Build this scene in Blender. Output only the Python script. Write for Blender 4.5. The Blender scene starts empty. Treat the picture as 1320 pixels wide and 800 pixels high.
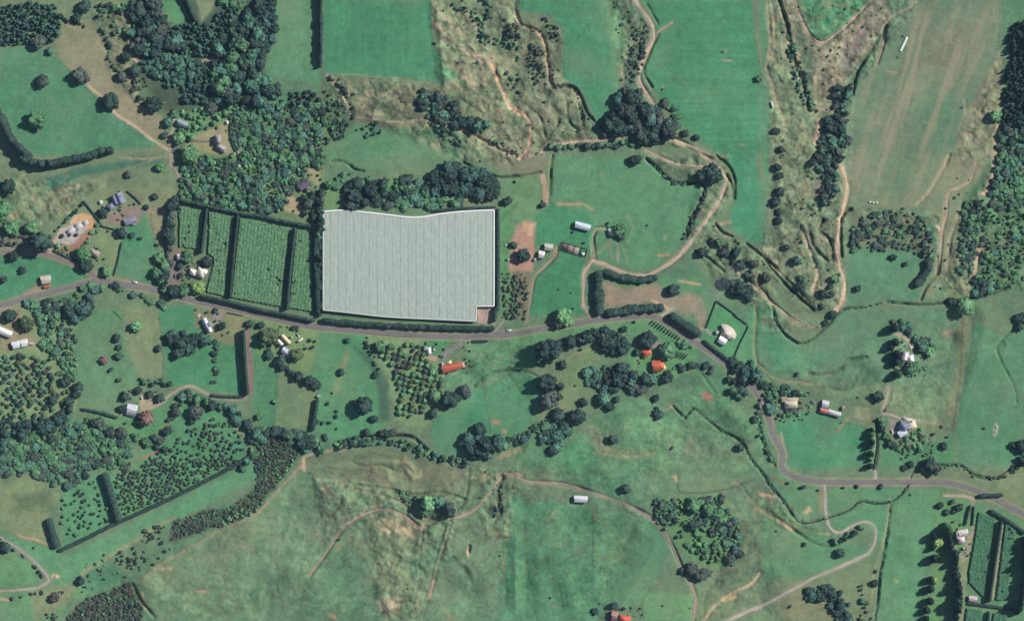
import bpy, bmesh, math, random
import numpy as np
from mathutils import Vector
random.seed(7)
RNG = np.random.default_rng(7)
S = bpy.context.scene
C = bpy.data.collections.new('countryside'); S.collection.children.link(C)
# ---------------------------------------------------------------- camera, world, sun
MPP = 0.75                 # metres per pixel of the 1320 x 800 photograph
CX, CY = 660.0, 400.0
CAMH = 3000.0
cam = bpy.data.objects.new('camera', bpy.data.cameras.new('camera')); C.objects.link(cam)
cam.location = (0, 0, CAMH); cam.rotation_euler = (0, 0, 0)
cam.data.sensor_width = 36; cam.data.angle = 2*math.atan(CX*MPP/CAMH)
cam.data.clip_start = 10; cam.data.clip_end = 60000
S.camera = cam
SUN_EL, SUN_AZ = math.radians(41), math.radians(66)      # azimuth clockwise from +Y
w = bpy.data.worlds.new('World'); S.world = w; w.use_nodes = True
nt = w.node_tree; nt.nodes.clear()
wo = nt.nodes.new('ShaderNodeOutputWorld'); bg = nt.nodes.new('ShaderNodeBackground'); sk = nt.nodes.new('ShaderNodeTexSky')
sk.sky_type = 'NISHITA'; sk.sun_disc = False; sk.sun_elevation = SUN_EL; sk.sun_rotation = SUN_AZ
sk.air_density = 1.2; sk.dust_density = 0.6; sk.ozone_density = 2.0
bg.inputs['Strength'].default_value = 0.05
nt.links.new(sk.outputs[0], bg.inputs[0]); nt.links.new(bg.outputs[0], wo.inputs[0])
sd = Vector((math.sin(SUN_AZ)*math.cos(SUN_EL), math.cos(SUN_AZ)*math.cos(SUN_EL), math.sin(SUN_EL)))
sl = bpy.data.lights.new('sun', 'SUN'); sl.energy = 5.0; sl.angle = math.radians(0.5); sl.color = (1.0, 0.955, 0.88)
so = bpy.data.objects.new('sun', sl); C.objects.link(so); so.rotation_euler = sd.to_track_quat('Z', 'Y').to_euler(); so.location = sd*2000
S.view_settings.view_transform = 'Standard'; S.view_settings.look = 'None'
S.view_settings.exposure = 0.0; S.view_settings.gamma = 1.0; S.view_settings.use_curve_mapping = False
S.cycles.max_bounces = 4; S.cycles.diffuse_bounces = 2; S.cycles.volume_bounces = 0; S.cycles.use_denoising = True

# ---------------------------------------------------------------- coordinates
TS = 1295/340.0
TX = {'1': 0, '2': 330, '3': 660, '4': 980}; TY = {'A': 0, 'B': 200, 'C': 395, 'D': 590}
def P(s):
    """'A1 300,90 450,120 B2 10,20' -> points in photograph pixels (a tile name switches the tile; 'px' = plain pixels)"""
    out = []; t = 'px'
    for k in s.split():
        if ',' not in k: t = k; continue
        u, v = map(float, k.split(','))
        out.append((u, v) if t == 'px' else (TX[t[1]]+u/TS, TY[t[0]]+v/TS))
    return out
def P3(s):
    out = []; t = 'px'
    for k in s.split():
        if ',' not in k: t = k; continue
        f = k.split(','); u, v, r = map(float, f[:3]); x = f[3] if len(f) > 3 else ''
        out.append((u, v, r, x) if t == 'px' else (TX[t[1]]+u/TS, TY[t[0]]+v/TS, r/TS, x))
    return out
def smooth(pts, step=3.0):
    """Catmull-Rom through the points, resampled about every step pixels"""
    p = [np.array(q, float) for q in pts]
    p = [2*p[0]-p[1]] + p + [2*p[-1]-p[-2]]
    out = []
    for i in range(1, len(p)-2):
        n = max(1, int(np.linalg.norm(p[i+1]-p[i])/step))
        for k in range(n):
            t = k/n; a, b, c, d = p[i-1], p[i], p[i+1], p[i+2]
            out.append(0.5*((2*b)+(-a+c)*t+(2*a-5*b+4*c-d)*t*t+(-a+3*b-3*c+d)*t**3))
    out.append(p[-2]); return np.array(out)

# ---------------------------------------------------------------- noise
_LAT = np.random.default_rng(3).random((8, 256, 256))
def vn(x, y, s=0):
    L = _LAT[s % 8]; xi = np.floor(x).astype(int); yi = np.floor(y).astype(int); fx = x-xi; fy = y-yi
    fx = fx*fx*(3-2*fx); fy = fy*fy*(3-2*fy)
    a = L[yi & 255, xi & 255]; b = L[yi & 255, (xi+1) & 255]; c = L[(yi+1) & 255, xi & 255]; d = L[(yi+1) & 255, (xi+1) & 255]
    return (a*(1-fx)+b*fx)*(1-fy)+(c*(1-fx)+d*fx)*fy
def fbm(x, y, lam, o=4, s=0):
    v = 0; a = 1; t = 0
    for k in range(o):
        c_, s_ = math.cos(.6+1.1*k+s), math.sin(.6+1.1*k+s)
        v = v+a*(vn((x*c_-y*s_)/lam+17.3*k, (x*s_+y*c_)/lam+9.1*k, s+k)-0.5); t += a; a *= 0.5; lam = lam/2.03
    return 2*v/t
def lin(c): return tuple(((v/255)/12.92 if v/255 <= 0.04045 else ((v/255+0.055)/1.055)**2.4) for v in c)

# ---------------------------------------------------------------- ground: land cover and relief on one grid
ST = 1.35
gx = np.arange(-45, 1366, ST); gy = np.arange(-45, 846, ST)
X, Y = np.meshgrid(gx, gy)
NY, NX = X.shape
WX = X+2.6*fbm(X, Y, 26, 3, 1)+1.2*fbm(X, Y, 6, 2, 2); WY = Y+2.6*fbm(X, Y, 26, 3, 4)+1.2*fbm(X, Y, 6, 2, 5)
def base_col(x, y):
    a = np.clip(0.5+1.1*fbm(x, y, 170, 4, 0), 0, 1)[..., None]
    return np.array(lin((90, 130, 100)))*(1-a)+np.array(lin((112, 134, 103)))*a
def base_h(x, y):
    return 7*fbm(x, y, 420, 2, 3)+2.2*fbm(x, y, 120, 3, 6)
COL = base_col(X, Y)
HILL = np.zeros_like(X); ROUGH = np.zeros_like(X); CUT = np.zeros_like(X)
def win(pts, m):
    a = np.array(pts); x0, y0 = a.min(0)-m; x1, y1 = a.max(0)+m
    i0 = max(0, int((x0-gx[0])/ST)); i1 = min(NX, int((x1-gx[0])/ST)+2); j0 = max(0, int((y0-gy[0])/ST)); j1 = min(NY, int((y1-gy[0])/ST)+2)
    return slice(j0, max(j0, j1)), slice(i0, max(i0, i1))
def segd(x, y, pts, closed=False):
    a = np.array(pts, float); b = np.roll(a, -1, 0) if closed else a[1:]; a = a if closed else a[:-1]
    d = np.full(x.shape, 1e9)
    for (ax, ay), (bx, by) in zip(a, b):
        vx, vy = bx-ax, by-ay; L = vx*vx+vy*vy+1e-9
        t = np.clip(((x-ax)*vx+(y-ay)*vy)/L, 0, 1)
        d = np.minimum(d, np.hypot(x-ax-t*vx, y-ay-t*vy))
    return d
def inside(x, y, pts):
    c = np.zeros(np.shape(x), bool); n = len(pts)
    for i in range(n):
        (x0, y0), (x1, y1) = pts[i], pts[(i+1) % n]
        if y0 == y1: continue
        c ^= ((y0 > y) != (y1 > y)) & (x < (x1-x0)*(y-y0)/(y1-y0)+x0)
    return c
def pmask(pts, f, warp=True):
    w_ = win(pts, f+6); x = (WX if warp else X)[w_]; y = (WY if warp else Y)[w_]
    d = segd(x, y, pts, True); s = np.where(inside(x, y, pts), 1, -1)
    return w_, np.clip(0.5+s*d/(2*f+1e-6), 0, 1)
def fill(s, c, f=2.5, a=1.0, warp=True, mott=0.0):
    w_, m = pmask(P(s), f, warp)
    if m.size == 0: return
    m = m*a
    if mott: m = m*np.clip(0.55+mott*fbm(X[w_], Y[w_], 16, 4, 5), 0, 1)
    COL[w_] = COL[w_]*(1-m[..., None])+np.array(lin(c))*m[..., None]
def stroke(s, c, wd, f=1.2, a=1.0, cut=0.0, patchy=0.0):
    pts = smooth(P(s) if isinstance(s, str) else s, 6)
    w_ = win(pts, wd+f+8+(6 if cut else 0)); 
    if COL[w_].size == 0: return
    d = segd(WX[w_]*0.35+X[w_]*0.65, WY[w_]*0.35+Y[w_]*0.65, pts)
    m = a*np.clip((wd/2-d)/f+0.5, 0, 1)
    if patchy: m = m*np.clip(0.6+patchy*fbm(X[w_], Y[w_], 14, 3, 2), 0, 1)
    if c is not None: COL[w_] = COL[w_]*(1-m[..., None])+np.array(lin(c))*m[..., None]
    if cut:
        q = (np.clip(1-d/(wd*.5+1.6), 0, 1)**.75*1.5 if cut < 0 else np.exp(-(d/(wd*.5+1.5))**2))*cut*(1.25 if cut < -1.2 else 1)*np.clip(.8+.9*fbm(X[w_], Y[w_], 12, 2, 3), .3, 1.4)
        CUT[w_] = np.where(np.abs(q) > np.abs(CUT[w_]), q, CUT[w_])
def blob(s, c, f=3, a=0.9):
    for (x, y, r, _) in P3(s):
        w_ = win([(x, y)], r+8); d = np.hypot(WX[w_]-x+2.5*fbm(X[w_], Y[w_], 5, 3, 4), (WY[w_]-y)*1.2+2.5*fbm(X[w_], Y[w_], 5, 3, 2))
        m = a*np.clip((r-d)/f+0.5, 0, 1)*np.clip(.8+fbm(X[w_], Y[w_], 3, 2, 1), 0, 1); COL[w_] = COL[w_]*(1-m[..., None])+np.array(lin(c))*m[..., None]
def relief(s, k, f=14, which='h'):
    w_, m = pmask(P(s), f); A = HILL if which == 'h' else ROUGH
    A[w_] = np.maximum(A[w_], m*k)

G = (79, 137, 99); GB = (75, 138, 102); G2 = (90, 145, 105); M = (98, 134, 103); O = (120, 138, 107); T = (146, 150, 120)
D = (182, 152, 126); PD = (206, 176, 146); R = (150, 116, 98); K = (78, 108, 88); KT = (118, 122, 100)
# --- fields, row A
fill('A1 0,0 640,0 640,300 700,520 830,740 560,750 0,800', O)
fill('A1 0,240 130,215 230,240 330,330 420,420 500,500 600,590 700,650 800,720 560,740 400,770 200,790 130,730 60,650 0,540', (84, 138, 104))
fill('A1 300,80 480,120 520,280 560,400 680,500 800,570 820,700 700,650 560,560 420,420 290,280', (142, 140, 112), 3)
fill('A1 480,60 640,40 640,280 560,330 520,280', KT, 4, 0.9)
fill('A1 640,0 1295,0 1295,560 830,560 700,420 640,250', (70, 92, 76), 4)
fill('A1 760,0 900,0 920,110 850,130 800,90', (88, 148, 104)); fill('A1 960,0 1060,0 1040,60 980,110', (128, 146, 112))
fill('A1 830,560 1295,520 1295,800 900,800', (112, 148, 104), 4)
fill('A1 900,690 1010,640 1110,600 1160,700 1200,800 1130,800 1000,740 920,720', (156, 152, 116), 2)
fill('A2 90,0 290,0 300,330 310,430 30,350 90,220', (96, 142, 106))
fill('A2 340,0 860,0 880,200 930,330 900,400 600,380 340,365', GB); fill('A2 870,210 930,330 1050,430 1040,460 900,400', (92, 144, 108))
fill('A2 860,0 1295,0 1295,800 1020,800 1090,560 1050,440 900,250', (130, 145, 114)); 
fill('A2 1050,0 1295,0 1295,260 1180,230 1080,120', (88, 116, 92), 5, 0.8, mott=1.5)
fill('A2 330,370 600,385 900,400 1050,430 1100,560 1150,640 900,620 700,640 480,600 330,500', (110, 126, 98), 4)
fill('A2 470,440 760,420 760,620 640,640 520,560', (134, 134, 108), 6, 0.8, mott=1.5)
fill('A2 350,600 480,620 700,640 900,640 1000,740 1010,800 330,800', (98, 142, 104))
fill('A2 330,400 480,430 480,620 400,700 330,600', (88, 112, 88), 5)
fill('A3 40,0 480,0 570,100 600,190 550,350 540,430 500,560 410,590 350,450 240,390 250,160 180,70 40,60', (80, 143, 106))
fill('A3 430,0 480,0 580,110 600,190 550,330 540,430 500,420 480,200 460,80', (114, 154, 114), 5, 0.85)
fill('A3 480,0 600,0 690,100 690,190 630,320 620,400 600,440 540,430 560,300 600,190 560,90', (84, 112, 92), 3)
fill('A3 0,100 130,80 240,160 240,390 340,450 400,590 400,700 150,720 100,800 0,800', (116, 132, 104), 4)
fill('A3 0,260 100,260 130,400 60,560 0,520', (96, 116, 90), 6, 0.8, mott=1.5)
fill('A3 640,0 1180,0 1210,300 1260,800 1050,790 930,680 840,620 720,480 680,400 650,340 700,200 710,110', (76, 139, 101))
fill('A3 940,300 1180,330 1230,640 1000,640 860,500', (88, 150, 110), 14, 0.5)
fill('A4 0,0 230,0 330,230 330,400 270,800 130,800 0,800', (118, 140, 108)); fill('A4 0,0 40,0 30,300 50,800 0,800', (88, 142, 106), 5)
fill('A4 90,0 170,0 260,200 330,230 420,130 560,0 620,0 640,80 520,250 400,420 320,560 240,560 180,420 130,250', (140, 138, 114), 3)
fill('A4 180,60 260,200 260,400 230,500 190,360', (92, 116, 92), 5, 0.8); fill('A4 600,20 540,140 470,300 400,400 400,330 470,180 540,60', (100, 112, 98), 4, 0.9)
fill('A4 200,0 540,0 460,80 310,200 250,170', (82, 142, 102))
fill('A4 760,0 1180,0 1180,250 1100,400 980,600 930,800 420,800 450,480 560,310 620,130 740,40', (106, 134, 106))
fill('A4 840,100 1140,60 1080,330 900,420 700,560 520,800 760,800 600,620', (128, 136, 110), 22, 0.75)
fill('A4 820,420 960,520 900,760 800,700', (90, 132, 102), 16, 0.8)
fill('A4 1180,250 1200,500 1160,620 1150,800 930,800 980,600 1100,400', (132, 140, 112), 4)
fill('A4 1180,0 1295,0 1295,120 1180,180', (90, 134, 100), 5)
# --- row B
fill('B1 0,0 830,0 870,120 860,200 800,480 560,610 460,580 240,480 0,460', (116, 138, 106))
fill('B1 220,110 400,60 600,30 790,10 790,45 560,75 400,110 240,175', (76, 122, 100), 3)
fill('B1 420,160 700,140 850,160 820,220 560,230', (128, 138, 104), 8, 0.7)
fill('B1 0,400 160,420 220,470 0,455', (128, 132, 108), 3)
fill('B1 640,290 720,270 770,440 800,500 770,640 570,590 600,430', (80, 138, 102), 1.5)
fill('B1 490,350 590,390 600,440 560,580 470,480', (122, 144, 106), 2)
fill('B1 0,500 140,500 280,520 420,590 430,610 230,660 0,710', (80, 140, 104))
fill('B1 230,480 350,330 400,290 460,310 470,370 440,420 360,490 260,470', (150, 118, 96), 1.5); fill('B1 350,330 400,285 450,300 460,360 420,370', (206, 160, 114), 2)
fill('B1 240,470 300,360 400,330 430,360 370,430 300,440', (176, 166, 160), 1.2); fill('B1 400,290 350,340 340,330 370,290', PD, 1)
fill('B1 110,680 200,620 240,640 240,660 120,695', (146, 134, 112), 1.5)
fill('B1 660,250 700,270 690,330 610,350 530,330 520,290 600,270', (136, 122, 112), 1.2)
fill('B1 720,260 800,250 830,300 800,400 760,400', (138, 136, 106), 4)
fill('B1 850,440 900,470 890,600 860,660 810,660 840,560', (126, 114, 106), 1.5)
fill('B1 880,0 1295,0 1295,310 1040,270 880,230', (98, 134, 92), 3)
fill('B2 0,0 350,0 330,300 270,340 0,300', (108, 136, 98), 3); fill('B2 165,185 260,300 125,270', (170, 152, 118), 2); fill('B2 255,60 310,60 310,160 260,120', (142, 148, 108), 2)
fill('B2 335,30 900,0 1295,0 1295,230 1200,250 1190,800 1295,800 1295,230', (104, 140, 104)); fill('B2 335,170 445,170 445,275 335,280', (106, 142, 98), 2)
fill('B2 1200,250 1295,240 1295,620 1210,600', (92, 142, 98), 3)
fill('B2 1010,20 1295,100 1295,0 1010,0', (124, 134, 108), 5)
fill('B3 0,0 200,0 190,230 130,300 0,380', (104, 142, 102), 3); fill('B3 0,0 190,0 160,90 0,100', (122, 132, 106), 4)
fill('B3 200,0 640,20 780,120 930,150 880,350 850,420 700,560 430,530 380,500 400,380 300,220 190,230', (92, 142, 104))
fill('B3 110,300 200,240 380,280 400,400 350,520 350,780 90,790 110,600 220,500 110,430', (74, 138, 98), 1.5)
fill('B3 -15,560 -10,440 25,350 70,315 118,328 116,420 108,575 0,590', (168, 134, 114), 2.5); fill('B3 60,330 115,335 100,400 60,380', (194, 160, 126), 3, 0.8)
fill('B3 0,570 90,575 80,800 0,800', (120, 112, 92), 2)
fill('B3 560,640 930,580 1000,640 1000,790 770,800 860,700', (94, 142, 102), 3)
fill('B3 450,620 560,640 720,630 830,680 900,690 905,740 860,790 770,760 700,720 450,745', (164, 134, 116), 5, .85); fill('B3 460,625 700,625 560,650', (104, 152, 104), 2)
fill('B3 860,680 940,700 930,760 870,770', (164, 136, 118), 4, .8)
fill('B3 700,600 840,600 840,690 760,700', (92, 142, 100), 4, 0.8)
fill('B3 890,400 980,340 1090,420 1295,560 1295,800 980,690 880,470', (108, 134, 102), 3)
fill('B3 1060,0 1210,0 1230,440 1180,430 1080,360 1080,250 1100,150', (74, 144, 108), 3); fill('B3 1210,0 1295,0 1295,560 1220,450', (122, 142, 110), 4)
fill('B4 0,0 60,0 40,300 20,470 0,470', (82, 142, 106), 6)
fill('B4 60,0 420,0 440,200 380,330 400,560 400,760 250,740 0,470 20,440', (120, 140, 110), 3)
fill('B4 420,0 940,0 880,150 770,250 600,250 450,230', (118, 136, 108), 4); fill('B4 620,0 900,0 760,220 600,220', (98, 134, 102), 14, 0.8)
fill('B4 430,250 620,230 800,260 880,400 890,560 780,700 900,700 1000,600 1000,250 1150,0 940,0 780,250', (126, 138, 110), 4)
fill('B4 440,400 700,460 860,540 800,660 790,710 420,750', (92, 138, 104)); fill('B4 440,270 820,300 860,500 700,460 450,460', (110, 126, 98), 4)
fill('B4 1010,200 1160,0 1295,0 1295,620 1200,650 1040,680 980,600 980,420', (84, 122, 90), 4); fill('B4 1110,300 1295,250 1295,400 1110,430', (98, 138, 100), 8, 0.7)
fill('B4 960,560 1020,600 1020,690 800,730', (110, 142, 106), 6)
# --- row C
fill('C1 0,0 380,0 370,90 390,500 280,560 0,610', (122, 148, 108), 3); fill('C1 0,0 90,0 190,200 60,210 0,230', (150, 134, 108), 4, 0.8)
fill('C1 370,90 480,10 780,0 800,360 620,400 590,530 390,500', (100, 140, 104)); fill('C1 590,0 780,0 800,360 690,350 620,180', (124, 141, 106), 3)
fill('C1 780,0 950,0 950,110 1170,130 1200,430 1000,400 820,390 800,130', (80, 140, 100), 1.2)
fill('C1 950,10 1200,20 1200,120 1140,190 1060,170 960,100', (126, 134, 100), 2); fill('C1 1030,20 1110,30 1090,80 1040,90', (138, 130, 122), 2)
fill('C1 390,500 590,540 820,460 860,440 820,600 700,680 540,600', (88, 142, 98), 2); fill('C1 690,430 760,430 800,460 700,520 680,470', (168, 150, 124), 2)
fill('C1 0,610 280,560 440,520 640,650 640,800 0,800', (92, 136, 96), 3)
fill('C1 640,800 680,720 820,660 870,480 1120,520 1220,650 1160,800', (88, 144, 104), 2)
fill('C1 1230,80 1295,60 1295,600 1240,500', (90, 142, 100), 2); fill('C1 1208,80 1232,80 1240,430 1218,430', (132, 112, 108), 1)
fill('C2 0,40 330,110 330,160 270,330 110,310 0,220', (112, 146, 98), 3)
fill('C2 0,220 110,320 90,600 0,570', (86, 140, 100)); fill('C2 110,310 300,390 260,600 90,590', (116, 140, 104), 1.5)
fill('C2 320,110 540,130 600,300 640,560 560,640 380,650 290,600 310,400 270,330', (86, 144, 102)); fill('C2 440,210 460,230 400,420 370,420', (132, 146, 108), 3)
fill('C2 480,205 560,230 600,300 650,380 650,560 600,570 600,400 560,300', (74, 108, 86), 3)
fill('C2 540,140 820,150 890,260 930,330 900,420 860,560 800,620 690,560 660,400 620,260', (120, 150, 108), 2)
fill('C2 820,155 965,165 900,245 830,235', (80, 142, 98), 1); fill('C2 820,235 890,240 890,265 830,262', D, 1.2)
fill('C2 1030,180 1295,150 1295,320 1060,400 930,400 930,340 1030,300', (96, 140, 104)); 
fill('C2 1060,400 1120,400 1150,640 1050,700 1000,730 900,720 850,620 870,560 950,490', (78, 142, 104), 1.5); fill('C2 1120,400 1295,320 1295,680 1150,640', (88, 142, 104), 1.5)
fill('C2 180,800 230,730 390,690 560,680 700,710 900,770 1050,790 1200,740 1295,700 1295,800', (112, 132, 102), 3)
fill('C3 0,140 300,100 600,60 720,70 860,170 780,200 500,120 200,150 100,300 0,320', (98, 146, 102), 3)
fill('C3 0,320 130,340 130,560 0,650', (86, 142, 102), 2); fill('C3 230,300 380,200 440,260 420,380 330,500 230,520', (112, 142, 102), 3)
fill('C3 0,690 150,560 300,600 540,470 680,440 1050,340 1080,480 1230,560 1295,800 0,800', (96, 140, 103), 3)
fill('C3 260,640 380,600 440,700 400,800 250,800', (90, 146, 104), 8); fill('C3 380,580 460,680 700,720 690,740 440,740 360,620', (122, 138, 106), 4, 0.8)
fill('C3 720,640 1000,600 1160,760 1000,800 800,790', (112, 138, 106), 14, 0.7)
fill('C3 560,220 660,160 900,200 900,320 700,380 580,320', (96, 146, 98), 2); fill('C3 640,200 690,170 790,190 700,215', (142, 130, 124), 1)
fill('C3 995,0 1040,0 1160,90 1090,250 930,150', (84, 146, 100), 1); fill('C3 870,0 950,0 960,60 920,120 900,60', (158, 136, 116), 2, 0.8)
fill('C3 1160,0 1295,0 1295,400 1100,260', (90, 142, 102), 3)
fill('C4 0,0 200,190 400,20 900,0 960,60 990,300 940,580 640,380 450,400 200,360 0,300', (98, 136, 104), 3); fill('C4 0,120 100,130 210,200 330,250 200,330 80,330', (84, 142, 104), 8)
fill('C4 80,570 200,510 270,510 400,560 540,600 520,790 150,790', (78, 144, 104), 2); fill('C4 240,520 390,560 300,680', (98, 134, 100), 10, 0.7)
fill('C4 1040,60 1180,150 1295,100 1295,790 980,790 960,640 1000,300', (90, 140, 104), 3); fill('C4 980,50 1040,50 1000,330 960,570 900,570 960,300', (128, 142, 108), 4)
fill('C4 640,380 900,330 930,560 700,530 630,480', (112, 140, 106), 4, 0.8); fill('C4 465,490 540,495 535,560 460,545', (140, 148, 116), 1.5); fill('C4 620,540 680,560 670,640 640,620', (138, 134, 124), 1.2)
fill('C4 590,600 640,700 950,640 960,790 590,790', (86, 140, 100), 3); fill('C4 890,120 960,110 920,150', D, 3, 0.7)
# --- row D
fill('D1 0,120 180,80 300,180 230,300 260,440 120,400 0,350', (122, 140, 104), 3); fill('D1 60,180 240,160 260,260 90,260', (84, 108, 80), 6, 0.8)
fill('D1 300,170 480,80 640,60 1200,0 560,320 310,440', (90, 144, 104), 2)
fill('D1 0,360 260,440 320,480 1295,0 1295,90 700,390 300,640 240,580', (96, 148, 108), 3); fill('D1 0,420 180,540 200,620 0,640', (100, 144, 102), 2)
fill('D1 0,660 240,620 400,600 640,590 500,650 330,700 310,800 0,800', (104, 146, 106), 3); fill('D1 160,660 400,610 330,700 180,800', (132, 142, 108), 5)
fill('D1 420,560 560,520 620,590 430,680', (72, 124, 94), 4, 0.8)
fill('D1 320,800 420,690 640,610 700,720 700,800', (82, 90, 76), 3)
fill('D1 1295,240 1000,400 820,500 660,610 680,680 760,800 1295,800', (108, 136, 104), 3)
fill('D2 0,280 190,60 600,0 1295,0 1295,800 0,800', (104, 134, 103), 3)
fill('D2 250,40 560,0 1030,40 1030,190 880,180 640,150 500,140 380,130', (114, 130, 102), 8)
fill('D2 570,300 720,300 820,350 780,390 640,370', (160, 154, 120), 7, 0.7); fill('D2 640,390 790,400 770,560 800,800 620,780 650,600 600,520', (124, 144, 110), 14, .6)
fill('D2 600,700 690,690 690,750 610,740', D, 6, 0.55); fill('D2 1225,240 1295,200 1295,800 1190,800 1215,560', (84, 138, 102), 9)
fill('D2 380,400 570,400 560,800 200,800', (94, 134, 100), 20, 0.8)
fill('D3 0,200 280,230 400,250 700,320 740,420 720,600 640,720 540,715 480,720 400,800 0,800', (86, 138, 101), 3)
fill('D3 420,250 640,300 720,420 700,600 640,710 420,710', (98, 142, 104), 6, 0.8); fill('D3 650,660 880,660 890,800 640,800', (102, 150, 106), 3)
fill('D3 260,100 600,60 580,190 440,160', (80, 134, 98), 12); fill('D3 820,100 1200,90 1020,160 830,165', (110, 138, 104), 3)
fill('D3 700,0 800,0 820,170 690,180', (108, 146, 108), 6, 0.7)
fill('D3 690,200 1030,180 1140,380 1130,480 1040,550 930,520 860,470 740,320', (98, 140, 92), 3)
fill('D4 0,190 350,400 560,440 540,490 250,590 0,720', (94, 140, 102), 4); fill('D4 0,600 240,590 560,490 560,800 0,800', (110, 136, 102), 5); fill('D4 80,680 200,620 400,640 460,800 100,800', (130, 136, 104), 6, 0.8)
fill('D4 0,0 80,0 300,140 310,280 200,310 80,180', (102, 142, 104), 3); fill('D4 330,150 640,150 700,150 640,215 480,215 340,290', (92, 144, 102), 2); fill('D4 350,300 480,235 640,225 620,400 580,400 520,310 380,360', (88, 146, 106), 2)
fill('D4 205,265 240,235 250,260 225,280', PD, 2, 0.8)
fill('D4 650,200 720,160 890,150 880,330 830,480 800,620 780,800 560,800 620,420', (94, 144, 104), 2)
fill('D4 850,170 1040,200 1010,800 780,800 850,500', (98, 144, 98), 3); fill('D4 1010,200 1295,300 1295,800 1000,800', (96, 140, 100), 2); fill('D4 985,470 1040,350 1040,420 1010,640 1000,800 960,800', (132, 148, 112), 2)
fill('D4 1170,310 1200,310 1150,700 1130,700', (146, 150, 118), 1); fill('D4 1200,60 1295,30 1295,260 1150,160', (122, 142, 106), 4)
fill('px 615,394 637,394 637,418 615,416', (160, 140, 126), 1)
fill('D1 850,310 1000,260 1120,250 1295,110 1295,235 1190,300 960,370 830,410', (78, 92, 74), 3); fill('D2 0,20 150,-20 160,60 100,140 0,240', (78, 92, 74), 3)
fill('C2 0,620 160,640 230,720 190,760 60,800 0,800', (76, 90, 72), 4)
fill('A2 0,520 330,500 360,640 350,800 0,800', (100, 132, 94), 4); fill('A2 200,640 280,650 310,740 240,760', (170, 150, 126), 4, .8)
FENCES = (('D3 402,262 400,480 398,700', 'post and wire fence running south from the white hill barn'), ('D3 822,98 832,166 1020,160 1190,104', 'fence boxing the olive paddock north of the bush block'), ('A3 182,70 252,150 244,260 240,380', 'fence along the western edge of the bulging green paddock'), ('A2 340,366 480,372 600,382 760,391 830,392', 'fence along the bottom of the bright northern paddock'), ('C2 1118,402 1140,500 1155,618', 'fence dividing the two green paddocks west of the horseshoe'), ('C4 652,392 644,460 616,500', 'fence beside the drive to the pyramid-roofed farmhouse'), ('D2 1044,92 1038,180 1012,248', 'fence over the saddle of the bare hill'), ('D4 652,190 638,300 620,420', 'fence along the long narrow southern paddock'), ('C4 1050,62 1042,200 1000,420', 'fence up the middle of the far eastern paddocks'), ('C1 784,20 800,200 806,380', 'fence between the olive and bright green paddocks'), ('A1 640,760 700,770 760,760', 'short fence south of the northwest paddock'), ('B3 205,0 200,120 192,232 302,222', 'fence along the top west corner of the home paddock'), ('B3 380,500 352,640 340,740', 'fence between the bright green paddock and the farm track'), ('C4 950,600 985,330 1000,60', 'long fence across the eastern paddocks'), ('C4 275,510 400,560 540,600', 'fence along the top of the roadside green paddock'), ('A4 1180,0 1182,120 1178,250', 'fence by the eastern plantation corner'), ('A4 440,780 455,480 560,310 625,130', 'fence along the western side of the big eastern paddock'), ('A3 1195,0 1205,200 1235,420', 'fence along the eastern side of the tallest green paddock'), ('C2 545,133 700,145 820,152', 'roadside fence above the orchard grove'), ('C1 370,90 375,250 390,500', 'fence between the planted rows and the olive paddock'), ('D3 690,160 740,330 830,520', 'fence on the western side of the bush block'), ('A1 130,215 290,300 420,430 560,560', 'fence along the eastern side of the northwest paddock'), ('D2 1210,240 1220,500 1195,790', 'fence east of the bare hill'), ('B1 740,270 760,400 770,460', 'fence east of the little green paddock'), ('C2 110,310 100,450 90,590', 'fence between the two small paddocks south of the road'))
for s_, l_ in FENCES: stroke(s_, (84, 110, 84), 1.0, 1.0, .5, patchy=.8)
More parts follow.
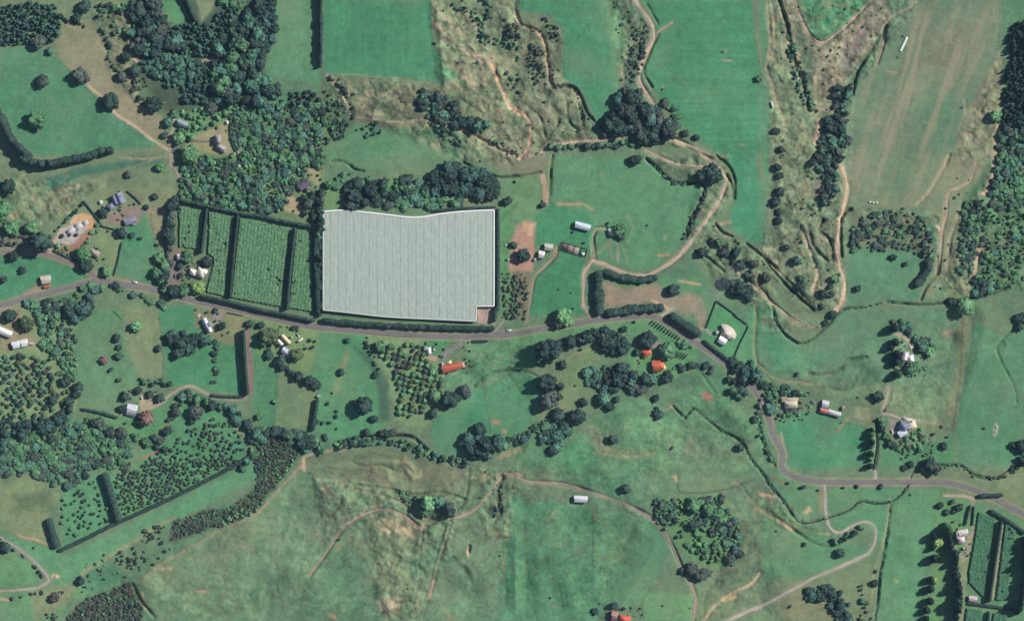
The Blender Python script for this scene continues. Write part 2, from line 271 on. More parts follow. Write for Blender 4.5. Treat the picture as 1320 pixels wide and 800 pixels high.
# --- worn and bare strips, banks, gullies (cut carves the relief)
for s, c, wd, f, a, cut in tuple((q, (52, 70, 56), 1.8, 1.4, .85, -1.6) for q in ('D4 0,60 60,150 110,210 150,270 210,320 330,295 430,260 490,215 560,225 640,215 690,180 725,135', 'D4 640,220 620,400 590,560 575,700 560,820', 'C3 790,490 850,545 890,500 930,530 1030,610 1120,660 1160,720 D3 1170,0 1240,90 1295,170', 'C4 60,0 90,100 200,182 330,92 400,20 500,5', 'B4 620,722 800,735 950,715 1100,690 1220,652', 'B3 0,104 60,98 140,84', 'B3 200,0 192,60 188,110', 'D4 870,35 990,40 1040,80 1120,100 1160,100 1220,60 1290,30'))+(
 ('A1 430,420 500,480 570,560 660,620 740,680 830,740', (196, 172, 140), 3.5, 2, .8, 0), ('A1 640,130 640,250 690,310 790,280', PD, 3, 2, .8, 0), ('A1 1000,300 1060,290', D, 5, 2, .8, 0),
 ('A1 560,770 700,780 790,770 830,740', T, 3, 2, .7, 0), ('B1 230,200 560,90 780,15', (140, 138, 112), 2.5, 2, .7, 0),
 ('A2 880,120 960,200 1020,250 1150,300', (184, 158, 132), 6, 3, .7, 1.2), ('A2 900,60 1000,170 1090,280 1120,420', (172, 156, 128), 5, 2, .6, 1),
 ('A2 870,0 870,160 930,300 1060,420 1120,560', (150, 146, 116), 3, 2, .7, 0), ('A2 1000,340 1080,420', R, 3, 2, .7, 0),
 ('A2 1150,310 1190,400 1220,460 1240,520 1295,560', (204, 168, 138), 5, 2, .95, -1), ('A3 0,520 60,560 90,620 85,720 40,780', (190, 152, 124), 3.5, 2, .9, -1),
 ('A2 980,630 1100,680 1200,740 1295,770', (190, 160, 128), 3.5, 2, .85, -1.5), ('A2 490,575 620,590 720,600 830,585', (178, 152, 128), 3, 2, .8, 0),
 ('A2 340,365 480,370 600,380 760,390', (150, 146, 110), 1.5, 1, .7, 0), ('A2 480,430 640,560 560,660', K, 5, 5, .5, -.4),
 ('A3 20,60 40,120 130,160 160,220 175,330 190,400', D, 4, 2.5, .85, -1.5), ('A3 190,400 200,430 300,430 340,530 345,640', (160, 140, 118), 3, 2, .8, -2), ('A3 180,330 195,420 310,435 370,560 400,590', (48, 62, 50), 2, 1.5, .8, -2.5),
 ('A3 180,70 250,150 245,240 240,380', (132, 130, 98), 1.5, 1, .7, 0), ('A3 270,500 280,600 330,640 345,560 320,500', (92, 98, 80), 2, 1.5, .8, -1.5), ('A3 80,530 140,580 170,680 230,600', K, 1.8, 1.5, .8, -1.5),
 ('A3 600,190 560,280 540,350 540,430', (166, 150, 128), 2.5, 2, .7, 0), ('A3 660,20 720,120', (60, 96, 76), 1.5, 1, .8, -1), ('A3 720,170 670,280 650,360 690,430', (70, 66, 56), 1.4, 1, .8, -1.5),
 ('A3 800,700 900,730 1000,770 1060,770', (150, 130, 108), 3, 2, .8, 2), ('A3 1040,300 1080,300', D, 1.5, 1, .8, 0), ('A3 1250,0 1270,200 1250,330 1290,460', (168, 148, 122), 3, 2, .7, -.6), ('A3 1190,0 1200,160 1240,420', (142, 142, 112), 2.5, 2, .6, 0),
 ('A4 50,0 70,100 65,250 30,330 50,420 100,550 130,640', (160, 142, 118), 2.6, 1.6, .8, -.6), ('A4 90,0 130,120 150,250 200,380 240,520', (72, 86, 66), 3, 2.4, .8, -3), ('A4 130,0 150,130 180,280 210,390', (156, 140, 112), 2, 1.5, .8, .6),
 ('A4 620,130 510,300 470,370 455,470', (60, 76, 60), 2.2, 1.5, .8, -2.5), ('A4 270,370 270,470 262,540', PD, 4.5, 2, .9, 0), ('A4 350,340 360,420', PD, 3, 2, .5, 0), ('A4 295,590 270,700', PD, 4.5, 2, .8, 0), ('A4 600,0 500,160 420,300', (140, 122, 116), 6, 5, .5, 0),
 ('A4 1180,0 1180,220', T, 1.5, 1, .6, 0), ('A4 1000,490 1005,560', D, 3, 2, .7, 0), ('A4 620,352 670,358', (190, 130, 106), 1.6, 1.5, .9, 0), ('A4 930,740 900,800', (160, 150, 118), 3, 2, .6, 0),
 ('B4 930,0 880,100 830,180 770,240', (168, 148, 122), 3.5, 2, .85, -.8), ('B4 200,350 230,430 270,540 280,590 260,660', (180, 158, 128), 4, 3, .7, -1), ('B4 130,230 180,160 240,100 240,0', (164, 150, 118), 2.5, 2, .6, 0),
 ('B4 310,320 290,370 340,420 360,520', (70, 84, 66), 3, 2, .7, -2.5), ('B4 240,350 260,440 330,520', (88, 106, 80), 3, 2.5, .6, -2), ('B4 100,360 150,420 220,500 260,660', (146, 144, 114), 3, 3, .6, .8),
 ('B4 445,265 400,300 395,400 400,500', (40, 52, 44), 2.2, 1.5, .8, -2.5), ('B4 0,470 80,560 170,650 240,720', (156, 142, 112), 2.4, 1.6, .7, -1), ('B4 0,485 60,560 130,640 260,760', (70, 86, 68), 2, 1.6, .7, -2),
 ('B4 1000,230 960,330 930,430 920,560', (150, 142, 112), 4, 3, .6, -1), ('B4 870,350 895,385', PD, 3, 1.5, .8, 0), ('B4 850,470 870,500 870,580 820,640 790,710', (92, 84, 66), 1.6, 1.2, .8, -1.5),
 ('B3 400,500 470,440', T, 2.5, 2, .7, 0), ('B3 480,420 490,510', (150, 132, 118), 3, 2, .6, 0), ('B3 520,430 520,520', (170, 152, 130), 3, 2, .6, 0), ('B3 540,430 570,530', T, 1.5, 1, .6, 0), ('B3 560,300 590,360 560,430', (142, 146, 112), 3, 3, .5, .6),
 ('B3 150,100 160,150 165,230', (180, 150, 122), 7, 3, .8, 0), ('B3 190,110 185,200', (70, 62, 54), 2, 1.5, .8, -1), ('B3 220,235 290,240 350,240 400,270', (172, 156, 120), 3, 3, .7, 0), ('B3 720,495 770,490', (194, 142, 112), 3, 2.5, .8, 0),
 ('B3 200,490 220,450 220,500', (140, 120, 104), 5, 3, .7, 0), ('B3 820,620 920,630', (200, 160, 128), 3.5, 2, .8, 0), ('B3 690,715 770,755 730,790', (206, 166, 134), 3.5, 1.6, .9, 0), ('B3 1010,340 1070,330', (176, 142, 116), 4, 2.5, .7, 1),
 ('B3 1000,340 1030,380 1080,400', (70, 60, 50), 2, 1.6, .8, -2), ('B3 1060,470 1120,580 1200,650 1295,740', (168, 148, 124), 4, 3, .7, -1), ('B3 900,470 960,500 1040,570', (56, 66, 54), 2, 1.6, .8, -2), ('B3 1150,440 1220,490 1295,550', (62, 76, 60), 1.8, 1.5, .8, -2),
 ('B3 1050,100 1080,150 1090,210', (70, 78, 60), 3, 2, .7, -2), ('B3 1000,0 1060,50 1090,120 1095,210', (60, 72, 56), 1.4, 1, .8, -2), ('B3 660,20 760,110 830,140 930,140 940,190 900,290 870,340 855,410', (52, 68, 54), 2.6, 2, .8, -2.5),
 ('B3 1210,0 1260,230 1290,420', (132, 146, 110), 4, 4, .5, 0), ('B2 370,30 430,30 480,70 525,80', (50, 62, 50), 1.8, 1.4, .8, -1.8), ('B2 1020,40 1100,80 1190,110 1295,105', (56, 62, 52), 2, 1.5, .8, -1.8), ('B2 1200,320 1290,230', (76, 118, 80), 3, 3, .6, 0),
 ('C1 520,10 600,100 620,190 690,330', (140, 146, 110), 1, .8, .6, 0), ('C1 800,130 810,380', (96, 126, 88), 1, .8, .5, 0), ('C1 700,510 760,490 800,470', (180, 158, 130), 3, 1.5, .9, 0), ('C1 860,430 840,540 770,630', (150, 148, 112), 2, 1.5, .7, 0),
 ('C1 0,640 60,625 140,600', (70, 84, 80), 3, 1.5, .8, -1), ('C1 20,500 60,430 110,330 190,230', (148, 146, 108), 2.5, 2, .5, 0), ('C1 680,750 780,710', (150, 104, 84), 3.5, 2, .8, 0), ('C1 1160,600 1230,680', (164, 142, 118), 4, 3, .7, 0), ('C1 510,680 560,760', K, 1.5, 1, .7, -1),
 ('C2 1070,390 1130,340 1200,320 1295,315', (70, 112, 84), 3, 2, .7, -1.5), ('C2 930,370 1110,270 1130,255 1295,290', (78, 118, 86), 1.4, 1.2, .6, -.6), ('C2 930,330 925,400', (60, 80, 60), 1, .8, .7, 0), ('C2 1145,400 1155,620', (80, 120, 90), .8, .8, .5, 0),
 ('C2 230,790 240,740 330,710 430,700', (178, 148, 122), 3.5, 2, .8, 0), ('C2 680,760 720,750 760,790', (160, 152, 112), 4, 4, .7, .8), ('C2 390,670 520,640 650,635 760,640 830,700 900,745 950,765', (60, 72, 62), 3, 2, .8, -2),
 ('C2 1170,565 1190,570', (178, 130, 112), 6, 3, .7, 0), ('C2 1220,610 1222,614', (180, 130, 110), 6, 3, .6, 0), ('C2 1200,740 1295,700', (170, 150, 118), 6, 4, .6, 0),
 ('C3 0,315 80,320 130,350', (78, 108, 80), 2.4, 2, .7, -1), ('C3 950,430 970,450', (176, 110, 92), 8, 3, .8, 0), ('C3 620,250 600,320', (150, 140, 118), 2, 1, .8, 0), ('C3 250,270 320,230 410,200', (148, 148, 108), 3, 3, .5, 0), ('C3 760,500 800,490', (160, 130, 106), 5, 4, .6, 0),
 ('C3 930,330 970,380 1000,420', (70, 100, 76), 3, 3, .6, -.5), ('C3 820,340 900,320 960,360', (112, 138, 98), 3, 3, .5, 0), ('C3 400,715 600,730 700,710', (150, 140, 108), 2.2, 2, .6, -.6), ('C3 690,560 680,790', (92, 126, 92), .9, .8, .5, 0),
 ('C3 260,640 400,590 440,680 470,720', (140, 138, 108), 3, 3, .5, .5), ('C3 1195,0 1195,250 1240,330 1295,400', (146, 140, 108), 3, 2.4, .7, -.6), ('C3 1100,350 1170,400 1200,450', (158, 142, 122), 3, 2, .7, 0), ('C3 1240,470 1215,560 1240,680 1290,780', (50, 62, 52), 3, 2, .8, -1.5), ('C3 880,650 860,720', (150, 130, 108), 3, 3, .5, 0),
 ('C4 0,290 80,350 200,370 300,380', (140, 136, 110), 3, 2.5, .7, -.8), ('C4 240,330 330,330 400,300 420,270 520,250', (70, 92, 70), 3, 3, .55, -1.5), ('C4 300,400 420,410 470,350', (94, 112, 84), 5, 5, .5, -1), ('C4 540,100 470,200 430,260', (84, 118, 90), 2, 2, .4, 0),
 ('C4 665,130 730,165 745,190', (172, 150, 132), 4, 1.6, .9, 0), ('C4 690,140 660,210', (160, 146, 124), 2, 1, .8, 0), ('C4 800,255 850,240', D, 3, 2, .7, 0), ('C4 380,610 440,540', (158, 134, 104), 3, 2, .8, 0), ('C4 620,400 640,400', T, 7, 3, .6, 0),
 ('C4 650,390 640,460 615,500', (70, 98, 72), 1, .8, .7, 0), ('C4 990,100 985,330 950,600', (96, 122, 90), 1, .8, .6, 0), ('C4 780,560 940,590', (146, 142, 108), 3, 3, .7, 0), ('C4 560,570 555,700 545,800', (112, 160, 100), 3.5, 1, .8, 0), ('C4 575,560 575,700 565,800', (60, 68, 52), 2, 1, .9, -.8),
 ('C4 1260,100 1210,140 1165,190 1170,240 1250,400 1260,470', (66, 104, 80), 1.6, 1.2, .8, -1), ('C4 1190,170 1200,190', (70, 84, 66), 5, 3, .8, 0), ('C4 1160,580 1150,630', (172, 168, 148), 5, 3, .8, 0), ('C4 1050,200 1075,320', (74, 116, 88), 1, 1, .5, 0), ('C4 700,20 790,110 850,180', (124, 134, 104), 2, 2, .5, 0), ('C4 100,620 130,740', (190, 166, 134), 2.2, 1.5, .7, 0),
 ('D1 90,380 170,400 260,435', (168, 144, 116), 4, 2.5, .7, 0), ('D1 40,370 260,440', (110, 116, 86), 1, .8, .8, 0), ('D1 400,570 520,490 640,420 780,330 860,290', (150, 146, 108), 4, 3, .7, 0), ('D1 265,580 285,580', (206, 168, 138), 5, 2.5, .9, 0), ('D1 0,690 60,700', (198, 152, 124), 4, 2, .7, 0),
 ('D1 650,620 690,700 760,780', (120, 124, 96), 3, 2.5, .6, -1.5), ('D1 700,660 715,740', (196, 156, 120), 3, 2, .6, 0), ('D1 960,655 1020,655', (184, 138, 112), 3, 2, .6, 0), ('D1 800,545 840,540', D, 4, 3, .6, 0), ('D1 1185,430 1240,450', T, 5, 5, .6, 0), ('D1 1295,240 1200,305 1100,345 950,430 820,500 700,590', (150, 130, 106), 2.6, 2.4, .8, .6),
 ('D2 240,20 200,60 100,170 0,280', (156, 126, 104), 2.4, 1.5, .85, 0), ('D2 235,0 240,60', (206, 180, 146), 3, 2, .7, 0), ('D2 480,20 540,40 610,35 680,60 700,40', (78, 92, 72), 3, 3, .6, -.8), ('D2 730,15 760,50 800,90 770,95 740,60', (146, 154, 114), 9, 8, .6, 2.2), ('D2 580,60 640,70 650,95', (136, 150, 108), 8, 7, .6, 1.6),
 ('D2 400,120 500,150', (134, 132, 100), 3, 3, .6, 0), ('D2 420,190 400,250 360,290', (92, 82, 66), 3, 3, .7, -1), ('D2 480,150 620,185 720,225 800,290 860,300', (136, 118, 100), 3, 2, .7, -1), ('D2 500,135 640,150 760,180 900,170 1020,200', (108, 116, 88), 2.4, 2, .7, -1.4),
 ('D2 820,350 800,500 800,600 760,760', (110, 134, 98), 1.6, 1.4, .5, -.5), ('D2 835,360 815,520 825,620 790,720', (146, 150, 116), 2, 2, .5, 0), ('D2 960,320 900,500 870,620 850,690', (152, 144, 116), 2.6, 2, .75, -.6), ('D2 930,340 880,500 850,640', (74, 98, 74), 2, 2, .6, -.8), ('D2 870,610 850,690', (196, 154, 130), 4, 2, .8, 0), ('D2 850,690 820,780', (70, 84, 62), 1.8, 1.4, .7, -1), ('D2 1045,0 1045,90 1035,180 1010,250', (62, 84, 64), 1.5, 1, .8, -.8), ('D2 1050,100 1200,80 1290,80', (160, 150, 114), 3, 3, .6, 0), ('D2 1210,90 1190,160 1200,260', (66, 74, 56), 5, 4, .8, -2.5), ('D2 1230,380 1210,560', (100, 134, 98), 1.4, 1, .6, 0), ('D2 1140,340 1220,390 1240,250', (146, 146, 106), 3, 3, .6, 0), ('D2 1215,500 1220,560', (158, 140, 110), 3, 3, .6, 0),
 ('D2 1045,440 1040,480', (200, 160, 132), 3, 2, .9, 0), ('D2 1048,430 1046,460', (60, 50, 44), 2, 1.2, .8, -1.5), ('D2 960,500 1010,540 1050,600', (76, 104, 82), 9, 7, .5, -1.2), ('D2 370,770 385,780', (196, 148, 124), 5, 4, .8, 0), ('D2 400,430 420,450', (150, 122, 98), 4, 4, .6, 0), ('D2 720,340 745,375', (220, 190, 146), 4, 3, .9, 0), ('D2 620,340 650,360', (214, 190, 148), 4, 4, .8, 0), ('D2 740,540 730,640', (146, 142, 106), 3, 3, .5, 0), ('D2 640,560 700,580', T, 3, 3, .6, 0), ('D2 940,760 960,790', (148, 132, 98), 5, 5, .6, 0), ('D2 170,330 130,440 80,520 10,700', (122, 150, 112), 4, 5, .4, .5), ('D2 575,420 590,560 578,700', (92, 128, 96), 3, 3, .4, -.4), ('D2 450,380 500,440 560,420', (128, 142, 110), 7, 9, .5, 0),
 ('D3 400,260 400,700', (76, 112, 82), .9, .8, .6, 0), ('D3 820,95 830,165 1020,160 1200,100', (68, 92, 68), 1.3, 1, .8, 0), ('D3 800,90 808,110', D, 4, 3, .8, 0), ('D3 1100,120 1110,130', D, 4, 3, .7, 0), ('D3 240,310 320,370 400,365', (84, 112, 84), 1.2, 1.2, .5, 0), ('D3 210,260 180,310', (150, 142, 108), 3, 3, .6, 0), ('D3 395,250 410,300', (130, 104, 90), 4, 3, .6, 0), ('D3 650,790 640,720 680,630', (72, 90, 66), 1.3, 1, .7, 0), ('D3 0,215 280,220 420,235 500,245', (104, 156, 118), 1, 1, .8, 0),
 ('D3 1040,180 1100,260 1140,350 1150,430 1110,520 1030,560', (138, 140, 98), 2.6, 2, .7, 0), ('D3 1160,370 1200,460 1190,560', (84, 112, 84), 8, 9, .5, -.3), ('D3 1130,140 1200,230 1290,300', (128, 136, 100), 2, 2, .6, -.8), ('D3 1230,180 1290,190', (196, 160, 134), 3, 2, .8, 0), ('D3 1200,250 1280,300', (160, 128, 104), 3.5, 3, .6, 0),
 ('D3 940,800 1000,720 1080,665 1170,620 1200,590 1215,565', (190, 160, 128), 3.5, 2, .85, -.8), ('D3 1040,690 1090,680', (216, 180, 132), 6, 4, .8, 0), ('D3 940,790 950,680 1000,600', (76, 104, 78), 3, 3, .5, -1),
 ('D4 0,180 60,190', (200, 160, 134), 3.5, 2, .8, 0), ('D4 60,90 120,130', (150, 124, 102), 4, 3, .6, 0), ('D4 0,240 100,310 160,350 230,400 300,430 350,425', (104, 118, 86), 3, 2, .7, -1.2), ('D4 20,250 130,310 230,360 340,375', (146, 148, 108), 3, 2, .7, 0), ('D4 90,310 150,350', (196, 158, 128), 3.5, 2, .8, 0),
 ('D4 640,190 620,330 590,460 560,560 550,700', (150, 152, 112), 3, 2, .7, 0), ('D4 290,160 300,260', (160, 138, 110), 6, 4, .6, 0), ('D4 900,185 1010,190 1050,200', D, 3, 1.5, .85, 0), ('D4 240,780 290,740 350,750 370,790', (96, 126, 90), 3, 2.5, .7, 1), ('D4 905,150 900,185', (80, 106, 78), .8, .8, .8, 0), ('D4 660,600 675,605', (170, 160, 120), 3, 3, .7, 0), ('D4 945,400 980,480 1010,490', (160, 146, 124), 2.5, 1.5, .8, 0), ('D4 1040,330 1050,360 1030,400 1015,470', (152, 136, 120), 5, 2, .85, 0)):
    stroke(s, c, wd, f, a, cut)
blob('A3 1050,100,9 1050,255,10 1055,365,11 740,435,7 1130,710,8 D2 220,170,8 80,500,6 590,515,6 300,370,10 D3 97,207,6 240,155,5 215,725,7 70,830,5 240,205,5 705,605,7 430,300,6 B1 110,100,12 165,205,16 330,220,14 320,105,9 500,132,9 B3 440,90,7 755,403,9 230,238,8 330,232,10 C1 510,265,10 C2 905,360,8 C3 785,690,10 A4 320,50,8 815,775,5 D4 1040,215,9', (166, 142, 120), 4, .7)
# rough pasture mottling and drought tone
ROUGH_ZONES = ['A2 860,0 1295,0 1295,800 1000,800 700,640 330,500 340,380 900,400', 'A3 0,80 240,160 240,390 400,590 400,700 150,760 0,800', 'A3 500,0 600,0 690,150 620,400 540,430', 'A4 40,0 780,0 450,480 420,800 60,800', 'B4 60,0 420,0 400,760 250,760 0,600 0,470 60,300', 'B4 440,260 880,300 890,600 1150,0 1295,0 1295,640 900,700 860,520', 'A4 1180,250 1160,800 930,800', 'B3 880,400 1000,340 1295,560 1295,800 980,600', 'B3 640,0 1000,0 1090,120 1050,250 900,420 850,420 930,150', 'C4 0,0 60,0 300,100 0,120', 'D2 300,100 1030,200 1000,320 860,700 780,800 600,800 570,300 330,400', 'D2 1100,60 1295,80 1230,400 1100,360', 'D4 0,180 360,380 0,300', 'B1 0,100 230,120 500,150 300,300 0,460', 'A1 460,60 660,60 660,480 560,400']
for s in ROUGH_ZONES: relief(s, 1.0, 6, 'r')
for s in ('C2 180,800 560,680 1050,790 1295,700 1295,800', 'D2 0,280 190,60 560,0 1295,0 1295,800 0,800', 'D1 1295,240 820,500 660,610 760,800 1295,800', 'C3 300,600 680,440 1050,340 1295,790 0,800', 'D3 0,0 700,0 700,300 420,800 0,800', 'C2 1030,180 1295,150 1295,400 930,400', 'D3 1030,180 1295,100 1295,800 900,800', 'C4 0,300 500,250 960,60 1040,60 900,600'): relief(s, 1.0, 18, 'h')
n1 = fbm(X, Y, 9, 3, 1); n2 = fbm(X, Y, 40, 4, 2); n3 = fbm(X, Y, 3.6, 2, 6)
n4 = fbm(WX*1.0, WY*1.0, 2.6, 2, 0); veg = np.clip(ROUGH+.4*HILL+.15, 0, 1)
COL *= (1+0.15*n2+(0.09+0.42*veg)*n1+(0.08+0.34*veg)*n3+(.05+.26*veg)*n4)[..., None]
hue = fbm(X, Y, 24, 4, 6)*(.07+.09*veg)+fbm(X, Y, 5, 2, 1)*(.04+.09*veg)
COL *= np.stack([1+hue, 1-.15*hue, 1+.25*hue], -1)
crs = np.clip(1-np.abs(fbm(WX, WY, 38, 3, 5))/.05, 0, 1)*np.clip(fbm(X, Y, 60, 2, 3)*3+.6, 0, 1)*np.clip(ROUGH+.35*HILL, 0, 1)
crs2 = np.clip(1-np.abs(fbm(WX+90, WY, 27, 3, 2))/.07, 0, 1)*np.clip(fbm(X+40, Y, 50, 2, 6)*3+.5, 0, 1)*np.clip(ROUGH+.3*HILL, 0, 1)
COL = COL*(1-.55*crs[..., None])+np.array(lin((66, 84, 66)))*.55*crs[..., None]
COL = COL*(1-.50*crs2[..., None])+np.array(lin((160, 152, 122)))*.45*crs2[..., None]
dry = np.clip(fbm(X*0.8, Y*1.2, 55, 5, 7)*1.4, 0, 1)[..., None]*0.30*(0.7+.2*ROUGH[..., None])
COL = COL*(1-dry)+np.array(lin((150, 146, 114)))*dry
wet = np.clip(fbm(X, Y, 70, 4, 4)*1.5, 0, 1)[..., None]*0.22
COL = COL*(1-wet)+np.array(lin((72, 132, 98)))*wet
w_, m_ = pmask(P('A4 700,40 1150,40 1080,330 960,560 900,800 B4 760,220 620,230 450,200 A4 440,600 520,380'), 20)
sk_ = np.clip(fbm(((X*.95+Y*.30)*1.0)[w_], ((Y*.95-X*.30)*.10)[w_], 9, 3, 2)*2.6+.05, 0, 1)*m_*.5
COL[w_] = COL[w_]*(1-sk_[..., None])+np.array(lin((158, 150, 124)))*sk_[..., None]
w_, m_ = pmask(P('A3 700,40 1180,0 1230,700 1050,790 700,430'), 10)
sk_ = (vn(X/60, Y/2.2, 3)-.5)[w_]*m_*.16; COL[w_] *= (1+sk_)[..., None]
w_, m_ = pmask(P('A2 345,5 855,0 900,390 345,365'), 10)
sk_ = (vn(X/2.4, Y/70, 5)-.5)[w_]*m_*.16; COL[w_] *= (1+sk_)[..., None]
# faint drag lines, mowing and grazing lanes across the paddocks
st = (vn((X*0.12+Y*0.02)/3.2, (Y-.1*X)/3.2, 3)-.5)+(vn((X+.15*Y)/3.0, Y*0.06/3.0, 5)-.5)
COL *= (1+0.07*st)[..., None]
rid = 1-np.abs(fbm(WX, WY, 34, 4, 5))*2.2
HT = base_h(X, Y)+15*HILL*fbm(X, Y, 150, 4, 1)+ROUGH*(3.0*fbm(X, Y, 60, 3, 2)+2.0*rid+0.8*fbm(X, Y, 8, 2, 3))+CUT-.9*crs+0.05*fbm(X, Y, 5, 2, 0)
HT = HT+HILL*(5.2*fbm(X, Y, 84, 3, 6)+1.7*fbm(X, Y, 46, 3, 3)+.45*fbm(X, Y, 15, 3, 1))+ROUGH*1.7*fbm(WX, WY, 15, 3, 6)+.35*np.clip(ROUGH+.4*HILL, 0, 1)*fbm(WX, WY, 4.5, 2, 1)
# stock tracks following the contours of the rough slopes, and slips of bare clay on the steepest banks
gyy, gxx = np.gradient(HT, ST*MPP); slope = np.hypot(gxx, gyy)
ter = np.abs(((HT/1.5+.5*fbm(X, Y, 30, 3, 2)) % 1)-.5)*2
tm = np.clip((ter-.72)/.2, 0, 1)*np.clip((slope-.06)/.08, 0, 1)*np.clip(ROUGH+.45*HILL, 0, 1)*np.clip(.5+1.6*fbm(X, Y, 36, 3, 4), 0, 1)
HT = HT-.5*tm
COL = COL*(1-.38*tm[..., None])+np.array(lin((150, 138, 110)))*.38*tm[..., None]
slip = np.clip((fbm(WX, WY, 22, 5, 7)-.36)*6, 0, 1)*np.clip(ROUGH, 0, 1)*np.clip((slope-.07)/.06, 0, 1)
COL = COL*(1-.5*slip[..., None])+np.array(lin((164, 150, 122)))*.5*slip[..., None]
rush = np.clip((fbm(WX+50, WY, 13, 4, 3)-.22)*7, 0, 1)*np.clip(ROUGH+.12, 0, 1)
COL = COL*(1-.5*rush[..., None])+np.array(lin((70, 92, 72)))*.5*rush[..., None]
gm = np.clip((COL[..., 1]/(COL[..., 0]+1e-4)-.86)/.3, 0, 1)[..., None]
COL = COL*(np.array([1.06, .97, .97])*gm+np.array([1.10, 1.08, 1.12])*(1-gm))
COL = np.clip(COL, 0.015, 0.8)
def hgt(x, y):
    """height of the ground at a photograph pixel"""
    x = np.asarray(x, float); y = np.asarray(y, float)
    u = np.clip((x-gx[0])/ST, 0, NX-1.001); v = np.clip((y-gy[0])/ST, 0, NY-1.001)
    i = u.astype(int); j = v.astype(int); fu = u-i; fv = v-j
    return (HT[j, i]*(1-fu)+HT[j, i+1]*fu)*(1-fv)+(HT[j+1, i]*(1-fu)+HT[j+1, i+1]*fu)*fv
def W2(x, y, dz=0.0):
    """photograph pixel -> world point on the ground (map position, then the ground's own height)"""
    h = float(hgt(x, y)); k = 1-h/CAMH
    return Vector(((x-CX)*MPP*k, (CY-y)*MPP*k, h+dz))

# ---------------------------------------------------------------- materials
def mat(name, c, rough=0.85, var=0.0, scale=1.0, spec=0.2, metal=0.0, bump=0.0, attr=None, objvar=0.0, c2=None, trans=False):
    m = bpy.data.materials.new(name); m.use_nodes = True; n = m.node_tree.nodes; l = m.node_tree.links
    b = n['Principled BSDF']; b.inputs['Roughness'].default_value = rough; b.inputs['Metallic'].default_value = metal
    b.inputs['Specular IOR Level'].default_value = spec; b.inputs['Base Color'].default_value = (*c, 1)
    src = None
    if attr:
        a = n.new('ShaderNodeAttribute'); a.attribute_name = attr; src = a.outputs['Color']
    if var or bump or c2:
        g = n.new('ShaderNodeNewGeometry'); no = n.new('ShaderNodeTexNoise'); no.inputs['Scale'].default_value = scale; no.inputs['Detail'].default_value = 4
        l.new(g.outputs['Position'], no.inputs['Vector'])
        if c2:
            mx0 = n.new('ShaderNodeMix'); mx0.data_type = 'RGBA'; mx0.inputs['A'].default_value = (*c, 1); mx0.inputs['B'].default_value = (*c2, 1)
            mr0 = n.new('ShaderNodeMapRange'); mr0.inputs['From Min'].default_value = 0.4; mr0.inputs['From Max'].default_value = 0.6
            l.new(no.outputs['Fac'], mr0.inputs['Value']); l.new(mr0.outputs['Result'], mx0.inputs['Factor']); src = mx0.outputs['Result']
        if var:
            mr = n.new('ShaderNodeMapRange'); mr.inputs['From Min'].default_value = 0.3; mr.inputs['From Max'].default_value = 0.7
            mr.inputs['To Min'].default_value = 1-var; mr.inputs['To Max'].default_value = 1+var; l.new(no.outputs['Fac'], mr.inputs['Value'])
            vm = n.new('ShaderNodeVectorMath'); vm.operation = 'SCALE'
            if src: l.new(src, vm.inputs[0])
            else: vm.inputs[0].default_value = c
            l.new(mr.outputs['Result'], vm.inputs['Scale']); src = vm.outputs[0]
        if bump:
            bp = n.new('ShaderNodeBump'); bp.inputs['Strength'].default_value = 1; bp.inputs['Distance'].default_value = bump
            l.new(no.outputs['Fac'], bp.inputs['Height']); l.new(bp.outputs[0], b.inputs['Normal'])
    if objvar:
        oi = n.new('ShaderNodeObjectInfo'); mr = n.new('ShaderNodeMapRange'); mr.inputs['To Min'].default_value = 1-objvar; mr.inputs['To Max'].default_value = 1+objvar
        l.new(oi.outputs['Random'], mr.inputs['Value']); vm = n.new('ShaderNodeVectorMath'); vm.operation = 'SCALE'
        if src: l.new(src, vm.inputs[0])
        else: vm.inputs[0].default_value = c
        l.new(mr.outputs['Result'], vm.inputs['Scale']); src = vm.outputs[0]
    if src: l.new(src, b.inputs['Base Color'])
    return m
MG = mat('grass_and_earth', (.1, .2, .1), 0.95, var=0.16, scale=0.9, bump=0.25, attr='cover', spec=0.05)
MROAD = mat('chip_seal', (.17, .145, .15), 0.9, var=0.12, scale=0.35, attr='wear', spec=0.1)
MDIRT = mat('track_dirt', (.42, .31, .23), 0.95, var=0.16, scale=0.4, attr='wear', bump=0.15, spec=0.05)
MWATER = mat('stream_water', (.012, .022, .02), 0.45, spec=0.3)

def link(o, parent=None):
    C.objects.link(o)
    if parent is not None: o.parent = parent
    return o
def mesh(name, v, f, m=None, smooth_=False):
    me = bpy.data.meshes.new(name)
    v = np.asarray(v, np.float32)
    me.vertices.add(len(v)); me.vertices.foreach_set('co', v.ravel())
    if isinstance(f, np.ndarray): k = np.full(len(f), f.shape[1]); idx = f.ravel()
    else: k = np.array([len(q) for q in f]); idx = np.array([i for q in f for i in q])
    me.loops.add(len(idx)); me.loops.foreach_set('vertex_index', idx.astype(np.int32))
    me.polygons.add(len(k)); me.polygons.foreach_set('loop_start', np.concatenate([[0], np.cumsum(k)[:-1]]).astype(np.int32))

    if smooth_: me.polygons.foreach_set('use_smooth', np.ones(len(k), bool))
    me.update(calc_edges=True); me.validate()
    if m: me.materials.append(m)
    return me
def ob(name, me, parent=None, loc=(0, 0, 0), rz=0.0, sc=None):
    o = bpy.data.objects.new(name, me); o.location = loc; o.rotation_euler = (0, 0, rz)
    if sc: o.scale = sc
    return link(o, parent)
def tag(o, label=None, cat=None, group=None, kind=None):
    if label: o['label'] = label
    if cat: o['category'] = cat
    if group: o['group'] = group
    if kind: o['kind'] = kind
    return o
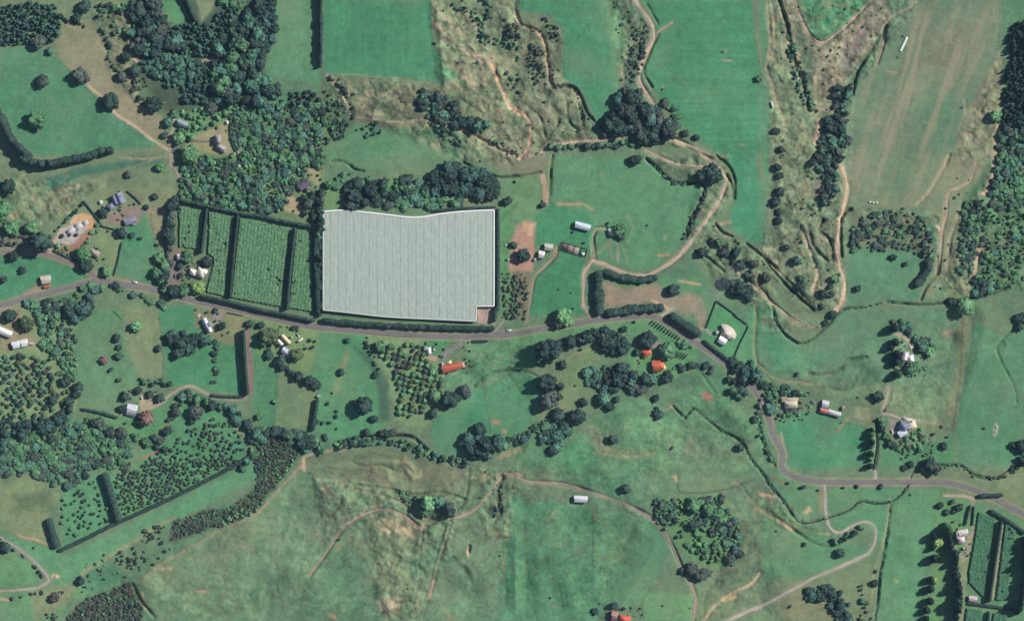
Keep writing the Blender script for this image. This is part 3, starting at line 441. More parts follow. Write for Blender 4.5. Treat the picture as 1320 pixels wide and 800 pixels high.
def setcol(me, name, cols):
    a = me.color_attributes.new(name, 'FLOAT_COLOR', 'POINT')
    a.data.foreach_set('color', np.concatenate([cols, np.ones((len(cols), 1))], 1).astype(np.float32).ravel())

# ---------------------------------------------------------------- roads, tracks, streams: sheets draped over the ground
def strip(name, s, wd, m, label, c, dz=0.16, edge=0.12, kind='structure', wheel=0.10, cross=6, sag=0.0, soft=0.0):
    pts = smooth(P(s), 2.2); n = len(pts)
    t = np.gradient(pts, axis=0); t /= np.linalg.norm(t, axis=1)[:, None]+1e-9; nrm = np.stack([-t[:, 1], t[:, 0]], 1)
    q = np.arange(n)*1.0; v = []; cols = []
    wl = wd/2*(1+edge*fbm(q, q*0+3, 5, 2, 1)*2); wr = wd/2*(1+edge*fbm(q, q*0+40, 5, 2, 2)*2)
    for k in range(cross+1):
        u = k/cross*2-1; r = np.where(u < 0, wl, wr)*u
        p = pts+nrm*r[:, None]; z = hgt(p[:, 0], p[:, 1])
        h = z+dz+(0.05*(1-u*u) if not sag else 0); kx = 1-z/CAMH
        v.append(np.stack([(p[:, 0]-CX)*MPP*kx, (CY-p[:, 1])*MPP*kx, h], 1))
        b = 1+wheel*(1 if 0.3 < abs(u) < 0.75 else -0.7)
        nn = 1+0.10*fbm(q, q*0+k*2.3, 9, 3, 3)
        cc = np.array(c)[None]*(b*nn)[:, None]
        if soft:
            gi = np.clip(((p[:, 0]-gx[0])/ST).astype(int), 0, NX-1); gj = np.clip(((p[:, 1]-gy[0])/ST).astype(int), 0, NY-1)
            mx = np.clip((.08+.85*abs(u)**2.5)*soft+.5*soft*fbm(q, q*0+k*1.3, 7, 3, 2), 0, .95)[:, None]; cc = cc*(1-mx)+COL[gj, gi]*mx
        cols.append(cc)
    v = np.stack(v, 1).reshape(-1, 3); cols = np.stack(cols, 1).reshape(-1, 3)
    i = (np.arange(n-1)[:, None]*(cross+1)+np.arange(cross)[None]).ravel()
    f = np.stack([i, i+1, i+cross+2, i+cross+1], 1)
    nz = np.cross(v[f[0, 1]]-v[f[0, 0]], v[f[0, 3]]-v[f[0, 0]])[2]
    if nz < 0: f = f[:, ::-1].copy()
    me = mesh(name, v, f, m, True); setcol(me, 'wear', cols)
    return tag(ob(name, me), label, kind=kind)
MAIN = 'B1 -60,748 0,738 110,708 250,672 400,632 470,622 540,620 640,640 780,665 900,700 1000,725 1150,755 C2 0,35 150,72 300,100 500,118 700,135 850,143 1000,148 1150,140 C3 0,135 130,112 300,85 450,62 600,48 px 834,406.5 849,410 868,421 891,437 915,453 937.5,469 958,488 975,505 C4 35,520 60,620 110,720 D4 110,50 180,95 300,115 450,118 600,118 750,118 900,120 1000,140 1100,175 1200,225 1295,275 1360,310'
ASP = (.190, .174, .168); DRT = (.50, .385, .29); DRT2 = (.44, .335, .25)
stroke(MAIN, (160, 150, 124), 11.6, 1.4, .85, patchy=.6)
HTc = HT
SIDE = 'B1 -60,466 0,468 130,476 230,488 330,520 400,552 455,585 478,618'
stroke(SIDE, (150, 138, 116), 9, 1.6, .8)
TR = [('dirt_track', 'B3 350,745 350,600 362,560 395,520 430,530 520,565 620,590 700,575 800,510 870,435 930,350 990,270 1040,170 1050,110 1000,50 A3 960,775 900,735 840,705 790,685', 5.2, 'wide clay farm track curving from the road up past the sheds', DRT),
 ('dirt_track', 'A3 735,565 700,520 660,460 622,385 650,290 690,200 692,130 640,50 590,-20', 4.6, 'clay farm track running up the fence line of the green paddock', DRT),
 ('dirt_track', 'A3 705,165 745,140 790,110', 2.8, 'short clay spur off the upper farm track', DRT2),
 ('dirt_track', 'A3 545,672 440,690 270,700 180,710 150,745 60,775', 4.2, 'clay track between the gully and the hedge line', DRT2),
 ('dirt_track', 'A3 650,735 720,770 790,800 B3 800,42 900,55 1020,72', 3.0, 'thin clay track below the dark pines', DRT2),
 ('dirt_track', 'B3 405,510 398,440 395,400 415,362 460,360', 3.4, 'pale drive looping to the small white house', (.36, .30, .21)),
 ('dirt_track', 'B3 74,820 90,700 110,600 160,550 210,495 222,450', 3.2, 'brown drive leading up to the pair of pale sheds', (.34, .26, .19)),
 ('dirt_track', 'B4 400,60 415,110 428,170 408,270 380,330 375,450 385,540 410,620 405,710 370,765', 5.2, 'bare clay track along the gully edge', (.60, .44, .31)),
 ('dirt_track', 'A4 160,-20 200,90 250,180 310,212 380,160 460,90 560,-20', 3.2, 'clay track round the green triangular paddock', DRT2),
 ('dirt_track', 'A4 740,-10 742,30 650,80 615,130 600,220 572,310', 3.4, 'clay track down the flank of the upper gully', (.34, .27, .20)),
 ('dirt_track', 'A4 1170,620 1160,700 1150,800 B4 1140,100 1110,180 1085,185', 4.8, 'bright clay track beside the eastern bush', (.56, .40, .28)),
 ('dirt_track', 'B4 1055,30 1030,120 975,160 920,190 910,290 890,380 880,500 870,580', 3.8, 'clay track winding down the eastern gully', (.42, .32, .23)),
 ('dirt_track', 'B4 1085,430 1065,500 1050,585', 5.6, 'bare clay cutting in the eastern bush', (.56, .42, .30)),
 ('dirt_track', 'B4 1025,470 1030,580', 2.6, 'thin strip of bare clay beside the cutting', (.46, .34, .25)),
 ('dirt_track', 'B4 -60,600 0,660 60,730 C4 80,0 150,60 230,100 290,92', 3.2, 'clay track along the foot of the scrubby slope', (.38, .30, .22)),
 ('gravel_driveway', 'D4 312,120 318,180 322,270 350,350 400,366 450,338 510,312 555,330 568,370 555,430 510,480 400,530 250,595 130,660 0,730 D3 1180,742 1040,805', 4.2, 'pale gravel drive looping round the knoll', (.42, .37, .31)),
 ('dirt_track', 'D3 -40,75 0,85 80,115 220,125 330,150 440,185 560,230 670,285 740,350 790,440 830,530 870,600 900,690 885,820', 3.6, 'clay track running past the white barn and round the bush', (.33, .26, .20)),
 ('dirt_track', 'D2 268,570 320,500 400,380 470,310 560,265 650,255 740,290 800,335 840,340', 3.0, 'clay track climbing across the open hill', (.34, .25, .19)),
 ('dirt_track', 'D2 830,335 900,300 980,292 1080,250 1150,170 1200,100 1270,75 1310,90', 3.2, 'clay track over the saddle of the hill', (.36, .28, .21)),
 ('gravel_driveway', 'D1 -40,662 0,655 100,645 200,630 240,602 230,570 180,520 100,450 0,388 -30,370', 4.2, 'grey gravel track bending at the stream flat', (.36, .32, .27)),
 ('gravel_driveway', 'C1 690,512 780,480 850,420 930,392 1020,430 1120,455 1205,450', 3.2, 'pale clay drive to the white roofed house', (.38, .32, .24)),
 ('gravel_driveway', 'A1 838,820 838,740 832,690 850,620 850,560', 3.6, 'clay drive running north past the hillside houses', (.38, .31, .24)),
 ('gravel_driveway', 'B1 836,-10 870,90 905,140 880,190 830,240 800,290 B1 760,285 700,262', 3.4, 'clay drive between the bush and the grassy slope', (.36, .29, .23)),
 ('gravel_driveway', 'A1 845,742 900,702 960,692 1010,695 1030,690', 2.8, 'dark sealed driveway to the hillside house', (.16, .14, .14)),
 ('gravel_driveway', 'A2 350,372 400,430 440,500 470,570', 4.0, 'bright clay track dropping into the gully', (.50, .40, .28)),
 ('gravel_driveway', 'C2 998,150 998,185 940,225 905,248', 4.6, 'grey driveway to the long orange roofed house', (.26, .23, .23)),
 ('gravel_driveway', 'C4 630,385 622,440 600,520 640,528 690,545 770,560', 3.4, 'clay drive to the grey roofed farmhouse', (.42, .36, .28)),
 ('gravel_driveway', 'C3 880,155 905,140 940,110 975,130', 3.4, 'pale driveway to the round walled white house', (.38, .33, .28)),
 ('gravel_driveway', 'B1 240,492 262,440 300,380 340,350', 3.2, 'pale clay drive into the building site', (.52, .42, .31)),
 ('gravel_driveway', 'D4 1035,205 1045,240 1040,330', 2.4, 'narrow drive to the cream farmhouse', (.30, .26, .22)),
 ('gravel_driveway', 'D4 555,118 570,85 565,60', 4.0, 'gravel field entrance beside the road', (.46, .42, .36)),
 ('gravel_driveway', 'D4 905,185 1000,188 1050,198', 2.2, 'pale gravel path beside the road', (.46, .38, .30)),
 ('gravel_driveway', 'C3 715,60 745,38 790,8', 3.6, 'clay field entrance between two tall hedges', (.46, .38, .30)),
 ('gravel_driveway', 'B3 352,740 372,775 395,815', 5.0, 'gravel apron where the farm track meets the road', (.40, .34, .28)),
 ('gravel_driveway', 'C2 1165,130 1195,100 1225,60', 4.5, 'gravel entrance at the corner of the netted orchard', (.30, .27, .25)),
 ('gravel_driveway', 'B1 806,672 840,590 862,520', 4.2, 'grey gravel drive beside the western shelterbelt', (.24, .21, .20))]
def track_cut(s, wd, dep):
    pts = smooth(P(s), 4); w_ = win(pts, wd+14); x = X[w_]; y = Y[w_]
    if x.size == 0: return
    d = segd(x, y, pts); q = np.clip(1-(d-wd*.5)/2.2, 0, 1); q = q*q*(3-2*q)
    HT[w_] -= q*dep*np.clip(.55+1.6*fbm(x, y, 42, 2, 2), .12, 1.5)
for i, (nm, s, wd, lb, c) in enumerate(TR):
    n0 = COL.copy() if False else None
    stroke(s, tuple(min(255, int(255*(v**(1/2.2))*0.94)) for v in c), wd+2.6, 2.0, .55, patchy=1.0)
    if nm == 'dirt_track': track_cut(s, wd, 1.5)
# ---------------------------------------------------------------- the ground sheet
def outer(a, b, n=16, far=26000):
    k = np.linspace(0, 1, n+1)[1:]; d = 12*((far/12)**k)
    return a-d[::-1], b+d
xl, xr = outer(gx[0], gx[-1]); yl, yr = outer(gy[0], gy[-1])
FX = np.concatenate([xl, gx, xr]); FY = np.concatenate([yl, gy, yr])
XX, YY = np.meshgrid(FX, FY); CC = base_col(XX, YY); HH = base_h(XX, YY)
CC[16:16+NY, 16:16+NX] = COL; HH[16:16+NY, 16:16+NX] = HT
kk = 1-HH/CAMH
vv = np.stack([(XX-CX)*MPP*kk, (CY-YY)*MPP*kk, HH], -1).reshape(-1, 3)
n_y, n_x = XX.shape; ii = (np.arange(n_y-1)[:, None]*n_x+np.arange(n_x-1)[None]).ravel()
ff = np.stack([ii, ii+n_x, ii+n_x+1, ii+1], 1)
me = mesh('ground', vv, ff, MG, True); setcol(me, 'cover', CC.reshape(-1, 3))
tag(ob('ground', me), 'rolling green farmland with paddocks and eroded gullies', kind='structure')

strip('road', MAIN, 6.7, MROAD, 'sealed country road winding across the farmland', ASP, edge=0.03)
strip('side_road', SIDE, 5.2, MROAD, 'narrow sealed side road joining the main road', (.215, .175, .165), dz=0.13, edge=0.05)
for i, (nm, s, wd, lb, c) in enumerate(TR):
    strip(nm, s, wd*0.92, MDIRT, lb, c, dz=0.09+0.004*(i % 7), edge=0.42, wheel=0.07, soft=.62 if nm == 'dirt_track' else .5, cross=8)
for s, wd, lb in (('D4 0,60 60,150 110,210 150,270 210,320 330,295 430,260 490,215 560,225 640,215 690,180 725,135', 1.3, 'narrow dark stream curling below the road'),
 ('D4 742,100 760,70 C4 870,800 D4 870,35 990,40 1040,80 1120,100 1160,100 1220,60 1290,30', 1.3, 'narrow dark stream along the northern side of the road'),
 ('C2 390,670 520,640 650,635 760,640 830,700 900,745 950,765', 1.4, 'dark stream between the orchard and the open hill'),
 ('B3 660,20 760,110 830,140 930,140 940,190 900,290 870,340 855,410', 1.2, 'dark ditch curling round the home paddock'),
 ('C4 60,0 90,100 200,182', 1.2, 'dark stream bend below the gully mouth')):
    strip('stream', s, wd, MWATER, lb, (0, 0, 0), dz=0.22, edge=0.3, cross=2, sag=1)

# ---------------------------------------------------------------- vegetation meshes
TONES = {'dark': (.042, .078, .066), 'pine': (.066, .135, .115), 'mid': (.100, .215, .110), 'green': (.160, .330, .160), 'bright': (.098, .235, .105), 'lime': (.22, .33, .11),
         'grey': (.082, .104, .092), 'olive': (.112, .155, .078), 'brown': (.098, .096, .080), 'teal': (.085, .195, .140), 'pink': (.25, .16, .135), 'rust': (.070, .080, .062)}
_FM = {}
def fmat(tone):
    if tone not in _FM:
        c = TONES[tone]; _FM[tone] = mat('foliage_'+tone, tuple(v*0.78 for v in c), 0.8, var=0.28, scale=0.8, spec=0.12, objvar=0.22, c2=tuple(min(v*1.32, .6) for v in c))
    return _FM[tone]
MTRUNK = mat('bark', (.09, .065, .045), 0.95, var=0.2, scale=3)
def ico(n):
    bm = bmesh.new(); bmesh.ops.create_icosphere(bm, subdivisions=n, radius=1)
    v = np.array([q.co[:] for q in bm.verts]); f = np.array([[q.index for q in p.verts] for p in bm.faces]); bm.free(); return v, f
ICO3 = ico(3); ICO2 = ico(2)
def cards(c, nrm, size, rng, jit=0.7):
    """leaf clumps: one small quad per point, facing roughly along nrm"""
    n = len(c); d = nrm+rng.normal(0, jit, (n, 3)); d /= np.linalg.norm(d, axis=1)[:, None]+1e-9
    a = np.cross(d, rng.normal(0, 1, (n, 3))); a /= np.linalg.norm(a, axis=1)[:, None]+1e-9; b = np.cross(d, a)
    s = size*rng.uniform(0.6, 1.35, (n, 1)); s2 = s*rng.uniform(0.5, 0.9, (n, 1))
    v = np.stack([c-a*s-b*s2*.4, c-b*s2, c+a*s*.9+b*s2*.2, c+b*s2], 1).reshape(-1, 3)
    return v, np.arange(n*4).reshape(-1, 4)
def trunk_mesh(r0, h, rng, limbs=5):
    v = []; f = []
    def tube(p0, p1, ra, rb, k=6):
        o = len(v); p0 = np.array(p0); p1 = np.array(p1); d = p1-p0; d = d/np.linalg.norm(d); a = np.cross(d, [0.3, 0.9, 0.1]); a /= np.linalg.norm(a); b = np.cross(d, a)
        for p, r in ((p0, ra), (p1, rb)):
            for i in range(k): t = 2*math.pi*i/k; v.append(p+r*(math.cos(t)*a+math.sin(t)*b))
        for i in range(k): j = (i+1) % k; f.append([o+i, o+j, o+k+j, o+k+i])
    tube((0, 0, -0.05), (0.02, 0.01, h), r0, r0*.45)
    for i in range(limbs):
        t = 2*math.pi*i/limbs+rng.uniform(-.3, .3); z = h*rng.uniform(.5, .9); tube((0, 0, z), (.5*math.cos(t), .5*math.sin(t), z+h*.35), r0*.45, r0*.15, 5)
    return np.array(v), f
def crown(kind, seed, shrub=False):
    rng = np.random.default_rng(seed); V = []; F = []; o = 0
    def add(v, f):
        nonlocal o
        V.append(v); F.extend((f+o).tolist()); o += len(v)
    if kind == 'broadleaf':
        v, f = ICO3; q = v*(1+.30*(vn(v[:, 0]*2.2+9, v[:, 1]*2.2+v[:, 2]*2.6+seed+9, 1)-.5)+.2*(vn(v[:, 0]*5+9, v[:, 1]*5+v[:, 2]*4+seed+9, 2)-.5))[:, None]*np.array([.80, .80, .50])+np.array([0, 0, .47]); add(q, f)
        for k in range(rng.integers(15, 22)):
            el = math.asin(rng.uniform(-.12, .96)); t = rng.uniform(0, 2*math.pi); dd = np.array([math.cos(el)*math.cos(t), math.cos(el)*math.sin(t), math.sin(el)])
            c = dd*np.array([.70, .70, .44])*rng.uniform(.85, 1.18)+np.array([0, 0, .48]); r = rng.uniform(.17, .33)
            v, f = ICO2; add(v*(1+.3*(vn(v[:, 0]*2.7+k+9, v[:, 1]*2.7+v[:, 2]*3.1+seed+9, k)-.5)[:, None])*r*np.array([1, 1, .62])+c, f)
            n = int(26*r/.25); d = rng.normal(0, 1, (n, 3))+dd*.9; d /= np.linalg.norm(d, axis=1)[:, None]
            add(*cards(c+d*r*np.array([1, 1, .62])*rng.uniform(.9, 1.3, (n, 1)), d, .085, rng, .45))
    elif kind == 'pine':
        for k in range(13):
            z = .12+.86*k/12; R = (1-z)**.75*1.05+.05; n = max(5, int(11*R+3))
            for i in range(n):
                t = 2*math.pi*(i/n)+k*.7+rng.uniform(-.15, .15); L = R*rng.uniform(.8, 1.12); wdt = .17+.1*R
                p = np.array([[0, 0, z+.05], [L*.6*math.cos(t-wdt), L*.6*math.sin(t-wdt), z-.0], [L*math.cos(t), L*math.sin(t), z-.045], [L*.6*math.cos(t+wdt), L*.6*math.sin(t+wdt), z-.0]])
                add(p, np.array([[0, 1, 2, 3]]))
                m = 3; q = np.array([[L*s*math.cos(t), L*s*math.sin(t), z+.03-.06*s] for s in rng.uniform(.35, 1, m)]); add(*cards(q, np.tile([0, 0, 1.], (m, 1)), .10, rng))
        v, f = ICO2; p = v*np.array([.5, .5, .46]); p[:, :2] *= np.clip(1.25-(p[:, 2:3]+.46), .2, 1.2); add(p+np.array([0, 0, .5]), f)
    elif kind == 'poplar':
        v, f = ICO3; p = v.copy(); p[:, :2] *= np.clip(.95-.35*p[:, 2:3], .2, 1.2)*.85; p *= (1+.25*(vn(v[:, 0]*4+9, v[:, 2]*6+9+seed, 2)-.5)[:, None]); p[:, 2] = .52+p[:, 2]*.46; add(p, f)
        n = 420; d = rng.normal(0, 1, (n, 3)); d /= np.linalg.norm(d, axis=1)[:, None]; q = d*np.array([.9, .9, 1]); q[:, :2] *= np.clip(.95-.35*q[:, 2:3], .2, 1.2); q[:, 2] = .54+q[:, 2]*.47
        add(*cards(q*rng.uniform(.95, 1.12, (n, 1)), d, .11, rng))
    elif kind == 'shrub':
        for k in range(4):
            t = 2*math.pi*k/4+rng.uniform(-.5, .5); q = rng.uniform(.1, .5) if k else 0; r = rng.uniform(.4, .62); c = np.array([q*math.cos(t), q*math.sin(t), .42])
            v, f = ICO2; add(v*(1+.3*(vn(v[:, 0]*2.5+k+9, v[:, 1]*2.5+v[:, 2]*2+9+seed, k)-.5)[:, None])*r*np.array([1, 1, .85])+c, f)
            n = 26; d = rng.normal(0, 1, (n, 3)); d[:, 2] = np.abs(d[:, 2])-.2; d /= np.linalg.norm(d, axis=1)[:, None]; add(*cards(c+d*r*1.05, d, .13, rng))
    return np.concatenate(V), F
CR = {}; TRK = {}
NVAR = {'broadleaf': 6, 'pine': 4, 'poplar': 3, 'shrub': 5}
for k_, n_ in NVAR.items():
    for i_ in range(n_): CR[k_, i_] = crown(k_, 11*i_+len(k_))
    rng_ = np.random.default_rng(5); TRK[k_] = trunk_mesh({'broadleaf': .07, 'pine': .06, 'poplar': .09, 'shrub': .05}[k_], {'broadleaf': .5, 'pine': .9, 'poplar': .5, 'shrub': .3}[k_], rng_, 0 if k_ in ('pine', 'poplar') else 5)
_TM = {}
def tmesh(kind, var, tone, full=True):
    key = (kind, var, tone, full)
    if key not in _TM:
        v, f = CR[kind, var]
        if full and kind != 'shrub':
            tv, tf = TRK[kind]; n = len(v); v = np.concatenate([v, tv]); f2 = f+[[a+n for a in q] for q in tf]
            me = mesh(kind+'_tree', v, f2, fmat(tone)); me.materials.append(MTRUNK)
            mi = np.zeros(len(f2), np.int32); mi[len(f):] = 1; me.polygons.foreach_set('material_index', mi)
        else: me = mesh(kind+'_crown', v, f, fmat(tone))
        _TM[key] = me
    return _TM[key]
_TRM = {k: mesh(k+'_trunk', v, f, MTRUNK) for k, (v, f) in TRK.items()}
HR = {'broadleaf': 1.34, 'pine': 2.35, 'poplar': 4.1, 'shrub': 1.25}      # height over crown radius
NAMES = {'broadleaf': 'broadleaf_tree', 'pine': 'pine_tree', 'poplar': 'poplar_tree', 'shrub': 'shrub'}
CATS = {'broadleaf': 'tree', 'pine': 'pine tree', 'poplar': 'poplar tree', 'shrub': 'shrub'}

# landmarks used to say where a plant stands (north is up)
LM = [((153, 258), 'blue-grey house'), ((100, 293), 'building site'), ((283, 185), 'hillside house'), ((235, 160), 'grey cottage'), ((60, 362), 'roadside shed'), ((123, 327), 'tan cottage'), ((26, 443), 'two-part shed'), ((257, 352), 'vine-block house'),
      ((267, 419), 'narrow house'), ((366, 445), 'cream courtyard'), ((553, 451), 'lawn cottage'), ((582, 473), 'long orange house'), ((392, 238), 'dark-roofed bush house'), ((751, 292), 'stockyard barn'), ((788, 299), 'square cottage'), ((703, 323), 'paired sheds'), ((740, 321), 'stockyard'), ((847, 471), 'orange villa'), ((936, 432), 'fan-shaped house'), ((1018, 518), 'road-bend house'), ((1070, 528), 'red-grey barn'), ((1170, 458), 'tree-ringed house'), ((1164, 552), 'pyramid-roofed house'), ((1240, 691), 'cream farmhouse'), ((1254, 771), 'pinkish shed'), ((749, 642), 'hill barn'), ((803, 793), 'red-roofed house'), ((171, 528), 'square-roofed house'), ((1165, 57), 'silage tube'), ((527, 343), 'netted orchard'), ((1125, 261), 'wrapped bales'), ((410, 510), 'hedge-end hut'), ((995, 135), 'trough tank'), ((128, 363), 'road junction'), ((1088, 615), 'lane entrance'), ((900, 690), 'bush block'), ((810, 160), 'track clump'), ((100, 160), 'northwest paddock'), ((540, 660), 'hill crest'), ((20, 740), 'gravel bend'), ((1000, 330), 'gully mouth'), ((1160, 340), 'horseshoe thicket'), ((960, 60), 'tall paddock'), ((450, 470), 'grassy swale'), ((570, 20), 'northern paddock'), ((1080, 680), 'drive loop'), ((730, 500), 'tree horseshoe')]
def bearing(x, y, lx, ly):
    a = math.degrees(math.atan2(x-lx, ly-y)) % 360
    return ['north', 'north-east', 'east', 'south-east', 'south', 'south-west', 'west', 'north-west'][int((a+22.5)//45) % 8]
_used = set()
def where(look, x, y):
    L = sorted(LM, key=lambda q: (q[0][0]-x)**2+(q[0][1]-y)**2)
    def rel(q): d = math.hypot(x-q[0][0], y-q[0][1])*MPP; return ('just ' if d < 22 else 'well ' if d > 75 else '')+bearing(x, y, *q[0])+' of the '+q[1]
    s = f'{look} {rel(L[0])}'
    if s not in _used: _used.add(s); return s
    for j in range(1, 14):
        for i in range(0, j):
            for l2 in (look, look+' standing', look+' growing'):
                s = f'{l2} {rel(L[i])}, {bearing(x, y, *L[j][0])} of the {L[j][1]}'
                if s not in _used and len(s.split()) <= 16: _used.add(s); return s
    return s
TN = {'dark': 'dark', 'pine': 'blue-green', 'mid': 'green', 'green': 'light-green', 'bright': 'bright-green', 'lime': 'yellow-green', 'grey': 'grey-green', 'olive': 'olive', 'brown': 'brownish', 'teal': 'teal', 'pink': 'pinkish', 'rust': 'rusty'}
SPEC = []     # (kind, tone, x, y, r px, height factor, label or None, group)
def single(s, kind='broadleaf', tone='dark', hf=1.0):
    for (x, y, r, t) in P3(s):
        tn = t or tone; k = kind
        if k == 'broadleaf' and r < 3.4: k = 'shrub'
        look = f"{'large ' if r > 11 else 'small ' if r < 5 else ''}{TN[tn]} {'shrub' if k == 'shrub' else 'tree' if k == 'broadleaf' else 'tall tree'}"
        SPEC.append((k, tn, x, y, r, hf, where(look, x, y), None))
def wood(s, kind, tones, sp, r0, r1, label, group, hf=1.0, dens=1.0, line=None, seed=1):
    """trees of a wood: jittered grid inside a polygon, or along a line of width `line`"""
    rng = np.random.default_rng(seed+len(s)+int(P(s)[0][0])); pts = P(s); out = []
    if line is None:
        a = np.array(pts); x0, y0 = a.min(0); x1, y1 = a.max(0); j = 0; y = y0
        while y < y1:
            x = x0+(sp/2 if j % 2 else 0)
            while x < x1:
                px = x+rng.uniform(-.42, .42)*sp; py = y+rng.uniform(-.42, .42)*sp
                if rng.random() < dens and bool(inside(np.array(px), np.array(py), pts)): out.append((px, py))
                x += sp
            y += sp*.87; j += 1
    else:
        q = smooth(pts, sp*0.8)
        for p in q:
            for _ in range(max(1, int(round(line/sp)))):
                if rng.random() < dens: out.append((p[0]+rng.uniform(-.5, .5)*line, p[1]+rng.uniform(-.5, .5)*line))
    for px, py in out:
        if not (-25 < px < 1345 and -25 < py < 825): continue
        tn = tones[rng.integers(len(tones))]
        if kind == 'broadleaf' and 'green' in tones: hq = hf*.72
        else: hq = hf
        u = rng.random()**1.4; r = (r0*.72+(r1*1.12-r0*.72)*u)*(1.0 if kind == 'broadleaf' else 1.05)
        SPEC.append((kind, tn, px, py, r, hq*rng.uniform(.75, 1.3), label, group))
# --- woods
wood('A1 0,40 100,10 270,20 300,90 290,180 240,230 180,200 60,225 0,225', 'pine', ['pine', 'teal', 'pine'], 4.7, 2.6, 3.5, 'blue-green pine in the plantation filling the top corner beside the round-treed paddock', 'pines of the northwest plantation')
wood('A1 640,0 760,0 800,90 870,140 900,230 840,270 720,280 650,230', 'broadleaf', ['dark', 'dark', 'grey', 'teal'], 10, 6, 9, 'dark tree in the wood west of the small bright clearing at the top', 'trees of the clearing wood', 1.1)
wood('A1 850,130 1050,110 1060,240 1000,290 880,260', 'pine', ['pine', 'teal'], 4.9, 2.7, 3.6, 'blue-green pine in the stand south of the bright clearing at the top', 'pines below the clearing')
wood('A1 1050,60 1140,40 1150,170 1060,180', 'pine', ['pine', 'teal'], 4.9, 2.7, 3.6, 'blue-green pine in the small stand east of the clearing', 'pines east of the clearing')
wood('A1 1060,0 1295,0 1295,110 1200,120 1150,60', 'broadleaf', ['dark', 'mid', 'green'], 9, 5, 7.5, 'mixed tree in the wood edge above the pine stand', 'trees above the pine stand', 1.0)
wood('A1 1150,120 1295,90 1295,520 1080,520 1050,330 1060,190', 'broadleaf', ['dark', 'dark', 'grey', 'teal', 'mid'], 11, 6, 9, 'dark tree in the big wood left of the pale grass strip', 'trees of the big northern wood', 1.15)
wood('A1 700,300 850,262 970,300 960,360 870,440 760,400', 'broadleaf', ['teal', 'pine', 'teal'], 5.6, 3.2, 4.6, 'teal tree in the wood south of the orange clay bend', 'trees below the clay bend', 1.1)
wood('A1 960,300 1130,300 1130,440 1030,520 880,500 900,400', 'pine', ['pine', 'teal', 'pine'], 5.2, 2.9, 3.8, 'dark pine in the southern part of the big wood', 'pines of the southern wood', .8)
wood('A2 0,0 90,0 95,200 60,280 0,350', 'broadleaf', ['dark', 'pine', 'dark'], 9, 6, 8, 'dark tree on the eastern edge of the northern wood', 'trees on the wood edge', 1.2)
wood('A2 0,370 90,410 170,440 0,520', 'broadleaf', ['dark', 'dark', 'teal'], 9, 5.5, 7.5, 'dark tree at the foot of the pale grass strip', 'trees below the grass strip', 1.2); wood('A2 150,440 310,450 320,520 160,520', 'pine', ['pine', 'dark'], 6.5, 3.5, 4.6, 'dark pine along the lower edge of the grass strip', 'pines below the grass strip', .8)
wood('A2 0,500 330,500 360,640 350,800 0,800', 'broadleaf', ['green', 'mid', 'teal', 'dark', 'olive', 'green'], 7, 3.4, 5.8, 'mixed bush tree north of the dark roofed house', 'trees of the central bush', 1.0, dens=0.78)
wood('A1 1070,500 1295,520 1295,800 1180,800 1130,600', 'broadleaf', ['green', 'green', 'mid', 'bright', 'olive'], 6, 2.8, 4.8, 'leafy bush tree east of the hillside house', 'trees east of the hillside house', .9, dens=0.74)
wood('B1 880,0 1130,20 1295,120 1295,290 1040,262 890,225', 'broadleaf', ['mid', 'green', 'dark', 'teal', 'olive'], 7, 3.8, 5.6, 'leafy bush tree north of the vine blocks', 'trees north of the vine blocks', .9, dens=0.8)
wood('B1 1130,0 1295,0 1295,130', 'shrub', ['green', 'mid', 'olive'], 6, 2.8, 4, '', '', 1.0)
wood('B2 0,0 350,0 330,60 250,60 240,130 180,190 120,280 0,290', 'broadleaf', ['green', 'teal', 'dark', 'mid', 'bright'], 7, 3.6, 5.6, 'mixed bush tree west of the dark roofed house', 'trees west of the dark roofed house', .9, dens=0.76)
wood('B2 200,210 330,200 320,330 270,340 230,260', 'broadleaf', ['dark', 'grey', 'dark'], 9, 5, 7, 'dark tree at the corner of the vine blocks', 'trees at the vine corner', 1.2)
wood('B2 345,160 380,110 440,90 450,130 400,170', 'broadleaf', ['dark', 'mid'], 7, 5, 6.5, 'dark tree by the small green corner paddock', 'trees by the corner paddock', 1.0)
wood('B2 445,160 520,100 590,120 700,100 750,130 740,200 640,210 560,230 450,270', 'broadleaf', ['dark', 'dark', 'mid'], 9, 6, 8.5, 'dark tree in the western clump above the netted orchard', 'western trees above the netted orchard', 1.1)
wood('B2 560,220 750,140 830,130 850,180 1040,190 1030,240 870,260 740,265 560,260', 'broadleaf', ['mid', 'green', 'teal'], 7, 4, 6, 'green tree along the upper rim of the netted orchard', 'green trees above the netted orchard', 1.0)
wood('B2 840,110 930,50 1020,50 1150,100 1200,150 1140,210 1050,190 850,170', 'broadleaf', ['dark', 'dark', 'pine'], 8.5, 6, 8, 'dark tree in the eastern clump above the netted orchard', 'eastern trees above the netted orchard', 1.1)
wood('A2 770,470 820,440 890,450 970,500 1010,580 1140,610 1080,635 950,610 800,560', 'broadleaf', ['dark', 'grey', 'dark', 'teal'], 7.5, 4.5, 6.8, 'dark tree in the long clump among the gullies', 'trees of the gully clump', 1.0)
wood('A3 550,430 620,420 680,530 790,600 780,660 640,710 560,640 430,670 415,610 520,560 520,470', 'broadleaf', ['dark', 'dark', 'grey', 'pine'], 9, 6.5, 9.5, 'dark tree in the clump where the farm track passes', 'trees of the track clump', 1.2)
wood('A3 180,725 430,715 600,705', 'broadleaf', ['dark', 'mid'], 6, 3.5, 4.6, 'small dark tree in the line above the home paddock', 'trees above the home paddock', .9, line=5)
wood('A3 760,510 800,560 820,630', 'broadleaf', ['dark', 'green'], 7, 4.5, 6, 'tree trailing from the pine clump towards the green paddock', 'trees trailing from the clump', 1, line=7)
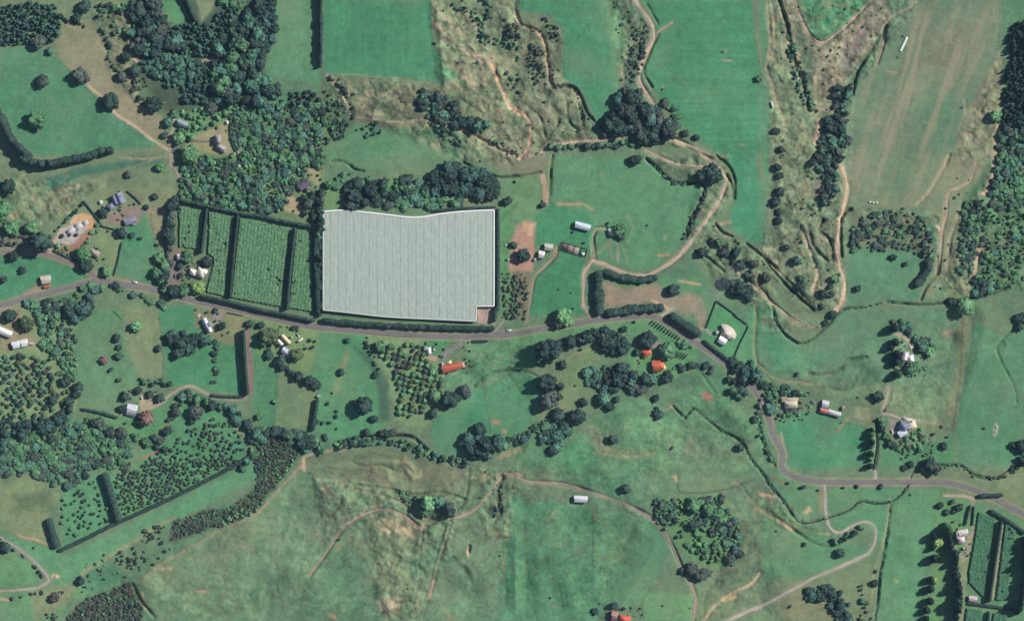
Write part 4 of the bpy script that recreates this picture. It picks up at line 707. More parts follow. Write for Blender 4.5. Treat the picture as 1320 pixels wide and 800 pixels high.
wood('A4 1220,150 1295,100 1340,100 1340,640 1180,610 1200,400 1230,300', 'pine', ['pine', 'pine', 'dark'], 5.2, 2.9, 4, 'blue-black pine in the plantation on the eastern edge', 'pines of the eastern plantation', 1.15)
wood('A4 1180,610 1295,640 1340,640 1340,800 1160,800', 'broadleaf', ['dark', 'mid', 'teal', 'grey'], 7, 4, 5.8, 'bush tree east of the bright clay track', 'trees east of the clay track', .9)
wood('B4 1160,0 1340,0 1340,250 1140,280 1120,200', 'broadleaf', ['mid', 'green', 'teal', 'mid'], 6.6, 3.2, 5, 'bush tree below the eastern plantation', 'trees below the eastern plantation', .9)
wood('B4 1110,400 1340,350 1340,620 1220,650 1110,640 1090,560', 'broadleaf', ['grey', 'mid', 'teal', 'mid', 'green'], 7.4, 3, 5, 'grey-green bush tree east of the clay cutting', 'trees east of the clay cutting', .6, .48)
wood('B4 1000,230 1110,220 1100,420 1020,600 970,560 980,420', 'broadleaf', ['mid', 'dark', 'green'], 5.6, 2.6, 4.2, 'bush tree west of the clay cutting', 'trees west of the clay cutting', .8, .85)
wood('B4 440,350 540,290 700,260 800,310 840,400 860,530 800,510 690,450 640,470 440,470', 'broadleaf', ['grey', 'dark', 'mid', 'green'], 6.4, 2.4, 4.4, 'scrubby tree in the horseshoe-shaped thicket', 'trees of the horseshoe thicket', .9, .8)
wood('A4 330,460 400,420 450,430 430,600 440,700 400,800 250,800 300,640 350,560', 'broadleaf', ['dark', 'dark', 'teal', 'grey'], 6.5, 3.8, 5.6, 'dark tree down the eastern gully', 'trees of the eastern gully', 1, .9)
wood('B4 270,0 380,0 370,180 330,280 300,200 290,80', 'broadleaf', ['dark', 'grey', 'teal'], 6.5, 3.6, 5.2, 'dark tree where the eastern gully narrows', 'trees in the narrow gully', 1, .9)
wood('A4 110,150 160,200 250,420 260,540 210,520 150,330', 'shrub', ['dark', 'teal', 'mid'], 5, 2.4, 3.8, '', '', 1, .75)
wood('B3 950,400 1050,430 1110,490 1190,520 1200,600 1150,640 1120,560 1020,470', 'broadleaf', ['grey', 'dark', 'brown'], 7, 4, 6, 'greyish tree along the gully west of the eastern streams', 'trees along the gully head', 1, .9)
wood('B3 1040,620 1100,600 1190,670 1180,710 1090,680', 'broadleaf', ['dark'], 6, 5, 6.6, 'dark tree in the oval clump beside the gully', 'trees of the oval clump', 1.1)
# south-west
wood('C1 190,0 370,0 330,80 370,110 390,380 280,340 200,170', 'broadleaf', ['mid', 'teal', 'green', 'mid'], 8.4, 3.4, 5.2, 'orchard tree in the grove east of the white sheds', 'grove trees east of the white sheds', .9)
for z_, d_ in (('A2 860,0 1295,0 1295,800 1000,800 700,640 330,500 340,380 900,400', .10), ('A3 0,100 240,160 240,390 400,590 400,700 150,760 0,800', .16), ('A3 500,0 600,0 690,150 620,400 540,430', .3), ('A4 90,0 700,0 450,420 420,800 90,800', .10), ('B4 60,0 400,0 400,760 250,760 60,400', .10), ('B4 900,150 1150,0 1000,600 800,700 900,420', .13), ('B3 880,400 1000,340 1295,560 1295,800 980,600', .14), ('B4 1000,230 1295,250 1295,640 1010,660', .25), ('D2 1100,60 1295,80 1230,400 1100,360', .12), ('B1 0,330 230,330 200,420 0,440', .12), ('D1 420,480 850,400 700,560 500,640 400,660', .15), ('B2 350,0 330,150 520,120 500,0', .1)):
    wood(z_, 'shrub', ['mid', 'dark', 'grey', 'teal', 'olive'], 6, .9, 2.1, '', '', .8, d_)
wood('C1 320,0 460,-20 470,10 380,70 330,80', 'broadleaf', ['dark', 'pine'], 8, 6, 7.5, 'dark tree at the northwest corner of the olive paddock', 'trees at the olive paddock corner', 1.1)
wood('C1 0,560 280,540 380,380 400,400 330,560 240,620 60,640 0,640', 'broadleaf', ['dark', 'pine', 'dark'], 8, 5, 7, 'dark tree in the belt below the grove', 'trees of the belt below the grove', 1.1)
wood('C1 0,650 220,620 440,540 640,660 640,800 0,800', 'broadleaf', ['green', 'mid', 'teal', 'green', 'mid'], 8, 4.2, 6.2, 'leafy tree in the wet bush at the western edge', 'trees of the western bush', .8, .95)
wood('D1 0,0 440,0 440,100 330,150 220,110 150,60 0,120', 'broadleaf', ['green', 'teal', 'mid', 'grey'], 7.5, 4, 6, 'leafy tree on the southern rim of the western bush', 'trees on the western bush rim', .8)
wood('C1 440,555 520,600 620,640 780,660', 'broadleaf', ['dark', 'grey', 'mid'], 7, 4, 6, 'tree along the drain below the white roofed house', 'trees along the drain', .9, line=8)
wood('C1 780,680 830,590 870,500 900,430', 'broadleaf', ['grey', 'mid', 'dark'], 6.5, 4, 5.5, 'greyish tree beside the drive above the dotted orchard', 'trees beside the dotted orchard', .9, line=9)
wood('C1 900,430 980,450 1080,490 1180,540 1260,610 1295,640', 'broadleaf', ['dark', 'mid', 'teal'], 7, 4.5, 6.5, 'dark tree in the belt east of the dotted orchard', 'trees of the curved belt', 1, line=10)
wood('C2 0,590 160,600 340,640 370,700 230,700 170,640 0,620', 'broadleaf', ['dark', 'mid', 'dark', 'green'], 8, 5, 7, 'dark tree in the belt at the head of the open hill', 'trees at the hill head', 1)
wood('C1 1215,600 1250,700 1200,800 D1 1160,30', 'broadleaf', ['dark', 'brown'], 7, 4, 5.5, 'dark tree at the eastern corner of the dotted orchard', 'trees at the orchard corner', 1, line=8)
wood('C1 820,140 900,130 1020,150 1010,190 930,230 850,240', 'broadleaf', ['dark', 'dark', 'pine'], 7.5, 5.5, 7, 'dark tree in the clump west of the long narrow white house', 'trees by the narrow white house', 1.1)
wood('C1 1000,180 1060,170 1060,260 1050,380', 'broadleaf', ['dark', 'green', 'mid'], 6, 3.2, 4.6, 'small tree in the line below the long narrow house', 'line trees below the narrow house', .9, line=7)
wood('C1 690,360 740,370 840,375', 'shrub', ['dark', 'mid'], 5, 2.6, 3.8, '', '', 1, line=6)
wood('B1 130,730 320,720 400,670 520,650 640,680 760,730 800,740', 'broadleaf', ['dark', 'mid', 'green'], 6.5, 3.6, 5.6, 'tree in the belt along the southern road verge', 'trees along the southern verge', .9, line=9)
wood('B1 130,740 350,730 450,690 420,790 200,800', 'shrub', ['mid', 'green', 'teal'], 6, 2.6, 4.2, '', '', 1, .9)
wood('B1 330,790 380,740 440,690 480,740 420,790', 'broadleaf', ['dark', 'pine'], 8, 6, 7.5, 'dark tree in the clump north of the olive paddock', 'dark trees north of the olive paddock', 1.1)
wood('B1 860,210 840,330 830,440 820,560 800,650', 'broadleaf', ['dark', 'brown', 'dark', 'grey'], 7, 5.5, 6.8, 'dark tree in the belt west of the vine blocks', 'trees west of the vine blocks', 1.2, line=7)
wood('B2 312,340 312,480 310,600 310,780', 'broadleaf', ['dark', 'brown', 'dark'], 6, 3.6, 5, 'dark tree in the tall belt between vines and netting', 'trees between vines and netting', 1.9, line=4)
wood('B2 320,180 318,330', 'broadleaf', ['dark', 'grey'], 6, 4, 5, 'dark tree at the head of the netting belt', 'trees heading the netting belt', 1.9, line=4)
wood('B1 450,400 500,370 490,330 430,400 380,460 400,480', 'shrub', ['green', 'bright', 'mid'], 5, 2.4, 4, '', '', 1, .9)
wood('B1 255,460 350,500 330,440 280,430', 'shrub', ['green', 'bright', 'mid'], 5, 2.2, 3.6, '', '', 1, .9)
wood('B1 0,415 120,430 110,445 0,450', 'shrub', ['brown', 'grey', 'rust'], 4.4, 2, 3, '', '', 1, .9); wood('B1 60,395 190,420', 'shrub', ['grey', 'mid'], 5, 2, 3, '', '', 1, line=4)
wood('B1 280,370 410,230', 'shrub', ['dark', 'mid'], 4.5, 1.8, 3, '', '', 1.2, line=2)
# centre
wood('C2 60,230 130,290 200,335 295,385', 'broadleaf', ['dark', 'pine', 'dark'], 6.5, 4.5, 6, 'dark tree in the diagonal row below the cream buildings', 'diagonal row trees', 1.1, line=7)
wood('C2 1000,650 1080,600 1130,660 1200,640 1180,730 1060,750', 'broadleaf', ['dark', 'dark', 'pine'], 9.5, 6.5, 9, 'large dark tree in the clump above the bare hill', 'trees of the hill foot clump', 1.2)
wood('C2 1180,640 1240,650 1295,650 C3 60,650 100,600 160,590', 'broadleaf', ['green', 'mid', 'dark'], 7, 4, 5.5, 'tree along the hedgerow east of the hill foot clump', 'hedgerow trees east of the clump', .9, line=8)
wood('C2 390,675 520,655 640,650 750,680 830,720 940,750 1040,765', 'shrub', ['dark', 'teal', 'mid', 'green'], 5, 2.6, 4.2, '', '', 1, line=11)
wood('C2 600,620 690,610 700,650 600,660', 'broadleaf', ['grey', 'dark'], 7, 4.5, 6, 'greyish tree on the stream below the dark swale', 'trees on the stream', 1)
wood('C3 320,140 440,110 560,130 570,220 500,250 450,200 330,170', 'broadleaf', ['dark', 'dark', 'grey'], 8.5, 5.5, 8, 'dark tree in the clump north of the loop paddock', 'trees north of the loop paddock', 1.1)
wood('C3 480,280 560,300 660,360 650,430 560,420 470,400', 'broadleaf', ['dark', 'brown', 'dark', 'grey'], 8.5, 5.5, 8, 'dark tree in the clump south-west of the orange villa', 'trees south-west of the villa', 1.1)
wood('C3 350,310 480,290 470,400 380,420', 'broadleaf', ['dark', 'green', 'teal'], 7.5, 4.5, 6.5, 'tree in the middle of the horseshoe of trees', 'trees within the horseshoe', 1)
wood('C3 150,590 280,560 270,640 200,730 140,680', 'broadleaf', ['dark', 'teal', 'dark', 'green'], 8, 5, 7, 'dark tree in the clump south of the horseshoe', 'trees south of the horseshoe', 1)
wood('C3 1060,260 1200,270 1230,340 1170,370 1080,330', 'broadleaf', ['dark', 'dark', 'pine'], 9, 6, 8.5, 'dark tree in the clump on the road bend', 'trees on the road bend', 1.2)
wood('C3 1060,350 1170,400 1150,450 1080,450', 'broadleaf', ['dark', 'mid'], 8.5, 5.5, 7.5, 'dark tree south-west of the road bend clump', 'trees below the road bend', 1.1)
wood('C3 1220,460 1210,560 1240,680 1280,760', 'shrub', ['dark', 'mid'], 4.5, 2, 3.4, '', '', 1, line=4); wood('C3 1200,380 1295,400', 'shrub', ['dark', 'mid', 'grey'], 5, 2.6, 4, '', '', 1, line=8)
wood('C3 800,190 850,160 880,200 840,210', 'shrub', ['green', 'teal'], 5, 2.6, 4, '', '', 1); wood('C3 820,300 890,285 960,290 980,330', 'broadleaf', ['grey', 'dark'], 6, 3.6, 5, 'greyish tree in the line east of the orange villa', 'line trees east of the villa', .9, line=6)
# south-east
wood('D3 700,205 800,190 830,240 800,330 730,310 690,280', 'broadleaf', ['mid', 'dark', 'teal', 'green'], 6.4, 3, 4.8, 'small tree in the northwest of the fenced bush block', 'northwest trees of the bush block', .95)
wood('D3 830,230 930,190 1020,180 1070,260 1130,360 1130,450 1080,530 1040,440 1000,380 940,330 900,300', 'broadleaf', ['mid', 'green', 'dark', 'teal', 'grey'], 7, 3.4, 5.6, 'tree in the eastern half of the fenced bush block', 'eastern trees of the bush block', 1)
wood('D3 780,340 850,420 930,500 1000,440 940,420 900,460', 'broadleaf', ['dark', 'mid', 'green'], 6, 3, 4.6, 'small tree on the southern edge of the fenced bush block', 'southern trees of the bush block', .95)
wood('D3 830,300 940,320 1040,440 1060,540 960,500 880,380', 'shrub', ['green', 'mid', 'olive'], 6, 2.4, 4, '', '', 1, .6)
wood('D4 200,650 320,620 400,650 440,720 440,800 370,800 330,690 230,690', 'broadleaf', ['dark', 'dark', 'pine'], 7.5, 4.5, 6.5, 'dark tree in the curved clump below the gravel drive', 'trees of the curved clump', 1)
wood('D4 490,640 520,720 490,800 545,790', 'shrub', ['dark', 'mid', 'brown'], 5, 2, 3.4, '', '', 1, line=7)
wood('D4 350,410 400,395 450,370 500,335', 'shrub', ['dark', 'mid', 'grey'], 4.6, 2.6, 4, '', '', 1.2, line=6)
wood('D4 955,470 960,560 970,660 960,800', 'poplar', ['dark', 'pine'], 6.5, 4, 5.4, 'tall dark tree in the row below the cream farmhouse', 'tall row below the cream farmhouse', .85, line=4)
wood('D4 1292,390 1292,500 1285,640 1262,760', 'poplar', ['pine', 'dark'], 5.2, 3, 4, 'tall dark pine-like tree in the row at the eastern vine block', 'tall row at the eastern vines', 1.15, line=1.2)
wood('D4 905,320 925,380 935,450', 'poplar', ['dark', 'mid'], 6, 3.4, 4.4, 'tall tree in the short row west of the cream farmhouse', 'short row west of the farmhouse', .9, line=2)
wood('C4 545,600 540,690 535,780', 'poplar', ['dark', 'mid'], 8, 2.8, 3.8, 'tall narrow tree west of the grassy lane', 'tall trees west of the lane', .72, line=2)
wood('C4 600,560 610,620 650,680 680,690', 'broadleaf', ['dark', 'mid'], 6, 3.6, 5, 'dark tree west of the grey pyramid roof', 'trees west of the pyramid roof', 1, line=5)
wood('C4 690,640 790,600 820,650 790,700 700,710', 'shrub', ['mid', 'green', 'olive', 'teal'], 5.4, 2.6, 4.2, '', '', 1, .9)
wood('C4 660,80 740,120 820,190 840,230', 'broadleaf', ['mid', 'teal', 'green', 'dark'], 6, 3.4, 4.8, 'garden tree round the northern white house', 'garden trees of the northern white house', .9, line=9)
wood('C4 0,370 60,370 200,420 215,440 80,440 60,530 40,520', 'broadleaf', ['mid', 'dark', 'teal'], 6, 3.2, 4.8, 'garden tree around the cream house by the bend', 'garden trees at the bend', .9); wood('C4 60,500 180,500 180,540 100,545', 'broadleaf', ['mid', 'green', 'grey'], 6.5, 3.6, 5, 'garden tree south of the cream house by the bend', 'garden trees south of the cream house', .9)
wood('D4 770,20 860,20 850,60 770,50', 'broadleaf', ['grey', 'dark'], 8, 6, 8, 'big grey-green tree by the road and stream', 'big trees by road and stream', 1.1); wood('D4 670,20 760,10 750,50 690,50', 'broadleaf', ['dark'], 8, 5, 7, 'dark tree beside the stream bridge', 'trees beside the stream bridge', 1.1)
wood('D4 870,40 990,45 1040,82 1120,95 1180,95 1290,30', 'shrub', ['dark', 'mid', 'grey'], 3.2, 1, 3, '', '', 1, line=4, dens=.9); wood('D4 0,60 60,150 110,210 150,270 210,320 330,295 430,260 490,215 560,225 640,215 690,180 725,135', 'shrub', ['dark', 'mid', 'grey', 'teal'], 2.0, .6, 1.5, '', '', .8, line=1.8, dens=.8)
wood('D4 640,220 620,400 590,560 575,700 560,820', 'shrub', ['dark', 'mid', 'green'], 2.0, .6, 1.5, '', '', .8, line=1.6, dens=.75)
wood('C3 790,490 850,545 890,500 930,530 1030,610 1120,660 1160,720 D3 1170,0 1240,90 1295,170', 'shrub', ['dark', 'mid', 'grey'], 2.0, .6, 1.6, '', '', .8, line=1.8, dens=.85)
wood('C4 60,0 90,100 200,182 330,92 400,20 500,5 B4 620,722 800,735 950,715 1100,690 1220,652', 'shrub', ['dark', 'mid', 'teal'], 2.0, .6, 1.5, '', '', .8, line=1.6, dens=.8)
wood('C3 0,650 90,600 190,545', 'shrub', ['dark', 'mid'], 4, 1.8, 3, '', '', 1, line=4); wood('C2 540,160 570,230 600,300', 'shrub', ['dark'], 5, 2, 3, '', '', 1, line=4)
wood('B3 690,45 760,110 820,140 930,135 945,190 905,280 880,330 850,400', 'shrub', ['dark', 'mid', 'grey'], 2.8, 1, 2.8, '', '', 1, line=5, dens=.8)
wood('A3 80,220 150,220 170,380 110,420 80,300', 'shrub', ['grey', 'dark', 'rust', 'dark'], 4.6, 2, 3.4, '', '', 1, .8); wood('A3 140,80 200,100 240,160 230,220 170,150', 'shrub', ['dark', 'grey'], 4.4, 1.8, 3, '', '', 1, .6)
wood('A3 600,130 670,120 660,250 600,400 560,420 570,300', 'shrub', ['grey', 'dark', 'mid'], 4.6, 1.8, 3, '', '', 1, .8); wood('A3 200,430 300,440 350,560 400,590', 'shrub', ['dark', 'dark', 'brown'], 3.6, 1.4, 2.6, '', '', 1, line=3)
wood('A2 1050,60 1100,100 1120,190 1200,210 1295,240', 'shrub', ['dark', 'green', 'teal', 'mid'], 4.6, 2, 3.4, '', '', 1, line=9); wood('A2 1100,0 1150,30 1130,90', 'shrub', ['dark', 'mid'], 5, 2.4, 3.8, '', '', 1, line=5); wood('A2 1220,90 1295,130 1295,210 1220,200', 'shrub', ['grey', 'dark', 'rust'], 5, 2, 3.4, '', '', 1); wood('A2 960,30 1040,50 1060,80', 'shrub', ['mid', 'dark'], 5, 1.8, 3, '', '', 1, line=5)
wood('A2 360,380 420,430 470,520 480,570', 'shrub', ['dark', 'rust'], 4, 1.8, 3, '', '', 1.1, line=3); wood('A2 360,600 470,580 420,690 370,690', 'shrub', ['dark', 'mid', 'dark'], 4.8, 2.2, 3.6, '', '', 1); wood('A2 330,440 440,520 460,590 360,620', 'shrub', ['mid', 'olive', 'dark'], 5.4, 1.8, 3, '', '', 1, .5)
wood('A2 500,640 600,600 540,670 620,640', 'shrub', ['dark', 'mid'], 4, 1.6, 2.6, '', '', 1, line=3); wood('A2 850,600 940,610 1000,680 1010,720 960,720 900,660', 'shrub', ['dark', 'mid'], 4.8, 2.2, 3.6, '', '', 1); wood('A2 1060,640 1180,690 1230,760', 'shrub', ['mid', 'dark', 'grey'], 5, 1.6, 2.8, '', '', 1, line=9, dens=.5); wood('A2 1230,360 1295,350 1295,500 1240,440', 'shrub', ['mid', 'grey'], 5, 1.8, 3, '', '', 1, .6)
wood('A1 510,140 530,210 540,300 560,350', 'shrub', ['dark', 'mid'], 4.6, 2.2, 3.4, '', '', 1, line=4); wood('A1 300,80 350,110 410,125', 'shrub', ['dark'], 4, 2.2, 3.6, '', '', 1, line=3); wood('A1 470,20 640,10 640,100 560,60 490,90', 'shrub', ['dark', 'mid', 'grey', 'green'], 5.4, 2.6, 4.4, '', '', 1.1); wood('A1 540,80 640,110 620,200 560,190', 'shrub', ['green', 'mid', 'grey'], 6, 2.2, 3.6, '', '', 1, .6)
wood('A1 560,330 720,380 740,470 830,500 760,560 640,450', 'shrub', ['olive', 'grey', 'mid', 'brown'], 6, 2.4, 4, '', '', 1, .6); wood('A1 850,560 1070,510 1090,590 930,690 880,640 960,590', 'shrub', ['green', 'bright', 'mid'], 6, 2.6, 4.2, '', '', 1, .85); wood('A1 890,720 960,730 1050,780 1130,800 900,800', 'shrub', ['green', 'mid', 'teal', 'bright'], 6, 3, 4.6, '', '', 1)
wood('D1 850,310 1000,260 1120,250 1295,110 1295,230 1190,300 960,370 840,400', 'shrub', ['rust', 'grey', 'grey', 'mid', 'rust'], 3.3, 1.3, 2.3, '', '', .75, 1); wood('D1 1110,260 1295,230 1200,300 1080,340', 'shrub', ['teal', 'green', 'mid'], 5, 2, 3.4, '', '', 1, .7); wood('D2 0,20 150,-20 160,60 100,140 0,240', 'shrub', ['rust', 'grey', 'grey', 'mid', 'rust'], 3.3, 1.3, 2.3, '', '', .75, 1); wood('D2 190,0 130,80 60,170 0,250', 'shrub', ['green', 'mid'], 4.6, 1.8, 3, '', '', 1, line=4)
wood('C2 0,630 150,650 220,720 170,770 60,810 -10,810', 'shrub', ['rust', 'grey', 'dark', 'mid'], 3.5, 1.4, 2.6, '', '', .8, 1)
wood('D1 700,360 800,320 820,350 740,400 690,460', 'shrub', ['rust', 'dark', 'grey'], 4.6, 2, 3.2, '', '', .9, .85); wood('D1 560,460 660,430 690,540 600,560', 'shrub', ['rust', 'brown', 'dark'], 5.6, 2, 3, '', '', .9, .6); wood('D1 780,380 820,440 790,430', 'shrub', ['rust', 'dark'], 4.4, 2, 3, '', '', .9)
wood('D1 320,800 420,690 640,610 700,720 700,800', 'shrub', ['rust', 'grey', 'brown', 'dark', 'mid'], 3.5, 1.4, 2.6, '', '', .75, .97); wood('D1 230,760 290,760 280,800 230,800', 'shrub', ['rust', 'brown'], 5, 2, 3.4, '', '', 1); wood('D1 0,400 60,440 180,540 210,600', 'shrub', ['dark'], 5, 1.6, 2.6, '', '', 1, line=4, dens=.5); wood('D1 60,690 140,660 340,655 400,660', 'shrub', ['dark', 'brown'], 5, 1.6, 2.6, '', '', 1, line=5, dens=.5)
wood('D1 480,550 620,480 760,500 840,440', 'shrub', ['dark', 'mid'], 6, 1.5, 2.6, '', '', 1, line=12, dens=.4); wood('C2 1000,20 1060,30 1000,100 960,60', 'shrub', ['mid', 'dark'], 6, 2, 3, '', '', 1, .3)
wood('B4 500,0 520,0 505,10', 'shrub', ['mid'], 6, 2, 3, '', ''); wood('D2 690,170 760,180 780,210 720,200', 'shrub', ['dark', 'mid'], 5, 1.8, 2.8, '', '', 1, line=4); wood('D2 1170,120 1220,150 1215,260 1170,300', 'shrub', ['dark', 'grey'], 5, 1.6, 2.8, '', '', 1, .5)
wood('B3 0,580 80,580 75,800 0,800', 'shrub', ['olive', 'brown', 'dark', 'mid'], 4.6, 1.6, 2.6, '', '', 1, .7); wood('B2 1210,580 1290,580 1290,800 1215,800', 'shrub', ['olive', 'dark', 'mid'], 4.4, 1.6, 2.6, '', '', 1, .7)
wood('B4 1040,600 1130,580 1140,680 1030,690', 'broadleaf', ['green', 'mid', 'dark'], 7, 4, 5.5, 'tree below the clay cutting at the hedgerow', 'trees below the cutting', .9); wood('C4 1240,50 1295,40 1295,110 1260,90', 'broadleaf', ['dark'], 7, 4.5, 6, 'dark tree at the hooked ditch', 'trees at the hooked ditch', 1)
wood('C4 1240,680 1340,650 1340,700 1250,710', 'broadleaf', ['dark'], 8, 5, 6.5, 'dark tree on the far eastern paddock edge', 'trees on the far eastern edge', 1)
wood('D1 30,420 10,440', 'shrub', ['dark', 'mid'], 4, 3, 4, '', '', 1, line=8)
for z_, n_ in (('A1 1070,500 1295,520 1295,800 1180,800 1130,600', .6), ('B1 880,0 1130,20 1295,120 1295,290 1040,262 890,225', .5), ('B2 0,0 350,0 330,60 250,60 240,130 180,190 120,280 0,290', .5), ('A2 0,500 330,500 360,640 350,800 0,800', .5), ('C1 0,650 220,620 440,540 640,660 640,800 0,800', .5), ('D3 700,205 830,200 1020,180 1130,360 1080,530 900,480 700,310', .4), ('B4 1110,200 1340,200 1340,620 1100,640', .3), ('A4 1180,640 1340,640 1340,800 1160,800', .5), ('C1 190,0 370,0 390,380 280,340 200,170', .4), ('A1 640,0 760,0 900,230 1000,300 960,360 720,280', .35)):
    wood(z_, 'shrub', ['green', 'olive', 'mid', 'green', 'teal', 'grey', 'bright'], 4.4, 1.2, 2.8, '', '', 1.3, n_)
# the citrus orchard behind the cottage and the dotted orchard
def orchard(s, sp, ang, tones, r0, r1, label, group, dens=.95, jit=.18):
    pts = P(s); a = np.array(pts); c = a.mean(0); rng = np.random.default_rng(int(c[0])); R_ = np.linalg.norm(a-c, axis=1).max(); n = int(R_/sp)+1; ca, sa = math.cos(math.radians(ang)), math.sin(math.radians(ang))
    for i in range(-n, n+1):
        for j in range(-n, n+1):
            u = i*sp+rng.uniform(-jit, jit)*sp; v = j*sp+rng.uniform(-jit, jit)*sp; x = c[0]+u*ca-v*sa; y = c[1]+u*sa+v*ca
            if rng.random() < dens and bool(inside(np.array(x), np.array(y), pts)): SPEC.append(('orchard', tones[rng.integers(len(tones))], x, y, rng.uniform(r0, r1), 1, label, group))
orchard('C2 560,180 830,180 840,250 900,340 930,400 860,440 840,490 770,560 700,560 700,400 670,300 600,230', 7.4, 12, ['mid', 'green', 'olive', 'mid', 'grey'], 2.7, 4.1, 'round orchard tree in the grove beside the small white cottage', 'orchard trees beside the cottage')
orchard('C1 650,800 820,690 980,560 1110,540 1220,680 1150,800', 5.6, 25, ['mid', 'grey', 'olive', 'dark'], 1.5, 2.6, 'small round bush in the dotted orchard on the southern slope', 'bushes of the dotted orchard', .62, .35)
orchard('D1 560,80 640,60 760,0 1190,0 1080,60 900,150 720,230 610,280 570,150', 4.6, 25, ['mid', 'grey', 'dark', 'olive'], 1.6, 2.6, 'small round bush in the dotted orchard above the long clipped hedge', 'bushes above the long hedge', .85, .3)
orchard('D1 300,200 480,100 550,310 420,350 310,420', 6.4, 25, ['dark', 'mid'], 1.4, 2.6, 'small round bush between the two thick hedge stubs', 'bushes between the hedge stubs', .6, .35)
NAMES['orchard'] = 'orchard_tree'; CATS['orchard'] = 'orchard tree'
orchard('C1 0,240 190,225 280,340 385,400 370,470 270,530 0,560', 7.6, -38, ['mid', 'grey', 'mid', 'olive', 'dark', 'teal'], 2.3, 3.9, 'round tree in the planted rows south of the white sheds', 'planted rows south of the white sheds', .88, .22)
for z_, n_ in (('px 135,250 165,240 175,262 160,300 180,312 150,312 120,280', .35), ('px 112,318 135,318 140,345 115,345', .5), ('px 232,338 270,338 275,370 235,372', .35), ('px 252,396 292,400 300,430 270,440 255,425', .3), ('px 350,420 402,425 400,450 380,470 352,460', .3), ('px 545,440 605,440 615,485 560,490', .22), ('px 820,440 870,445 880,495 820,495', .3), ('px 1000,505 1045,505 1045,545 1000,545', .4), ('px 1150,440 1195,440 1195,485 1150,490', .4), ('px 1150,560 1200,555 1205,590 1160,592', .45), ('px 1222,668 1262,672 1258,722 1225,715', .3), ('px 150,505 205,500 200,550 155,548', .25), ('px 270,165 300,165 310,215 285,215', .12), ('px 780,785 830,780 830,805 780,805', .4), ('px 385,220 420,215 425,262 385,262', .4)):
    wood(z_, 'shrub', ['mid', 'dark', 'green', 'grey', 'olive'], 4.2, .8, 2.0, '', '', 1, n_)
# --- single trees
single('A1 400,375,42,grey 212,402,32,grey 547,502,42 760,515,42 600,378,26,grey 618,282,26 192,208,36,grey 827,600,26,teal 812,665,18,grey 880,680,32,green 932,762,46,green 1042,532,30,grey 665,350,32 250,250,20,teal 378,92,24 418,35,32 860,560,22,mid 330,150,1')
single('A1 188,588,50', 'broadleaf', 'bright')
single('B1 45,155,36 20,265,42,bright 12,300,26,bright 60,355,36,bright 160,355,36,green 70,496,28 112,565,18 22,610,18,grey 787,60,24,bright 632,95,18,grey 762,205,17 600,380,26 650,393,14 690,410,11 770,440,12 787,500,28,mid 812,540,30,mid 772,580,30,mid 800,608,28,mid 525,572,28,green 412,490,40,bright 428,545,34 975,650,36,lime 905,662,32,mid 855,668,36 920,500,30,mid 1017,527,28 885,545,18 887,590,14 508,285,24 345,620,1 720,255,14')
single('B1 212,425,52', 'broadleaf', 'dark', 1.6)
single('B2 1237,225,24 1270,130,8 1265,440,18 185,275,7')
single('B3 150,245,16 55,492,34 352,430,8 297,378,8 470,335,10 248,785,40,green 985,95,48 930,105,26 603,25,28 937,475,28 528,368,34,mid 535,402,18 790,660,30 882,310,14 290,675,6 300,755,7 665,345,7 230,660,5 150,225,7 15,450,12')
single('B4 85,60,20 97,100,18 97,180,22 75,230,24 88,280,18 90,320,20 132,450,15,grey 178,517,24 202,605,20,mid 200,645,22 308,682,24 366,607,22,mid 345,645,15 346,682,17 302,742,14 478,655,18 185,410,8 712,535,14 652,500,18 1005,742,44,green 940,720,26 357,780,20 25,600,26,grey')
single('A4 82,645,16 102,735,17 1150,570,30,green 990,528,5 675,283,5 700,180,6,grey'); single('A3 1212,385,18,mid 1290,645,16 760,490,9 740,437,7 1035,257,6 850,655,18 905,675,16')
single('C1 675,97,30,green 575,155,20 585,200,14 588,240,22,mid 778,205,17 512,265,20,pink 545,310,13 585,358,13,grey 680,410,20 737,430,20 787,448,24 617,440,24 602,500,22 722,545,38,pink 690,568,24 55,45,34 1090,95,22 1227,85,20 1280,90,18 1282,155,20 492,570,28,grey 602,620,30,grey 812,698,18 1060,20,14 945,560,20 965,520,36,grey 300,690,1 325,365,26 263,455,24')
single('C1 135,85,40', 'broadleaf', 'olive'); single('C2 70,145,48,olive 203,235,34,olive 40,165,30,mid')
single('C2 450,167,14 25,90,18 265,165,11 290,170,9 245,205,11 280,200,11 188,105,14 206,105,9 420,322,17 375,425,7 354,475,12 396,515,9 395,540,11 395,600,7 582,550,20 587,335,15 545,615,20 432,680,17 476,672,17 516,670,17 561,665,13 882,440,34,mid 1027,415,32,grey 870,522,24 610,195,30,mid 95,465,14,mid 15,540,18,mid 300,565,14 330,570,12,brown 360,568,12 120,97,6 155,102,5 690,495,8 905,385,14 1100,600,32 1220,680,24,mid')
single('C2 530,483,46 958,452,46', 'broadleaf', 'dark', 1.1)
single('C3 182,215,66 170,225,50 172,372,48 178,460,44,grey', 'broadleaf', 'dark', 1.15)
single('C3 250,285,22 287,172,34 240,390,20 230,440,20,grey 227,530,32 320,540,42 550,110,17 667,160,42 617,225,18 450,450,34,teal 482,490,22 690,358,28,teal 762,343,30 716,530,26 708,448,20 712,500,12 1190,555,17 1206,635,12 1120,690,20 497,650,24 785,692,10,grey 762,215,44,mid 838,310,14,grey 600,75,9 310,388,6 340,210,10 230,75,1 350,470,22 515,455,16 270,72,30,green 232,82,28')
